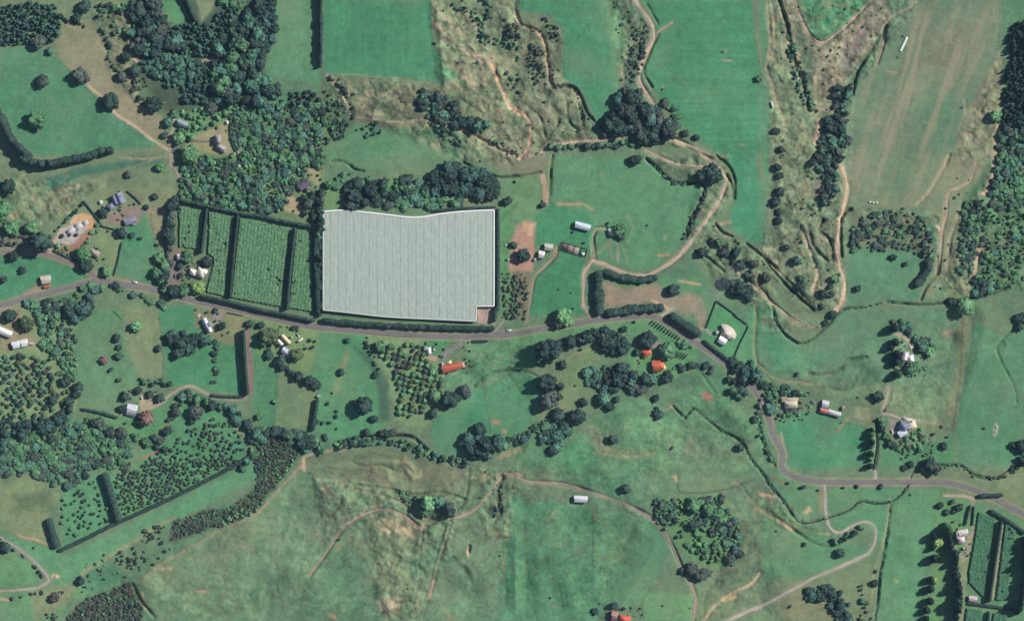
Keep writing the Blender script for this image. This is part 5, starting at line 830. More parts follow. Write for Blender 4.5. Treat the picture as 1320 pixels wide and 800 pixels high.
single('C4 577,440,30 902,682,20 850,625,12 890,590,9 915,640,9 1290,682,38 1292,752,30 740,298,34,mid 795,195,36,teal 830,225,26,green 755,165,16 612,510,8 625,365,9 480,445,8,brown 130,395,14 1240,780,10 185,330,12,grey 320,80,16 350,40,20 1100,597,7 395,572,5')
single('C4 655,105,22 660,175,20 668,235,24 665,270,22 672,330,22,mid 640,200,18', 'poplar', 'dark', .75)
single('D1 434,575,8 398,602,22 268,682,24,rust 30,440,26 420,85,22 165,440,7 512,595,6 495,550,10,grey 235,650,1'); single('D2 850,222,42,green 900,215,32,teal 830,262,28,mid 955,268,26 950,235,24,grey 745,640,7 408,400,8 1197,478,6 265,75,4 720,175,16,mid')
single('D3 560,148,22 835,552,20 880,543,30,grey 927,572,36,grey 962,560,20,grey 408,752,18 502,722,20 890,232,36,mid 890,325,28 970,250,40,mid 430,714,5 740,725,6 875,735,6 190,685,7 550,738,12 700,272,1')
single('D4 217,425,12 390,465,24 210,143,14 405,145,9 475,140,12 590,140,13 285,158,9 135,123,10 80,357,7 942,215,14 975,240,20 915,265,15 882,232,18 562,612,20 567,555,10 145,730,10 735,180,7 955,260,14 500,625,8')
single('D4 868,410,28,lime 852,595,21,lime', 'broadleaf', 'lime', 1.1); single('D4 848,385,20 850,492,22 835,595,18 832,640,20 830,700,20 815,745,18 812,785,16 845,440,14', 'poplar', 'dark', .75)
single('B4 1240,740,1')
SPEC = [q for q in SPEC if q[4] > 1.0]

# ---------------------------------------------------------------- place the plants: up to 300 of a kind as objects, the rest as one scatter
for q in range(len(SPEC)):     # shrubs in thickets share a description
    k, tn, x, y, r, hf, lb, gp = SPEC[q]
    if k == 'broadleaf' and gp: SPEC[q] = (k, tn, x, y, r, hf, lb, gp)
    if lb == '' or lb is None:
        (lx, ly), nm = min(LM, key=lambda t: (t[0][0]-x)**2+(t[0][1]-y)**2)
        SPEC[q] = (k, tn, x, y, r, hf, f'{TN[tn]} shrub in the scrub around the {nm}', f'{TN[tn]} shrubs around the {nm}')
def spec_xf(q):
    k, tn, x, y, r, hf, lb, gp = q; kk_ = 'broadleaf' if k == 'orchard' else k
    rm = r*MPP; h = rm*HR[kk_]*hf; p = W2(x, y); s = 1.06
    if kk_ == 'broadleaf': h = max(h, 2.2)
    zz = h/({'broadleaf': 1.05, 'pine': 1.0, 'poplar': 1.0, 'shrub': .95}[kk_])
    return kk_, p, rm*s, zz
for kind in ('broadleaf', 'pine', 'poplar', 'shrub', 'orchard'):
    items = [q for q in SPEC if q[0] == kind]
    inview = lambda q: -4 < q[2] < 1324 and -4 < q[3] < 804
    singles = [q for q in items if q[7] is None and inview(q)]; rest = sorted([q for q in items if not (q[7] is None and inview(q))], key=lambda q: (not inview(q), -q[4]))
    room = max(0, 296-len(singles)); ind = singles+[q for q in rest[:room] if inview(q)]; idset = {id(q) for q in ind}
    sc = [q for q in items if id(q) not in idset]
    src = {}
    for n_, q in enumerate(ind):
        kk_, p, rs, zz = spec_xf(q); var = random.randrange(NVAR[kk_]); rz = random.uniform(0, 6.28)
        if q[7] is None and q[4] > 4.2 and kk_ != 'shrub':
            root = bpy.data.objects.new(NAMES[kind], None); root.location = p; root.rotation_euler = (0, 0, rz); root.empty_display_size = 1; link(root)
            ob('trunk', _TRM[kk_], root, sc=(rs, rs, zz)); ob('crown', tmesh(kk_, var, q[1], False), root, sc=(rs, rs*random.uniform(.9, 1.05), zz))
            tag(root, q[6], CATS[kind])
        else:
            o = ob(NAMES[kind], tmesh(kk_, var, q[1]), None, p-Vector((0, 0, .05)), rz, (rs*1.1, rs*random.uniform(.72, 1.1), zz)); tag(o, where(f"{'large ' if q[4] > 8 else 'small ' if q[4] < 4.5 else ''}{TN[q[1]]} {'shrub' if kind == 'shrub' else 'tree'}", q[2], q[3]) if q[7] and kind in ('broadleaf', 'shrub', 'poplar') else q[6], CATS[kind], q[7])
            src[kk_, var, q[1]] = o
    if not sc: continue
    # the remainder: points carrying scale, turn and source, instanced by geometry nodes
    keys = list(src.keys()); pos = []; scl = []; rot = []; vi = []
    for q in sc:
        kk_, p, rs, zz = spec_xf(q); c = [i for i, k in enumerate(keys) if k[2] == q[1]] or list(range(len(keys)))
        pos.append(p); scl.append((rs*1.12, rs*random.uniform(.7, 1.12), zz)); rot.append((0, 0, random.uniform(0, 6.28))); vi.append(random.choice(c))
    nm = {'broadleaf': 'woodland', 'pine': 'pine_plantation', 'poplar': 'poplars', 'shrub': 'scrub', 'orchard': 'orchard_bushes'}[kind]
    me = bpy.data.meshes.new(nm); me.from_pydata([tuple(p) for p in pos], [], [])
    a = me.attributes.new('sc', 'FLOAT_VECTOR', 'POINT'); a.data.foreach_set('vector', np.array(scl, np.float32).ravel())
    a = me.attributes.new('rt', 'FLOAT_VECTOR', 'POINT'); a.data.foreach_set('vector', np.array(rot, np.float32).ravel())
    a = me.attributes.new('vi', 'INT', 'POINT'); a.data.foreach_set('value', np.array(vi, np.int32))
    o = ob(nm, me)
    tag(o, {'broadleaf': 'smaller trees filling the mixed woods and groves', 'pine': 'further pines filling the dense plantations', 'poplar': 'further tall narrow trees', 'shrub': 'low scrub covering gullies, banks and stream sides', 'orchard': 'remaining small bushes of the dotted orchards'}[kind], kind='stuff')
    g = bpy.data.node_groups.new(nm, 'GeometryNodeTree'); g.interface.new_socket('Geometry', in_out='INPUT', socket_type='NodeSocketGeometry'); g.interface.new_socket('Geometry', in_out='OUTPUT', socket_type='NodeSocketGeometry')
    N = g.nodes; L = g.links; gi = N.new('NodeGroupInput'); go = N.new('NodeGroupOutput'); jn = N.new('GeometryNodeJoinGeometry')
    def at(n, t):
        z = N.new('GeometryNodeInputNamedAttribute'); z.data_type = t; z.inputs['Name'].default_value = n; return z.outputs['Attribute']
    a_s, a_r, a_v = at('sc', 'FLOAT_VECTOR'), at('rt', 'FLOAT_VECTOR'), at('vi', 'INT')
    for i, k in enumerate(keys):
        cp = N.new('FunctionNodeCompare'); cp.data_type = 'INT'; cp.operation = 'EQUAL'; L.new(a_v, cp.inputs[2]); cp.inputs[3].default_value = i
        oi = N.new('GeometryNodeObjectInfo'); oi.inputs['Object'].default_value = src[k]; oi.transform_space = 'ORIGINAL'
        ip = N.new('GeometryNodeInstanceOnPoints'); L.new(gi.outputs[0], ip.inputs['Points']); L.new(cp.outputs[0], ip.inputs['Selection']); L.new(oi.outputs['Geometry'], ip.inputs['Instance']); L.new(a_s, ip.inputs['Scale']); L.new(a_r, ip.inputs['Rotation'])
        L.new(ip.outputs[0], jn.inputs[0])
    L.new(jn.outputs[0], go.inputs[0]); md = o.modifiers.new('scatter', 'NODES'); md.node_group = g
print('plants', {k: sum(1 for q in SPEC if q[0] == k) for k in ('broadleaf', 'pine', 'poplar', 'shrub', 'orchard')})

# ---------------------------------------------------------------- hedges and shelterbelts: each a clipped or ragged wall of leaves
def hedge(s, wd, h, tone, label, ragged=0.25, name='hedge', cat='hedge', card=0.32):
    h *= .88; pts = smooth(P(s), 1.1); n = len(pts); rng = np.random.default_rng(int(pts[0][0]*3+pts[0][1]))
    t = np.gradient(pts, axis=0); t /= np.linalg.norm(t, axis=1)[:, None]+1e-9; nr = np.stack([-t[:, 1], t[:, 0]], 1)
    prof = [(-1, 0), (-1.02, .45), (-.95, .85), (-.6, 1), (0, 1.05), (.6, 1), (.95, .85), (1.02, .45), (1, 0)]; q = np.arange(n)*1.0; V = []
    tap = np.clip(np.minimum(np.arange(n)+.5, n-.5-np.arange(n))/2.0, .25, 1)
    for k, (u, z) in enumerate(prof):
        w_ = wd/2*tap*(1+ragged*fbm(q, q*0+k*1.7, 4, 3, 1)*1.4); hh = h*z*(1+ragged*.7*fbm(q, q*0+k*.9, 5, 3, 4))*(.75+.25*tap)
        p = pts+nr*(u*w_)[:, None]; g = hgt(p[:, 0], p[:, 1]); kx = 1-g/CAMH
        V.append(np.stack([(p[:, 0]-CX)*MPP*kx, (CY-p[:, 1])*MPP*kx, g+hh-(.3 if z == 0 else 0)], 1))
    m = len(prof); V = np.stack(V, 1).reshape(-1, 3); o = V.mean(0); o[2] = V[:, 2].min()
    i = (np.arange(n-1)[:, None]*m+np.arange(m-1)[None]).ravel(); F = np.stack([i, i+m, i+m+1, i+1], 1).tolist()
    F.append(list(range(m))); F.append(list(range((n-1)*m, n*m))[::-1])
    nc = int(n*(2+wd*1.6)); a = rng.integers(0, n-1, nc)*m+rng.integers(1, m-2, nc); f_ = rng.random((nc, 1)); g_ = rng.random((nc, 1))
    c = (V[a]*(1-f_)+V[a+m]*f_)*(1-g_)+(V[a+1]*(1-f_)+V[a+m+1]*f_)*g_
    d = c-np.stack([V[(a//m)*m+4][:, 0], V[(a//m)*m+4][:, 1], c[:, 2]-h*.6], 1); d /= np.linalg.norm(d, axis=1)[:, None]+1e-6
    cv, cf = cards(c+d*card*.4, d, card, rng, .6); b = len(V)
    me = mesh(name, np.concatenate([V, cv])-o, F+(cf+b).tolist(), fmat(tone))
    return tag(ob(name, me, None, Vector(o)), label, cat)
for a in (
 ('B1 1018,262 1004,380 992,480', 3.2, 8.2, 'dark', 'dark clipped hedge between the first two vine blocks', .12),
 ('B1 1172,292 1150,500 1132,700', 3.2, 8.2, 'dark', 'dark clipped hedge between the second and third vine blocks', .12),
 ('B2 196,355 172,560 155,758', 3.2, 8.2, 'dark', 'dark clipped hedge between the third and fourth vine blocks', .12),
 ('B1 880,220 1040,255 1160,282 1295,302 B2 100,318 270,350', 3.6, 6, 'dark', 'dark shelter hedge along the northern side of the vine blocks', 0.45),
 ('B1 985,688 1140,722 1295,762 C2 100,30 290,70', 4.0, 7, 'dark', 'long dark roadside hedge below the vine blocks', .14),
 ('C2 325,66 500,84 700,95 900,104 1172,108', 6.0, 6, 'dark', 'thick dark roadside hedge below the netted orchard', 0.50),
 ('B2 300,355 296,480 302,640 306,775', 6.5, 7.5, 'dark', 'dark thick belt between the vine blocks and the netted orchard', .4),
 ('B2 1188,262 1190,500 1188,740 C2 1180,10 1172,75', 4.0, 6.5, 'dark', 'tall dark hedge on the eastern side of the netted orchard', .12),
 ('B2 875,272 1000,262 1180,256', 3.0, 5, 'dark', 'dark hedge along the northeastern rim of the netted orchard', .15),
 ('A2 322,-30 322,160 320,330', 3.6, 9, 'dark', 'tall dark shelterbelt west of the bright green northern paddock', 0.60),
 ('A1 900,-40 935,40 965,105', 4.5, 8, 'dark', 'short dark shelterbelt beside the small clearing', .5),
 ('A1 -30,480 20,600 75,700 150,770 B1 110,15 190,42 260,42 330,28 440,5 A1 500,745 560,735', 8.5, 14, 'dark', 'long curving conifer shelterbelt round the northwest paddock', .5),
 ('B3 425,565 425,680 430,785', 11.0, 7, 'dark', 'thick dark shelterbelt west of the bare clay yard', 0.55),
 ('B3 450,568 520,595 620,612 715,600', 8.5, 5.5, 'dark', 'thick dark hedge beneath the curving farm track', 0.55),
 ('B3 460,775 560,762 640,752 745,748', 10.0, 6, 'dark', 'thick dark hedge between the clay yard and the road', 0.55),
 ('C3 775,38 850,88 925,140', 10.0, 8, 'dark', 'dark hedge block at the start of the diagonal road', .25),
 ('C3 940,165 1000,215 1065,265', 3.8, 3.5, 'dark', 'low dark hedge in front of the fan-shaped white house', .2),
 ('B3 1005,712 C3 985,20 952,108', 1.5, 1.6, 'dark', 'thin dark hedge on the western boundary of the fan-shaped house', .15),
 ('B3 1005,715 1100,785 C3 1090,40 1155,88', 1.6, 1.6, 'dark', 'thin dark hedge on the northern boundary of the fan-shaped house', .15),
 ('C3 1158,92 1155,110 1120,180 1092,245', 1.5, 1.6, 'dark', 'thin dark hedge on the eastern boundary of the fan-shaped house', .15),
 ('C1 1197,112 1205,270 1218,432', 3.4, 8.5, 'dark', 'tall narrow dark hedge standing alone beside a purple strip', .1),
 ('C1 1035,432 1110,440 1205,442', 3.0, 3, 'dark', 'low dark hedge closing the paddock above the curved belt', .2),
 ('C2 302,452 292,520 280,608', 5.0, 5, 'dark', 'short dark hedge running down from the tiny white hut', .15),
 ('D1 240,295 262,370 285,440', 9.0, 6, 'dark', 'fat dark hedge stub at the western end of the long hedge', .2),
 ('D1 515,70 550,180 588,310', 8.0, 8, 'dark', 'fat dark hedge wall rising from the middle of the long hedge', .15),
 ('D1 290,455 400,405 560,325 700,262 900,168 1100,65 1230,-10', 4.6, 3.6, 'dark', 'long clipped hedge below the dotted orchards', .2),
 ('D4 1182,305 1150,510 1122,705', 3.2, 8.2, 'dark', 'dark hedge between the two eastern vine blocks', .12),
 ('D4 1125,255 1210,305 1300,370', 4.4, 4, 'dark', 'dark hedge above the eastern vine blocks', .25),
 ('D4 1015,712 1130,726 1250,745', 3.4, 2.6, 'dark', 'low dark hedge below the small pink shed', .2),
 ('D4 1122,750 1115,810', 3.2, 5.5, 'dark', 'short dark hedge at the bottom edge between vines', .15),
 ('D4 1050,235 1042,330', 1.8, 2.5, 'dark', 'short low hedge north of the cream farmhouse', .2),
 ('D4 1030,230 1005,330', 2.2, 3, 'dark', 'second low hedge west of the short one above the farmhouse', .3),
 ('D4 1070,185 1120,182 1190,180', 4.6, 5, 'dark', 'dark hedge clump hugging the bend of the road', .3),
 ('B1 412,225 470,300 500,345', 1.6, 2, 'dark', 'thin hedge between building site and the blue-grey house', .2),
 ('B1 490,345 590,372', 1.8, 1.8, 'dark', 'thin hedge below the vegetable garden', .2),
 ('B1 625,175 660,205 695,240', 1.8, 2, 'dark', 'thin hedge curving east of the blue-grey house', .3),
 ('B1 600,425 580,520 560,590', 1.5, 2, 'dark', 'thin hedge between lawn and green paddock', .5),
 ('B1 260,465 340,505 380,520', 2.0, 2, 'dark', 'clipped hedge along the side road by the building site', .2),
 ('C2 1060,172 1140,168', 3.2, 1.8, 'dark', 'low hedge strip beside the main road', .3),
 ('A1 1130,610 1140,700 1190,800', 1.6, 2, 'dark', 'thin hedge curving east of the hillside house', .4),
 ('C1 1115,28 1195,45', 1.0, 1.4, 'dark', 'thin hedge around the small lawn by the road', .2),
 ('C1 400,500 500,520 580,545', 3.0, 3, 'dark', 'ragged hedge west of the square white roofed house', .5),
 ('C4 575,560 578,680 560,800', 2.2, 1.8, 'dark', 'dark low hedge down the middle of the grassy lane', .5),
 ('B4 812,512 826,545 805,590 780,620 755,638', 9.0, 6, 'dark', 'dark curved treeline below the horseshoe-shaped thicket', .35),
 ('C1 600,60 560,20', .8, .8, 'mid', 'faint short hedge line in the olive paddock', .3)):
    hedge(a[0], a[1], a[2], a[3], a[4], a[5], card=0.3 if a[1] < 2.2 else 0.5)
# rows of clipped vines on the villa's terraces (each row a thing)
def row(x0, y0, x1, y1, label, group, wd=1.6, h=2.0):
    hedge(f'px {x0:.1f},{y0:.1f} {(x0+x1)/2:.1f},{(y0+y1)/2:.1f} {x1:.1f},{y1:.1f}', wd, h, 'dark', label, .2, 'vine_row', 'vine row', .25)
for k in range(11):
    x = 840.0+k*3.55; y = 415.0+k*2.1; L_ = 6.6-abs(k-4)*.28
    row(x+L_*.42, y-L_*.5, x-L_*.42, y+L_*.5, f"{['first','second','third','fourth','fifth','sixth','seventh','eighth','ninth','tenth','eleventh'][k]} short dark vine row from the west on the upper terrace", 'upper vine rows')
for k in range(7):
    x = 862.0+k*3.6; y = 453.0+k*1.1
    row(x+3.6, y-3.6, x-3.2, y+3.4, f"{['first','second','third','fourth','fifth','sixth','seventh'][k]} dark vine row from the west on the terrace east of the villa", 'lower vine rows')
# rows of small specimens
# ---------------------------------------------------------------- kiwifruit vine blocks: leafy canopies on row wires
MV1 = mat('vine_leaves', (.088, .198, .105), .8, var=.30, scale=.6, spec=.12, c2=(.135, .255, .130))
MV2 = mat('vine_leaves_teal', (.055, .150, .085), .8, var=.2, scale=.55, spec=.12, c2=(.075, .185, .10))
def vines(s, m, label, ang, row_px=4.4, amp=1.0):
    pts = P(s); a = np.array(pts); x0, y0 = a.min(0); x1, y1 = a.max(0); st_ = .8
    gx_ = np.arange(x0, x1, st_); gy_ = np.arange(y0, y1, st_*1.3); XX_, YY_ = np.meshgrid(gx_, gy_); ins = inside(XX_, YY_, pts)
    g = hgt(XX_, YY_); u = XX_*math.cos(math.radians(ang))+YY_*math.sin(math.radians(ang))
    rng = np.random.default_rng(int(x0)); gap = np.abs(((u/row_px) % 1)-.5)*2
    hh = 1.9+amp*(.35*fbm(XX_, YY_, 3, 3, 1)+.55*fbm(XX_, YY_*.6, 7, 2, 3))-.9*amp*np.clip((gap-.72)/.28, 0, 1)+rng.normal(0, .10, XX_.shape)*amp
    kx = 1-g/CAMH; V = np.stack([(XX_-CX)*MPP*kx, (CY-YY_)*MPP*kx, g+hh], -1).reshape(-1, 3); ny, nx = XX_.shape
    i = (np.arange(ny-1)[:, None]*nx+np.arange(nx-1)[None]); ok = ins[:-1, :-1] & ins[1:, 1:] & ins[1:, :-1] & ins[:-1, 1:]; ok &= ~((fbm(XX_, YY_, 4.5, 2, 4)-.5*np.clip(fbm(XX_, YY_, 30, 2, 6), 0, 1) < -.74) | (rng.random(XX_.shape) < .003))[:-1, :-1]; i = i[ok]
    F = np.stack([i, i+nx, i+nx+1, i+1], 1); used = np.unique(F); mp = np.zeros(len(V), int)-1; mp[used] = np.arange(len(used)); V = V[used]; F = mp[F]
    # skirt of hanging shoots around the edge
    E = {}
    for q in F.tolist():
        for k in range(4): e = (q[k], q[(k+1) % 4]); E[tuple(sorted(e))] = None if tuple(sorted(e)) in E else e
    Vs = V.tolist(); Fs = F.tolist(); low = {}
    for e in E.values():
        if e is None: continue
        for w_ in e:
            if w_ not in low: low[w_] = len(Vs); Vs.append([V[w_][0], V[w_][1], V[w_][2]-1.9])
        Fs.append([e[1], e[0], low[e[0]], low[e[1]]])
    return tag(ob('vine_block', mesh('vine_block', Vs, Fs, m)), label, 'vines', kind='stuff')
vines('px 231,266.5 263.5,271.5 258,321.5 230.5,318.5', MV1, 'mottled green kiwifruit vines in the smallest northwest block', 4, 4.4, .65)
vines('px 270,272 303,278.5 289,382 266,376.5 275,340 275.5,332 268,327', MV1, 'mottled green kiwifruit vines in the second block', 6, 4.4, .65)
vines('px 309.5,281 374,293.5 364,396 298.5,384', MV1, 'mottled green kiwifruit vines in the widest block', 6, 4.4, .65)
vines('px 382.5,296 402,299 403.5,402 372.5,397', MV1, 'mottled green kiwifruit vines in the narrow eastern block', 6, 4.4, .65)
vines('D4 1070,262 1150,292 1100,690 1025,612 1022,560 1045,440', MV2, 'teal green vine rows beside the cream farmhouse', 8, 3.2, .7)
vines('D4 1205,305 1262,345 1230,500 1215,695 1155,700', MV2, 'teal green vine rows below the tall eastern tree row', 8, 3.2, .7)
vines('D4 1012,732 1095,748 1085,830 1000,830', MV2, 'teal green vine rows at the bottom edge', 8, 3.2, .7)
vines('D4 1145,755 1215,765 1205,830 1135,830', MV2, 'small patch of vine rows in the bottom corner', 8, 3.2, .7)

# ---------------------------------------------------------------- the netted orchard
MNET = mat('netting', (.375, .450, .398), .9, var=.06, scale=.5, spec=.05, objvar=.025, c2=(.415, .465, .420)); _n = MNET.node_tree; _g = [q for q in _n.nodes if q.type == 'NEW_GEOMETRY'][0]; _t = [q for q in _n.nodes if q.type == 'TEX_NOISE'][0]
_m = _n.nodes.new('ShaderNodeMapping'); _m.inputs['Scale'].default_value = (1.5, .4, 1); _n.links.new(_g.outputs['Position'], _m.inputs['Vector']); _n.links.new(_m.outputs[0], _t.inputs['Vector'])
MCLOTH = mat('white_windbreak_cloth', (.78, .78, .77), .8, var=.05, scale=.5); MPOST = mat('timber_post', (.20, .15, .10), .9, var=.2, scale=4); MWIRE = mat('steel_wire', (.35, .35, .34), .5, metal=.6)
netroot = bpy.data.objects.new('netted_orchard', None); netroot.location = W2(527, 343); link(netroot); tag(netroot, 'large flat canopy of pale netting over an orchard with white edge cloth', 'orchard netting')
_top = [(417, 273), (440, 271.5), (460, 273), (490, 276), (510, 278.5), (530, 280.5), (548, 279.5), (565, 276.5), (590, 273.5), (615, 272), (637, 271)]
_bot = [(417, 399.5), (450, 403), (500, 408.5), (560, 411.5), (614, 414), (614.01, 394), (637, 394)]
NH = 5.0; O0 = netroot.location
def npt(x, y, h):
    p = W2(x, y); return np.array([p.x, p.y, float(hgt(527, 343))*0+hs(x, y)+h])-np.array(O0)
_hx, _hy = np.meshgrid(np.linspace(417, 637, 12), np.linspace(271, 412, 8)); _hh = hgt(_hx, _hy)
def hs(x, y):
    A = [1, x-527, y-343, (x-527)**2, (y-343)**2, (x-527)*(y-343)]; return float(np.dot(_hc, A))
_A = np.stack([np.ones(_hx.size), _hx.ravel()-527, _hy.ravel()-343, (_hx.ravel()-527)**2, (_hy.ravel()-343)**2, (_hx.ravel()-527)*(_hy.ravel()-343)], 1); _hc = np.linalg.lstsq(_A, _hh.ravel(), rcond=None)[0]
NP = 22; rngn = np.random.default_rng(4)
for k in range(NP):
    xa = 417+220*k/NP; xb = 417+220*(k+1)/NP; U = 9; VN = 46; V = []
    for j in range(VN):
        for i in range(U):
            x = xa+(xb-xa)*i/(U-1); yt = np.interp(x, *zip(*_top)); yb = np.interp(x, [p[0] for p in _bot], [p[1] for p in _bot]); y = yt+(yb-yt)*j/(VN-1)
            ph = (i/(U-1)*2) % 1; sag = -.07*math.sin(math.pi*ph)**.8 if ph > 0 else 0.0
            z = NH+sag-.05*(1 if j % 2 else 0)+.28*float(vn(np.array(x/5+9), np.array(y/5+3), 1)-.5)+rngn.normal(0, .035)
            V.append(npt(x+(.12 if i == 0 else -.12 if i == U-1 else 0), y, z))
    i = (np.arange(VN-1)[:, None]*U+np.arange(U-1)[None]).ravel(); F = np.stack([i, i+U, i+U+1, i+1], 1)
    o = ob('net_panel', mesh('net_panel', np.array(V), F, MNET, False), netroot)
    # strained seam rope between panels
    if k:
        S_ = []; 
        for j in range(0, 24):
            y = np.interp(xa, *zip(*_top)); yb = np.interp(xa, [p[0] for p in _bot], [p[1] for p in _bot]); yy = y+(yb-y)*j/23; q = npt(xa, yy, NH+.06); S_ += [q+np.array([-.05, 0, 0]), q+np.array([.05, 0, 0]), q+np.array([0, 0, .06])]
        Fq = [];
        for j in range(23):
            b = 3*j; Fq += [[b, b+3, b+5, b+2], [b+2, b+5, b+4, b+1]]
        ob('seam_rope', mesh('seam_rope', S_, Fq, MNET), netroot)
def cloth(pts, wd, label):
    V = []; F = []; q = smooth(pts, 2.5)
    t = np.gradient(q, axis=0); t /= np.linalg.norm(t, axis=1)[:, None]; nr = np.stack([-t[:, 1], t[:, 0]], 1)
    for i, p in enumerate(q):
        a = p-nr[i]*wd/2; b = p+nr[i]*wd/2; V += [npt(*a, .1), npt(*a, NH*.97), npt(*a, NH+.22), npt(*b, NH+.18), npt(*b, NH*.94)]
    for i in range(len(q)-1):
        for k in range(4): b = i*5+k; F.append([b, b+1, b+6, b+5])
    o = ob('edge_cloth', mesh('edge_cloth', V, F, MCLOTH), netroot); o['label'] = label
cloth(_top, 2.6, 'white cloth strip along the wavy northern edge'); cloth([(636.6, 271), (636.6, 330), (636.4, 394)], 2.2, 'white cloth strip along the straight eastern edge')
cloth([(637, 394.5), (614, 394.5)], 1.3, 'white cloth strip above the notch'); cloth([(614, 394), (613.6, 414)], 1.3, 'white cloth strip beside the notch'); cloth([(613, 414), (560, 411.5), (500, 408.5), (450, 403), (417, 399.5)], .7, 'thin pale cloth along the southern edge'); cloth([(416.8, 273), (416.8, 399)], .7, 'thin pale cloth along the western edge')
pv, pf = [], []
for t_ in range(6):
    a_ = math.pi*t_/3; pv += [(.11*math.cos(a_), .11*math.sin(a_), -.3), (.11*math.cos(a_), .11*math.sin(a_), NH)]
for t_ in range(6): b = (t_+1) % 6; pf.append([2*t_, 2*b, 2*b+1, 2*t_+1])
pf.append([2*t_+1 for t_ in range(6)]); PM = mesh('post', pv, pf, MPOST)
for x in range(422, 636, 15):
    for y in (np.interp(x, *zip(*_top))-1.2, np.interp(x, [p[0] for p in _bot], [p[1] for p in _bot])+1.2): ob('post', PM, netroot, npt(x, y, 0))
for y in range(285, 392, 15):
    for x in (415.6, 638.4): ob('post', PM, netroot, npt(x, y, 0))
# dark leafy rows under the net, seen at its open notch
# ---------------------------------------------------------------- buildings
RM = {}
def rmat(c, metal=True):
    if c not in RM: RM[c] = mat('roofing', lin(c) if max(c) > 1 else c, .5, var=.09, scale=.7, spec=.3)
    return RM[c]
MWALL = {k: mat(k+'_wall', c, .85, var=.06, scale=1.5) for k, c in (('cream', (.55, .50, .42)), ('white', (.7, .7, .68)), ('brown', (.2, .14, .1)), ('grey', (.32, .33, .33)), ('brick', (.3, .16, .11)))}
MGLASS = mat('window_glass', (.03, .04, .05), .08, spec=.6); MTRIM = mat('white_trim', (.68, .68, .66), .6); MDOOR = mat('painted_door', (.22, .12, .08), .6); MCONC = mat('concrete', (.42, .40, .37), .9, var=.12, scale=.8)
def boxm(name, sx, sy, sz, m, z0=0.0, ox=0.0, oy=0.0):
    x, y = sx/2, sy/2; v = [(ox-x, oy-y, z0), (ox+x, oy-y, z0), (ox+x, oy+y, z0), (ox-x, oy+y, z0), (ox-x, oy-y, z0+sz), (ox+x, oy-y, z0+sz), (ox+x, oy+y, z0+sz), (ox-x, oy+y, z0+sz)]
    return mesh(name, v, [[0, 3, 2, 1], [4, 5, 6, 7], [0, 1, 5, 4], [1, 2, 6, 5], [2, 3, 7, 6], [3, 0, 4, 7]], m)
_WM = {}
def window(root, wallo, x, y, z, ang, w_=1.5, h=1.1):
    if 'f' not in _WM: _WM['f'] = boxm('window', 1.5, .12, 1.1, MTRIM); _WM['p'] = boxm('pane', 1.3, .06, .9, MGLASS, .1, 0, -.05)
    f = ob('window', _WM['f'], root, (x, y, z), ang); ob('pane', _WM['p'], f)
def roof_sheet(pts, m, thick=.12, rib=.9):
    """a roof plane given by 4 corners (eave a, eave b, ridge b, ridge a), with raised ribs running up the slope"""
    a, b, c, d = [np.array(p, float) for p in pts]; n = np.cross(b-a, d-a); n /= np.linalg.norm(n); n *= (1 if n[2] > 0 else -1)
    L = np.linalg.norm(b-a); k = max(1, int(L/rib)); V = []; F = []
    us = []
    for i in range(k):
        us += [(i/k, 0), ((i+.80)/k, 0), ((i+.84)/k, .11), ((i+.96)/k, .11)]
    us.append((1, 0))
    for u, e in us: V += [a+(b-a)*u+n*e, d+(c-d)*u+n*e]
    for i in range(len(us)-1): F.append([2*i, 2*i+2, 2*i+3, 2*i+1])
    o = len(V)
    V += [a-n*thick, b-n*thick, c-n*thick, d-n*thick]; F += [[o, o+3, o+2, o+1], [0, 1, o+3, o], [2*len(us)-2, o+1, o+2, 2*len(us)-1]]
    F.append([o, o+1, 2*len(us)-2]+[2*i for i in range(len(us)-2, -1, -1)])
    return V, F
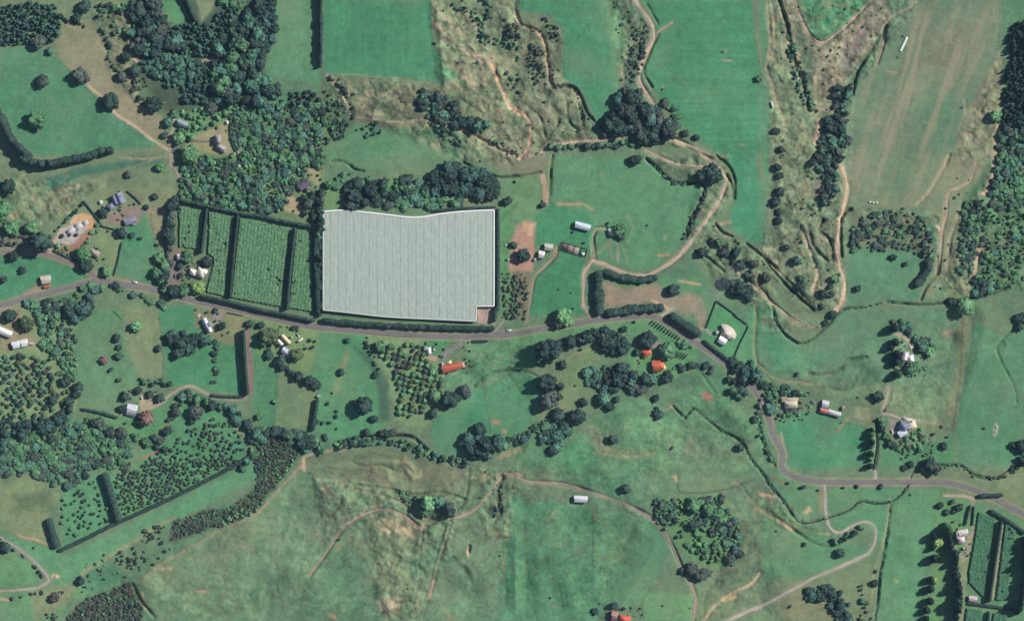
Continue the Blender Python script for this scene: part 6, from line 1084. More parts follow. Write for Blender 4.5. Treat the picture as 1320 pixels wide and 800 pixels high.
def wing(root, L, W, h, kind, c, wall, pitch=18, ox=0, oy=0, ang=0, wins=True, z0=0.0, door=False):
    """one wing in the house's own axes: metres, ang in degrees about z"""
    hold = root; ca, sa = math.cos(math.radians(ang)), math.sin(math.radians(ang)); oxy = (ox, oy, z0); A = math.radians(ang)
    ob('wall', boxm('wall', L-.7, W-.7, h+1.2, MWALL[wall], -1.2), hold, oxy, A)
    tp = math.tan(math.radians(pitch)); m = rmat(c); l, w_ = L/2, W/2; rh = h+w_*tp
    if kind == 'gable':
        for s in (1, -1):
            V, F = roof_sheet([(-l*s, -w_*s, h), (l*s, -w_*s, h), (l*s, 0, rh), (-l*s, 0, rh)], m); ob('roof', mesh('roof', V, F, m), hold, oxy, A)
        gb = []; 
        for s in (1, -1): gb += [((l-.35)*s, -w_+.35, h), ((l-.35)*s, w_-.35, h), ((l-.35)*s, 0, rh-.2)]
        ob('gable_end', mesh('gable_end', gb, [[0, 1, 2], [3, 5, 4]], MWALL[wall]), hold, oxy, A)
        ob('ridge_cap', boxm('ridge_cap', L, .5, .16, m, rh-.02), hold, oxy, A)
    elif kind == 'hip':
        q = max(.3, l-w_); pl = [[(-l, -w_, h), (l, -w_, h), (q, 0, rh), (-q, 0, rh)], [(l, w_, h), (-l, w_, h), (-q, 0, rh), (q, 0, rh)], [(l, -w_, h), (l, w_, h), (q, .05, rh), (q, -.05, rh)], [(-l, w_, h), (-l, -w_, h), (-q, -.05, rh), (-q, .05, rh)]]
        for p in pl: V, F = roof_sheet(p, m, rib=1.1); ob('roof', mesh('roof', V, F, m), hold, oxy, A)
        ob('ridge_cap', boxm('ridge_cap', 2*q+.4, .5, .16, m, rh-.0), hold, oxy, A)
    elif kind == 'flat':
        V, F = roof_sheet([(-l, -w_, h), (l, -w_, h), (l, w_, h+W*.09), (-l, w_, h+W*.09)], m); ob('roof', mesh('roof', V, F, m), hold, oxy, A)
    def loc(x, y): return (ox+x*ca-y*sa, oy+x*sa+y*ca)
    if wins and L > 5:
        n = max(1, int(L/4.2))
        for i in range(n):
            x = -L/2+L*(i+.5)/n
            for s in (-1, 1):
                if door and i == n//2 and s == -1: continue
                px_, py_ = loc(x, s*(W/2-.35+.02)); window(root, None, px_, py_, z0+1.0, A+(0 if s < 0 else math.pi))
        for s in (-1, 1): px_, py_ = loc(s*(L/2-.33), 0); window(root, None, px_, py_, z0+1.0, A+(math.pi/2 if s > 0 else -math.pi/2))
    if door:
        px_, py_ = loc(.0, -(W/2-.35)); d = ob('door', boxm('door', 1.0, .1, 2.05, MDOOR), root, (px_, py_, z0+.05), A); ob('handle', boxm('handle', .12, .1, .05, MWIRE, 0), d, (.36, -.08, 1.0))
BUILD = []
def building(name, label, cat, x, y, ang, wings, wall='cream', extra=()):
    """wings: (dx px, dy px, length px, width px, turn deg, kind, height m, colour, pitch)"""
    zs = [hs_ for w_ in wings for hs_ in (float(hgt(x+w_[0]+a*w_[2]/3, y+w_[1]+b*w_[3]/3)) for a in (-1, 0, 1) for b in (-1, 0, 1))]
    r = bpy.data.objects.new(name, None); p = W2(x, y); r.location = (p.x, p.y, sum(zs)/len(zs)+.25); r.rotation_euler = (0, 0, 0); link(r); tag(r, label, cat)
    for i, w_ in enumerate(wings):
        dx, dy, L, W, t, kind, h, c, pitch = w_
        wing(r, L*MPP, W*MPP, h, kind, c, wall, pitch, dx*MPP, -dy*MPP, -(ang+t), cat in ('house', 'cottage'), 0, i == 0)
    for e in extra:
        if e[0] == 'chimney': ch = ob('chimney', boxm('chimney', .8, .8, 1.8, MWALL['brick'], 0), r, (e[1]*MPP, -e[2]*MPP, e[3])); ob('chimney_pot', boxm('chimney_pot', .35, .35, .4, MDOOR, 1.8), ch)
        if e[0] == 'terrace': ob('terrace', boxm('terrace', e[3]*MPP, e[4]*MPP, .9, mat('paving', lin(e[5]), .9, var=.08, scale=1), -.75), r, (e[1]*MPP, -e[2]*MPP, 0), -math.radians(e[6])).__setitem__('label', 'pale paved terrace')
        if e[0] == 'tank': tank_at(r, e[1], e[2], e[3])
    BUILD.append((x, y)); return r
def cyl(name, r, h, m, k=16, dome=.0):
    v = []; f = []
    for i in range(k): a = 2*math.pi*i/k; v += [(r*math.cos(a), r*math.sin(a), -.3), (r*math.cos(a), r*math.sin(a), h)]
    v.append((0, 0, h+dome)); c = len(v)-1
    for i in range(k): j = (i+1) % k; f.append([2*i, 2*j, 2*j+1, 2*i+1]); f.append([2*i+1, 2*j+1, c])
    return mesh(name, v, f, m)
MTANK = mat('tank_plastic', (.62, .62, .58), .6, var=.05)
def tank(x, y, r, label, tall=2.2, m=None):
    p = W2(x, y); root = bpy.data.objects.new('water_tank', None); root.location = p; link(root); tag(root, label, 'water tank')
    ob('tank_body', cyl('tank_body', r, tall, m or MTANK, 18, .35), root); ob('lid', cyl('lid', r*.25, tall+.42, MCONC, 10, .05), root)
LG = (150, 152, 172); WH = (232, 230, 226); CRM = (214, 206, 190); OR = (204, 108, 84); BE = (196, 188, 172)
building('house', 'large blue-grey roofed house with a lower wing, north of the building site', 'house', 153.5, 256, -22, [(1, 0, 15, 12, 90, 'gable', 3, (134, 138, 162), 20), (-5, 2, 13, 9, 90, 'gable', 2.9, (122, 128, 154), 20), (-10, 11, 10, 8, -15, 'hip', 2.6, (150, 150, 168), 18)], 'grey', [('chimney', 3, -3, 4)])
building('garage', 'grey-blue garage with pale skylights at the end of the garden drive', 'garage', 168, 285, -14, [(0, 0, 15, 9, 0, 'gable', 2.6, (146, 148, 166), 14), (5, 2, 6, 6, 0, 'flat', 2.2, (198, 190, 200), 5)], 'grey')
building('house', 'two-storey stone-roofed house at the end of a dark driveway', 'house', 281.5, 180, 8, [(0, 0, 12, 8, 88, 'hip', 5, (168, 158, 164), 20), (4, 11, 14, 8, 22, 'hip', 3.4, (170, 164, 166), 20)], 'cream', [('chimney', 0, 4, 5.4)])
building('cottage', 'small grey-blue roofed cottage at the edge of the northern bush', 'cottage', 235.5, 160, 22, [(0, 0, 14, 9, 0, 'gable', 3, (150, 162, 172), 22)], 'brown')
building('shed', 'beige ribbed roadside shed with a small orange lean-to', 'shed', 59.8, 360.5, -8, [(0, 0, 13, 11, 0, 'gable', 3.4, (206, 196, 182), 12), (1.5, 8.8, 9.5, 3.6, 0, 'flat', 2.2, (206, 128, 96), 5)], 'cream')
building('cottage', 'tan hipped cottage in the bushy garden west of the junction', 'cottage', 122.5, 326.5, 18, [(0, 0, 12, 9, 0, 'hip', 2.7, (172, 160, 150), 22), (-5, -3, 5, 4, 20, 'flat', 2.3, (226, 220, 210), 5)], 'cream')
building('shed', 'long white-roofed shed cut by the left edge of the photo', 'shed', 4.5, 427, 22, [(0, 0, 24, 9.5, 0, 'gable', 3.4, (236, 234, 230), 12)], 'white')
building('shed', 'white ribbed shed of two roof halves beside the grove', 'shed', 26.3, 443, -14, [(-5, 1.2, 10.5, 9.5, 0, 'gable', 3.2, (232, 232, 234), 12), (5.4, -1.3, 9.6, 9.6, 0, 'gable', 3.0, (236, 236, 236), 12), (14.8, -.2, 7, 3, 10, 'flat', 2.2, (216, 208, 198), 4)], 'white')
building('shed', 'small pale shed at the west end of the vine blocks', 'shed', 231.6, 331, 8, [(0, 0, 6.5, 8, 0, 'gable', 2.6, (204, 192, 200), 14)], 'cream')
building('house', 'white-roofed house with separate west pavilion amid the vine blocks', 'house', 258.5, 352, 18, [(1, -.5, 13, 11, 90, 'hip', 3, (228, 220, 210), 20), (4, -1, 10, 9, 0, 'gable', 2.9, (232, 226, 216), 18), (-10, -1.4, 9, 8.6, 0, 'hip', 2.8, (232, 224, 214), 20)], 'cream', [('chimney', 0, 3, 4)])
building('house', 'long narrow grey-white house by the road with tan parasol beside it', 'house', 267.2, 419.3, 63, [(0, 0, 20, 7.4, 0, 'gable', 3, (206, 208, 222), 18), (3, -1, 6, 8.6, 0, 'flat', 3.6, (190, 194, 206), 5)], 'white', [('chimney', 2, 4, 4)])
building('house', 'cream house with brown courtyard north of the grey-roofed shed', 'house', 368.5, 437.5, 46, [(0, 0, 15, 6, 0, 'gable', 3, (224, 206, 176), 18), (-7.5, 4.2, 9, 6, 0, 'gable', 2.7, (216, 210, 196), 18)], 'cream')
building('shed', 'pale blue-grey ribbed shed south of the cream courtyard house', 'shed', 369, 453.6, 36, [(0, 0, 13, 9, 0, 'gable', 3, (190, 194, 212), 14), (-3.5, 6.2, 5, 4, 0, 'flat', 2.3, (226, 222, 216), 4)], 'grey')
building('caravan', 'long white caravan parked east of the cream courtyard house', 'caravan', 387.8, 437.8, -36, [(0, 0, 7.4, 3.0, 0, 'gable', 2.3, (232, 226, 204), 6)], 'white')
building('shed', 'tiny white hut between the courtyard house and the caravan', 'hut', 376, 434.3, 30, [(0, 0, 3.4, 2.6, 0, 'flat', 2.1, (232, 228, 224), 5)], 'white')
building('cottage', 'small white cottage on the lawn beside the orchard grove', 'cottage', 553, 452, 86, [(0, 0, 9.5, 6, 0, 'hip', 3, (232, 230, 236), 20), (-4.6, -3, 4.6, 4, 0, 'flat', 2.7, (230, 226, 220), 5)], 'white', [('tank', 0, 0, 0)] if False else [])
building('house', 'long house with bright orange roof and cream terrace below the road', 'house', 582, 473.3, -14, [(0, 0, 25, 9.5, 0, 'gable', 3, OR, 18), (-11.5, -4, 3, 5, 0, 'flat', 2.6, (236, 232, 224), 5)], 'cream', [('terrace', -3.5, -6.8, 7.5, 5, (216, 202, 176), -14), ('terrace', 14.5, -3, 5, 7, (196, 156, 132), -14)])
building('house', 'grey-brown roofed house hidden in the bush above the clay yard', 'house', 392.5, 238, -36, [(0, 0, 17, 10, 0, 'gable', 3.2, (112, 106, 118), 18), (4, 5, 8, 6, 0, 'hip', 2.8, (130, 118, 116), 18)], 'brown', [('chimney', 4, -4, 4)])
building('barn', 'long white-roofed barn standing above the stockyard', 'barn', 751, 291.7, 15, [(0, 0, 20.5, 8.6, 0, 'gable', 3.6, (208, 216, 230), 10)], 'grey')
building('cottage', 'small square white-roofed cottage against a dark tree', 'cottage', 787.6, 298.8, -14, [(0, 0, 6.6, 8.8, 0, 'hip', 3, (238, 236, 228), 16), (2, 3.2, 5, 3.6, 0, 'flat', 2.5, (232, 228, 216), 4)], 'white')
building('shed', 'beige-grey shed, northern of the pair by the clay pit', 'shed', 707, 318.7, 8, [(0, 0, 11, 9.2, 0, 'gable', 3.4, (196, 194, 182), 12)], 'cream')
building('shed', 'whiter shed, southern of the pair by the clay pit', 'shed', 697.8, 328.3, 12, [(0, 0, 7.8, 10, 0, 'gable', 3.2, (228, 220, 212), 12)], 'cream')
building('shed', 'tiny white hut southwest of the pair of sheds', 'hut', 689.6, 334.6, 8, [(0, 0, 3, 3.6, 0, 'flat', 2.1, (236, 230, 220), 5)], 'white')
building('shed', 'tiny white hut on the edge of the clay pit', 'hut', 655, 334.4, 5, [(0, 0, 3.4, 2.4, 0, 'flat', 1.8, (236, 228, 214), 5)], 'white')
building('garage', 'orange-roofed garage northwest of the orange villa', 'garage', 833, 454.3, -26, [(0, 0, 12.5, 9.5, 0, 'hip', 2.8, (222, 116, 88), 20)], 'cream')
building('house', 'orange-roofed villa with cream balcony on the south lawn', 'house', 847, 471.5, -4, [(-1, 0, 11, 15.5, 0, 'gable', 3.2, OR, 20), (4, 0, 10, 9.5, 0, 'hip', 3, (222, 122, 94), 20)], 'cream', [('terrace', 8.5, 1.6, 5, 5, (230, 210, 178), -20), ('chimney', -2, 5, 4.4)])
building('house', 'cream house with paved parapet roof inside the road bend', 'house', 1018, 519, -3, [(1, 1.5, 17, 10, 0, 'hip', 3, (206, 196, 176), 12), (4, -4, 13, 6, 0, 'gable', 2.8, (200, 184, 166), 12), (-7, -4, 9, 6, 0, 'flat', 2.7, (186, 166, 150), 5)], 'cream', [('chimney', -2, 3, 3.6)])
building('barn', 'ribbed grey barn block above the red-roofed barn', 'barn', 1063.3, 520.8, 15, [(0, 0, 9, 10.5, 0, 'gable', 3.4, (196, 198, 204), 10)], 'grey')
building('barn', 'long barn with a rusty red west end and pale grey east end', 'barn', 1070, 530.6, 17, [(-8, -1.6, 10.5, 6.4, 0, 'gable', 3.2, (204, 134, 122), 10), (5.4, 1.6, 16.5, 6.6, 0, 'gable', 3.2, (208, 206, 202), 10)], 'grey')
building('shed', 'tiny pinkish hut east of the red and grey barn', 'hut', 1086.6, 525.6, 5, [(0, 0, 4.6, 5, 0, 'flat', 2.2, (206, 180, 166), 5)], 'cream')
building('house', 'white and lilac roofed house ringed by tall trees', 'house', 1170, 458.5, 103, [(-4, 0, 11, 8.6, 0, 'gable', 3.2, (222, 214, 222), 20), (3, 4, 11, 9.5, -22, 'hip', 3, (226, 222, 226), 20)], 'white', [('terrace', 4, -11, 5, 5, (190, 180, 172), 30)])
building('house', 'grey pyramid-roofed farmhouse with white south wing and terrace', 'house', 1164, 550, -22, [(0, -.5, 12.5, 12.5, 44, 'hip', 3.4, (132, 142, 164), 24), (-1, 8, 12, 9, 0, 'gable', 3, (224, 224, 234), 18), (5, 1, 8, 7, 30, 'gable', 3, (150, 156, 176), 20)], 'white', [('terrace', 12, -3, 10, 10, (220, 206, 182), -20), ('terrace', 5, -10, 14, 5, (190, 184, 174), 18)])
building('house', 'cream multi-roofed farmhouse beside the eastern vines', 'house', 1240, 691, -8, [(1, -5, 13, 9, 0, 'gable', 3.2, (224, 214, 212), 14), (-2, 4, 10, 9, 0, 'hip', 3, (220, 206, 204), 14), (-5, -2, 7, 10, 0, 'flat', 2.9, (196, 184, 186), 5)], 'cream', [('chimney', 2, -2, 4)])
building('shed', 'small pinkish grey shed at the south end of the farm drive', 'shed', 1253.6, 771, 8, [(0, 0, 11, 7.6, 0, 'gable', 2.8, (206, 190, 196), 12)], 'cream')
building('shed', 'tiny pale hut just south of the cream multi-roofed farmhouse', 'hut', 1242, 706.4, 5, [(0, 0, 3.8, 3.4, 0, 'flat', 2.2, (206, 204, 202), 5)], 'cream')
building('barn', 'white ribbed barn standing on the hillside clay track', 'barn', 748.5, 642.5, 2, [(0, 0, 17.5, 8.8, 0, 'gable', 3.8, (216, 216, 222), 10)], 'grey')
building('house', 'red-roofed house cut by the bottom edge of the photo', 'house', 805, 796, 12, [(0, 2, 15, 12, 0, 'hip', 3, (214, 104, 92), 20)], 'cream')
building('shed', 'dusty pink roofed annex left of the red-roofed house', 'shed', 792, 793, 8, [(0, 0, 8, 13, 0, 'gable', 2.8, (176, 132, 124), 14)], 'cream')
building('house', 'square white-roofed house above the dotted orchard', 'house', 170.6, 527.6, 12, [(0, 0, 13.5, 14, 0, 'gable', 3.2, (208, 206, 218), 14), (-2, 6.6, 13, 3, 0, 'flat', 2.5, (190, 176, 166), 5)], 'cream')
building('shed', 'tiny white hut at the head of the short dark hedge', 'hut', 411, 510.5, 8, [(0, 0, 5, 3, 0, 'flat', 2.2, (214, 206, 200), 5)], 'white')
# the fan-shaped house: a faceted half-round roof and a square white wing
def fan_house():
    x0, y0 = 936, 428; r = bpy.data.objects.new('house', None); p = W2(x0, y0); r.location = (p.x, p.y, p.z+.3); link(r); tag(r, 'fan-shaped cream-roofed house with a square white wing inside a hedged lot', 'house')
    zp = [(940, 130), (970, 126), (1000, 135), (1035, 155), (1060, 180), (1085, 225), (1070, 265), (1020, 270), (935, 225)]; pp = [((800+u/7.27-x0)*MPP, (y0-400-v/7.27)*MPP) for u, v in zp]
    apex = (((800+985/7.27)-x0)*MPP, (y0-400-215/7.27)*MPP); n = len(pp); H = 3.1; m = rmat((206, 194, 180))
    cx_ = sum(q[0] for q in pp)/n; cy_ = sum(q[1] for q in pp)/n
    wv = [(cx_+(a-cx_)*.93, cy_+(b-cy_)*.93, z) for a, b in pp for z in (-1.2, H)]; ob('wall', mesh('wall', wv, [[2*i, 2*i+1, 2*((i+1) % n)+1, 2*((i+1) % n)] for i in range(n)], MWALL['cream']), r)
    for i in range(n):
        a, b = pp[i], pp[(i+1) % n]; V = [(a[0], a[1], H), (b[0], b[1], H), (apex[0], apex[1], H+1.5), (a[0], a[1], H-.15), (b[0], b[1], H-.15)]
        ob('roof', mesh('roof', V, [[0, 1, 2], [0, 3, 4, 1]], m), r)
        ob('ridge_cap', mesh('ridge_cap', [(a[0], a[1], H), (a[0]+.18, a[1]+.18, H+.02), (apex[0], apex[1], H+1.62), (a[0]-.18, a[1]-.18, H+.02)], [[0, 1, 2], [0, 2, 3]], m), r)
        mx_, my_ = cx_+((a[0]+b[0])/2-cx_)*.935, cy_+((a[1]+b[1])/2-cy_)*.935
        if 0 < i < 7: window(r, None, mx_, my_, 1.0, math.atan2(b[1]-a[1], b[0]-a[0])+math.pi)
    wing(r, 10.6*MPP, 10*MPP, 3.0, 'gable', (238, 236, 230), 'white', 12, (930.6-x0)*MPP, (y0-439)*MPP, -32, True, 0, True)
    wing(r, 4.5*MPP, 4.5*MPP, 2.6, 'flat', (232, 228, 222), 'white', 5, (924-x0)*MPP, (y0-428.4)*MPP, -20, False)
fan_house()
tank(130, 260.7, 2.0, 'pinkish white round tank west of the blue-grey house', 2.0); tank(224, 153.5, 1.6, 'white round tank by the grey cottage and drive', 2.2); tank(183, 512.5, 1.2, 'small white tank north of the square white-roofed house', 1.8); tank(559.6, 450.6, 1.0, 'small white tank on the lawn east of the cottage', 1.6)
tank(148, 302, .9, 'small white tank by the dark garden tree below the hedge', 1.5); tank(300.5, 213.5, 1.3, 'white tank at the southern tip of the grassy house lot', 1.8); tank(308, 214, 1.7, 'larger white tank where the grassy lot meets the bush', 2.0); tank(293, 158, 1.8, 'pale tank at the northern tip of the grassy house lot', 2.0)
# ---------------------------------------------------------------- stockyard
sy = bpy.data.objects.new('stockyard', None); p_ = W2(740, 321.5); sy.location = (p_.x, p_.y, p_.z+.1); sy.rotation_euler = (0, 0, -math.radians(17)); link(sy); tag(sy, 'timber railed stockyard of four earth pens by the farm track', 'stockyard')
MPEN = mat('trodden_earth', (.36, .31, .25), .95, var=.2, scale=.7); MRAIL = mat('weathered_rail', (.12, .09, .07), .9, var=.2, scale=3)
SL, SW = 33*MPP, 10.5*MPP; ob('pen_floor', boxm('pen_floor', SL, SW, .5, MPEN, -.42), sy)
rl = boxm('rail_unit', 1, .14, .2, MRAIL); sp_ = boxm('post_unit', .26, .26, 1.9, MRAIL, -.3)
def rail(x0, y0, x1, y1):
    L_ = math.hypot(x1-x0, y1-y0); a = math.atan2(y1-y0, x1-x0)
    for z in (.5, .95, 1.4): ob('rail', rl, sy, ((x0+x1)/2, (y0+y1)/2, z), a, (L_, 1, 1))
    for i in range(int(L_/2)+1): t = i/max(1, int(L_/2)); ob('post', sp_, sy, (x0+(x1-x0)*t, y0+(y1-y0)*t, 0))
rail(-SL/2, -SW/2, SL/2, -SW/2); rail(-SL/2, SW/2, SL/2, SW/2)
for u in (-.5, -.24, .02, .27, .5): rail(SL*u, -SW/2, SL*u, SW/2)
rail(SL*.27, 0, SL*.5, 0); rail(SL*.27, -SW*.25, SL*.5, -SW*.25)
ob('roof_shelter', boxm('roof_shelter', 3.2, 2.4, .15, rmat((226, 224, 220)), 2.3), sy, (SL*.38, -SW*.2, 0)); 
# ---------------------------------------------------------------- cars, silage, bales, pieces of the building site
MPAINT = {k: mat(k+'_car_paint', c, .3, spec=.5) for k, c in (('white', (.75, .75, .74)), ('grey', (.2, .21, .23)))}; MTYRE = mat('tyre_rubber', (.02, .02, .02), .8); MLAMP = mat('headlight_glass', (.7, .7, .66), .1)
def car(x, y, ang, col, label):
    r = bpy.data.objects.new('car', None); p = W2(x, y, .2); r.location = p; r.rotation_euler = (0, 0, -math.radians(ang)); link(r); tag(r, label, 'car')
    pr = [(-2.2, .35), (-2.25, .85), (-1.9, .98), (-1.5, 1.0), (.95, 1.0), (2.05, .85), (2.2, .55), (2.15, .35)]; V = []; n = len(pr)
    for s in (-.88, -.8, .8, .88): V += [(u, s, z-(.06 if abs(s) > .85 else 0)) for u, z in pr]
    F = [[k*n+i, k*n+(i+1) % n, (k+1)*n+(i+1) % n, (k+1)*n+i] for k in range(3) for i in range(n)]+[list(range(n)), list(range(3*n, 4*n))[::-1]]
    ob('body', mesh('body', V, F, MPAINT[col]), r)
    cb = [(-1.75, -.78, .98), (1.0, -.78, .98), (1.0, .78, .98), (-1.75, .78, .98), (-1.2, -.62, 1.42), (.3, -.62, 1.42), (.3, .62, 1.42), (-1.2, .62, 1.42)]
    ob('window', mesh('window', cb, [[0, 1, 5, 4], [1, 2, 6, 5], [2, 3, 7, 6], [3, 0, 4, 7]], MGLASS), r); ob('roof', boxm('roof', 1.6, 1.3, .07, MPAINT[col], 1.4, -.45), r)
    wv = []; 
    for i in range(14): a = 2*math.pi*i/14; wv += [(.33*math.cos(a), -.1, .33*math.sin(a)), (.33*math.cos(a), .1, .33*math.sin(a))]
    wf = [[2*i, 2*((i+1) % 14), 2*((i+1) % 14)+1, 2*i+1] for i in range(14)]+[[2*i for i in range(14)][::-1], [2*i+1 for i in range(14)]]; wm = mesh('wheel', wv, wf, MTYRE)
    for u in (-1.4, 1.4):
        for s in (-.8, .8): ob('wheel', wm, r, (u, s, .33))
    for s in (-.6, .6): ob('headlight', boxm('headlight', .1, .3, .14, MLAMP, .62, 2.14), r, (0, s, 0))
car(174, 363.6, 8, 'white', 'white car driving on the main road east of the junction'); car(656, 425.6, -5, 'white', 'white car at the corner entrance of the netted orchard')
car(226.5, 356, 80, 'grey', 'grey car parked on the drive west of the vine house'); car(384.5, 431.5, 60, 'white', 'white car parked by the cream courtyard house'); car(572, 459, -35, 'grey', 'dark grey car on the driveway of the orange roofed house')
car(1048, 518, 20, 'grey', 'grey car parked west of the ribbed barn'); car(1150, 556, 75, 'white', 'white car parked on the yard of the pyramid farmhouse')
def silage():
    V = []; F = []; L_ = 16; R_ = 1.45; n = 40; k = 12
    for i in range(n+1):
        t = i/n; x = -L_/2+L_*t; rr = R_*min(1, math.sin(math.pi*min(max(t, .012), .988))*5)**.5*(1+.05*math.sin(i*2.3)+.03*math.sin(i*5.1))
        for j in range(k): a = math.pi*j/(k-1); V.append((x, rr*math.cos(a), rr*1.1*math.sin(a)))
    for i in range(n):
        for j in range(k-1): b = i*k+j; F.append([b, b+1, b+k+1, b+k])
    m = mat('white_silage_wrap', (.68, .74, .66), .45, var=.06, scale=1.2, bump=.1)
    p = W2(1164.8, 57.2); a = math.atan2(260, 125)
    tag(ob('silage_tube', mesh('silage_tube', V, F, m, True), None, p, a), 'long white plastic-wrapped silage tube lying in the big eastern paddock', 'silage')
silage()
wb = mat('white_bale_wrap', (.66, .7, .66), .45, var=.06, scale=2)
for i, (x, y, lb) in enumerate(((1121.5, 260.6, 'western of the three white wrapped bales'), (1126, 261.4, 'middle of the three white wrapped bales'), (1130.2, 261.2, 'eastern of the three white wrapped bales'))):
    V = []; 
    for q in range(16): a = 2*math.pi*q/16; V += [(-.95, .8*math.cos(a), .8+.8*math.sin(a)), (-1.05, .68*math.cos(a), .8+.68*math.sin(a)), (.95, .8*math.cos(a), .8+.8*math.sin(a)), (1.05, .68*math.cos(a), .8+.68*math.sin(a))]
    F = []
    for q in range(16): b, c_ = 4*q, 4*((q+1) % 16); F += [[b, c_, c_+2, b+2], [b+1, c_+1, c_, b], [b+2, c_+2, c_+3, b+3]]
    F += [[4*q+1 for q in range(16)], [4*q+3 for q in range(16)][::-1]]
    tag(ob('wrapped_bale', mesh('wrapped_bale', V, F, wb, False), None, W2(x, y), .2*i), lb+' in the paddock corner', 'bale')
# pale tank on its side in the upper paddock
p_ = W2(995.2, 135.2); r_ = bpy.data.objects.new('water_tank', None); r_.location = p_; r_.rotation_euler = (0, 0, math.radians(-72)); link(r_); tag(r_, 'long white trough tank on skids in the narrow eastern pasture', 'water tank')
V = []; 
for u in (-3.0, -2.8, 2.8, 3.0):
    for q in range(12): a = 2*math.pi*q/12; rr = 1.1 if abs(u) < 2.9 else .8; V.append((u, rr*math.cos(a), 1.3+rr*math.sin(a)))
F = [[k*12+q, k*12+(q+1) % 12, (k+1)*12+(q+1) % 12, (k+1)*12+q] for k in range(3) for q in range(12)]+[list(range(12)), list(range(36, 48))[::-1]]
ob('tank_body', mesh('tank_body', V, F, MTANK), r_); 
for s in (-.7, .7): ob('skid', boxm('skid', 5.6, .2, .35, MRAIL, -.1), r_, (0, s, 0))
# building site: slabs, dark heaps built in place of shadow patches and a timber frame of posts
MSP = mat('spoil_clay', (.50, .40, .32), .95, var=.2, scale=.8, bump=.3); MSL = mat('pale_slab', (.50, .49, .50), .9, var=.12, scale=.6)
for (x, y, L_, W_, a, lb) in ((91, 297.5, 13, 7, -38, 'pale concrete slab in the western half of the building site'), (101, 291.5, 12, 9, -38, 'broad pale concrete slab in the middle of the building site'), (110, 287, 8, 6, -38, 'small pale concrete slab at the top of the building site')):
    p_ = W2(x, y); tag(ob('concrete_slab', boxm('concrete_slab', L_*MPP, W_*MPP, .55, MSL, -.3), None, p_, -math.radians(a)), lb, 'slab')
def heap(x, y, r, h, label, m=MSP, name='spoil_heap', cat='earth heap'):
    v, f = ICO3; q = v[:, :]; k = 1+.35*(vn(q[:, 0]*2.3+x, q[:, 1]*2.3+y, 2)-.5)+.2*(vn(q[:, 0]*6+x, q[:, 1]*6+q[:, 2]*4+y, 3)-.5); vv_ = q*k[:, None]*np.array([r, r*.75, h]); tag(ob(name, mesh(name, vv_, f, m), None, W2(x, y), .6), label, cat)
MDK = mat('shadow_dark', (.035, .04, .05), .7, var=.2, scale=2)  # near-black colour standing for shadow, on three heaps added at the site
heap(79, 304.5, 3.0, 1.6, 'dark heap made for a shadow at the western end of the building site', MDK, 'shadow_heap', 'shadow heap'); heap(89.5, 303, 2.0, 1.4, 'dark heap made for a shadow in the middle of the building site', MDK, 'shadow_heap', 'shadow heap'); heap(98, 303, 2.3, 1.7, 'dark heap made for a shadow at the eastern end of the building site', MDK, 'shadow_heap', 'shadow heap'); heap(255.8, 406.5, 2.6, 1.0, 'tan earth mound beside the long narrow white house')
heap(1284.5, 550, 1.6, .9, 'pale rubble heap on the far eastern paddock', MCONC, 'rubble_heap', 'rubble'); heap(1283.5, 556, 1.2, .7, 'smaller pale rubble heap south of the other', MCONC, 'rubble_heap', 'rubble')
heap(72, 743, 2.0, 1.0, 'pale clay heap beside the gravel bend'); heap(652, 316, 1.6, 1.2, 'pale rubble pile at the upper clay pit edge', MCONC, 'rubble_heap', 'rubble')
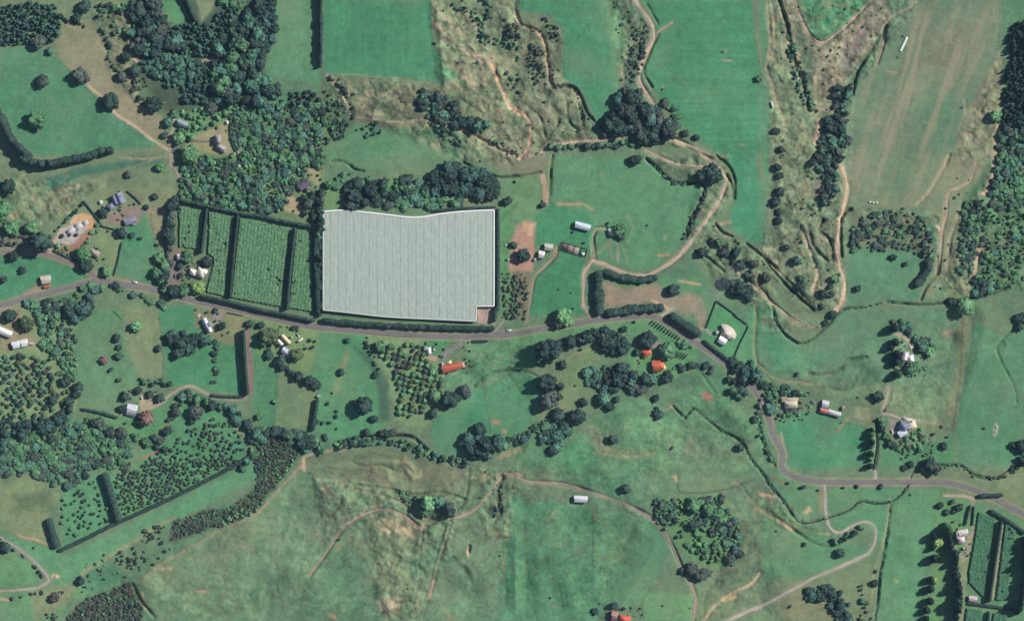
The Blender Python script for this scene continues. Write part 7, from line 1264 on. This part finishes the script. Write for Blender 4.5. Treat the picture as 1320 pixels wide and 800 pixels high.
# ---------------------------------------------------------------- post and wire fences
fpm = boxm('fence_post', .16, .16, 1.55, MPOST, -.25)
def fence(s, label):
    q = smooth(P(s), 5.2); base = W2(*q[0]); r = bpy.data.objects.new('post_and_wire_fence', None); r.location = base; link(r); tag(r, label, 'fence'); W = []
    for a in q: w_ = W2(*a); ob('post', fpm, r, w_-base); W.append(w_-base)
    for z in (.45, .85, 1.2):
        V = []; F = []
        for w_ in W: V += [(w_.x-.02, w_.y-.02, w_.z+z), (w_.x+.02, w_.y+.02, w_.z+z), (w_.x, w_.y, w_.z+z+.04)]
        for i in range(len(W)-1): b = 3*i; F += [[b, b+1, b+4, b+3], [b+1, b+2, b+5, b+4], [b+2, b, b+3, b+5]]
        ob('wire', mesh('wire', V, F, MWIRE), r)
for s_, l_ in FENCES:
    fence(s_, l_)
# ---------------------------------------------------------------- thin smoke drifting from the burn-off
def smoke():
    m = bpy.data.materials.new('thin_smoke'); m.use_nodes = True; n = m.node_tree.nodes; n.clear(); o = n.new('ShaderNodeOutputMaterial'); v = n.new('ShaderNodeVolumePrincipled')
    v.inputs['Color'].default_value = (.93, .96, 1, 1); v.inputs['Density'].default_value = .011; m.node_tree.links.new(v.outputs[0], o.inputs['Volume'])
    v_, f_ = ICO3; p = W2(916, 380); V = []; F = []
    for k, (x, y, z, r) in enumerate(((0, 0, 7, 11), (9, 10, 12, 10), (19, 20, 17, 11), (-10, -12, 6, 10))):
        q = v_*(1+.5*(vn(v_[:, 0]*1.7+9+k, v_[:, 1]*1.7+v_[:, 2]+9, k)-.5))[:, None]*np.array([r, r*.8, 5])+np.array([x, y, z]); F += (f_+len(V)*0+sum(len(a) for a in V)).tolist(); V.append(q)
    tag(ob('smoke', mesh('smoke', np.concatenate(V), F, m), None, p), 'thin blue smoke drifting over the paddock west of the fan-shaped house', kind='stuff')
smoke()
# ---------------------------------------------------------------- haze: one box of thin air round everything in view
def haze(dens):
    m = bpy.data.materials.new('thin_air'); m.use_nodes = True; n = m.node_tree.nodes; n.clear(); o = n.new('ShaderNodeOutputMaterial'); v = n.new('ShaderNodeVolumePrincipled')
    v.inputs['Color'].default_value = (.40, .66, 1, 1); v.inputs['Density'].default_value = dens; m.node_tree.links.new(v.outputs[0], o.inputs['Volume'])
    b = boxm('haze', 60000, 60000, CAMH+190, m, -150); tag(ob('haze', b), 'thin pale blue air over the farmland', kind='stuff')
HAZE = 1.8e-5
if HAZE: haze(HAZE)
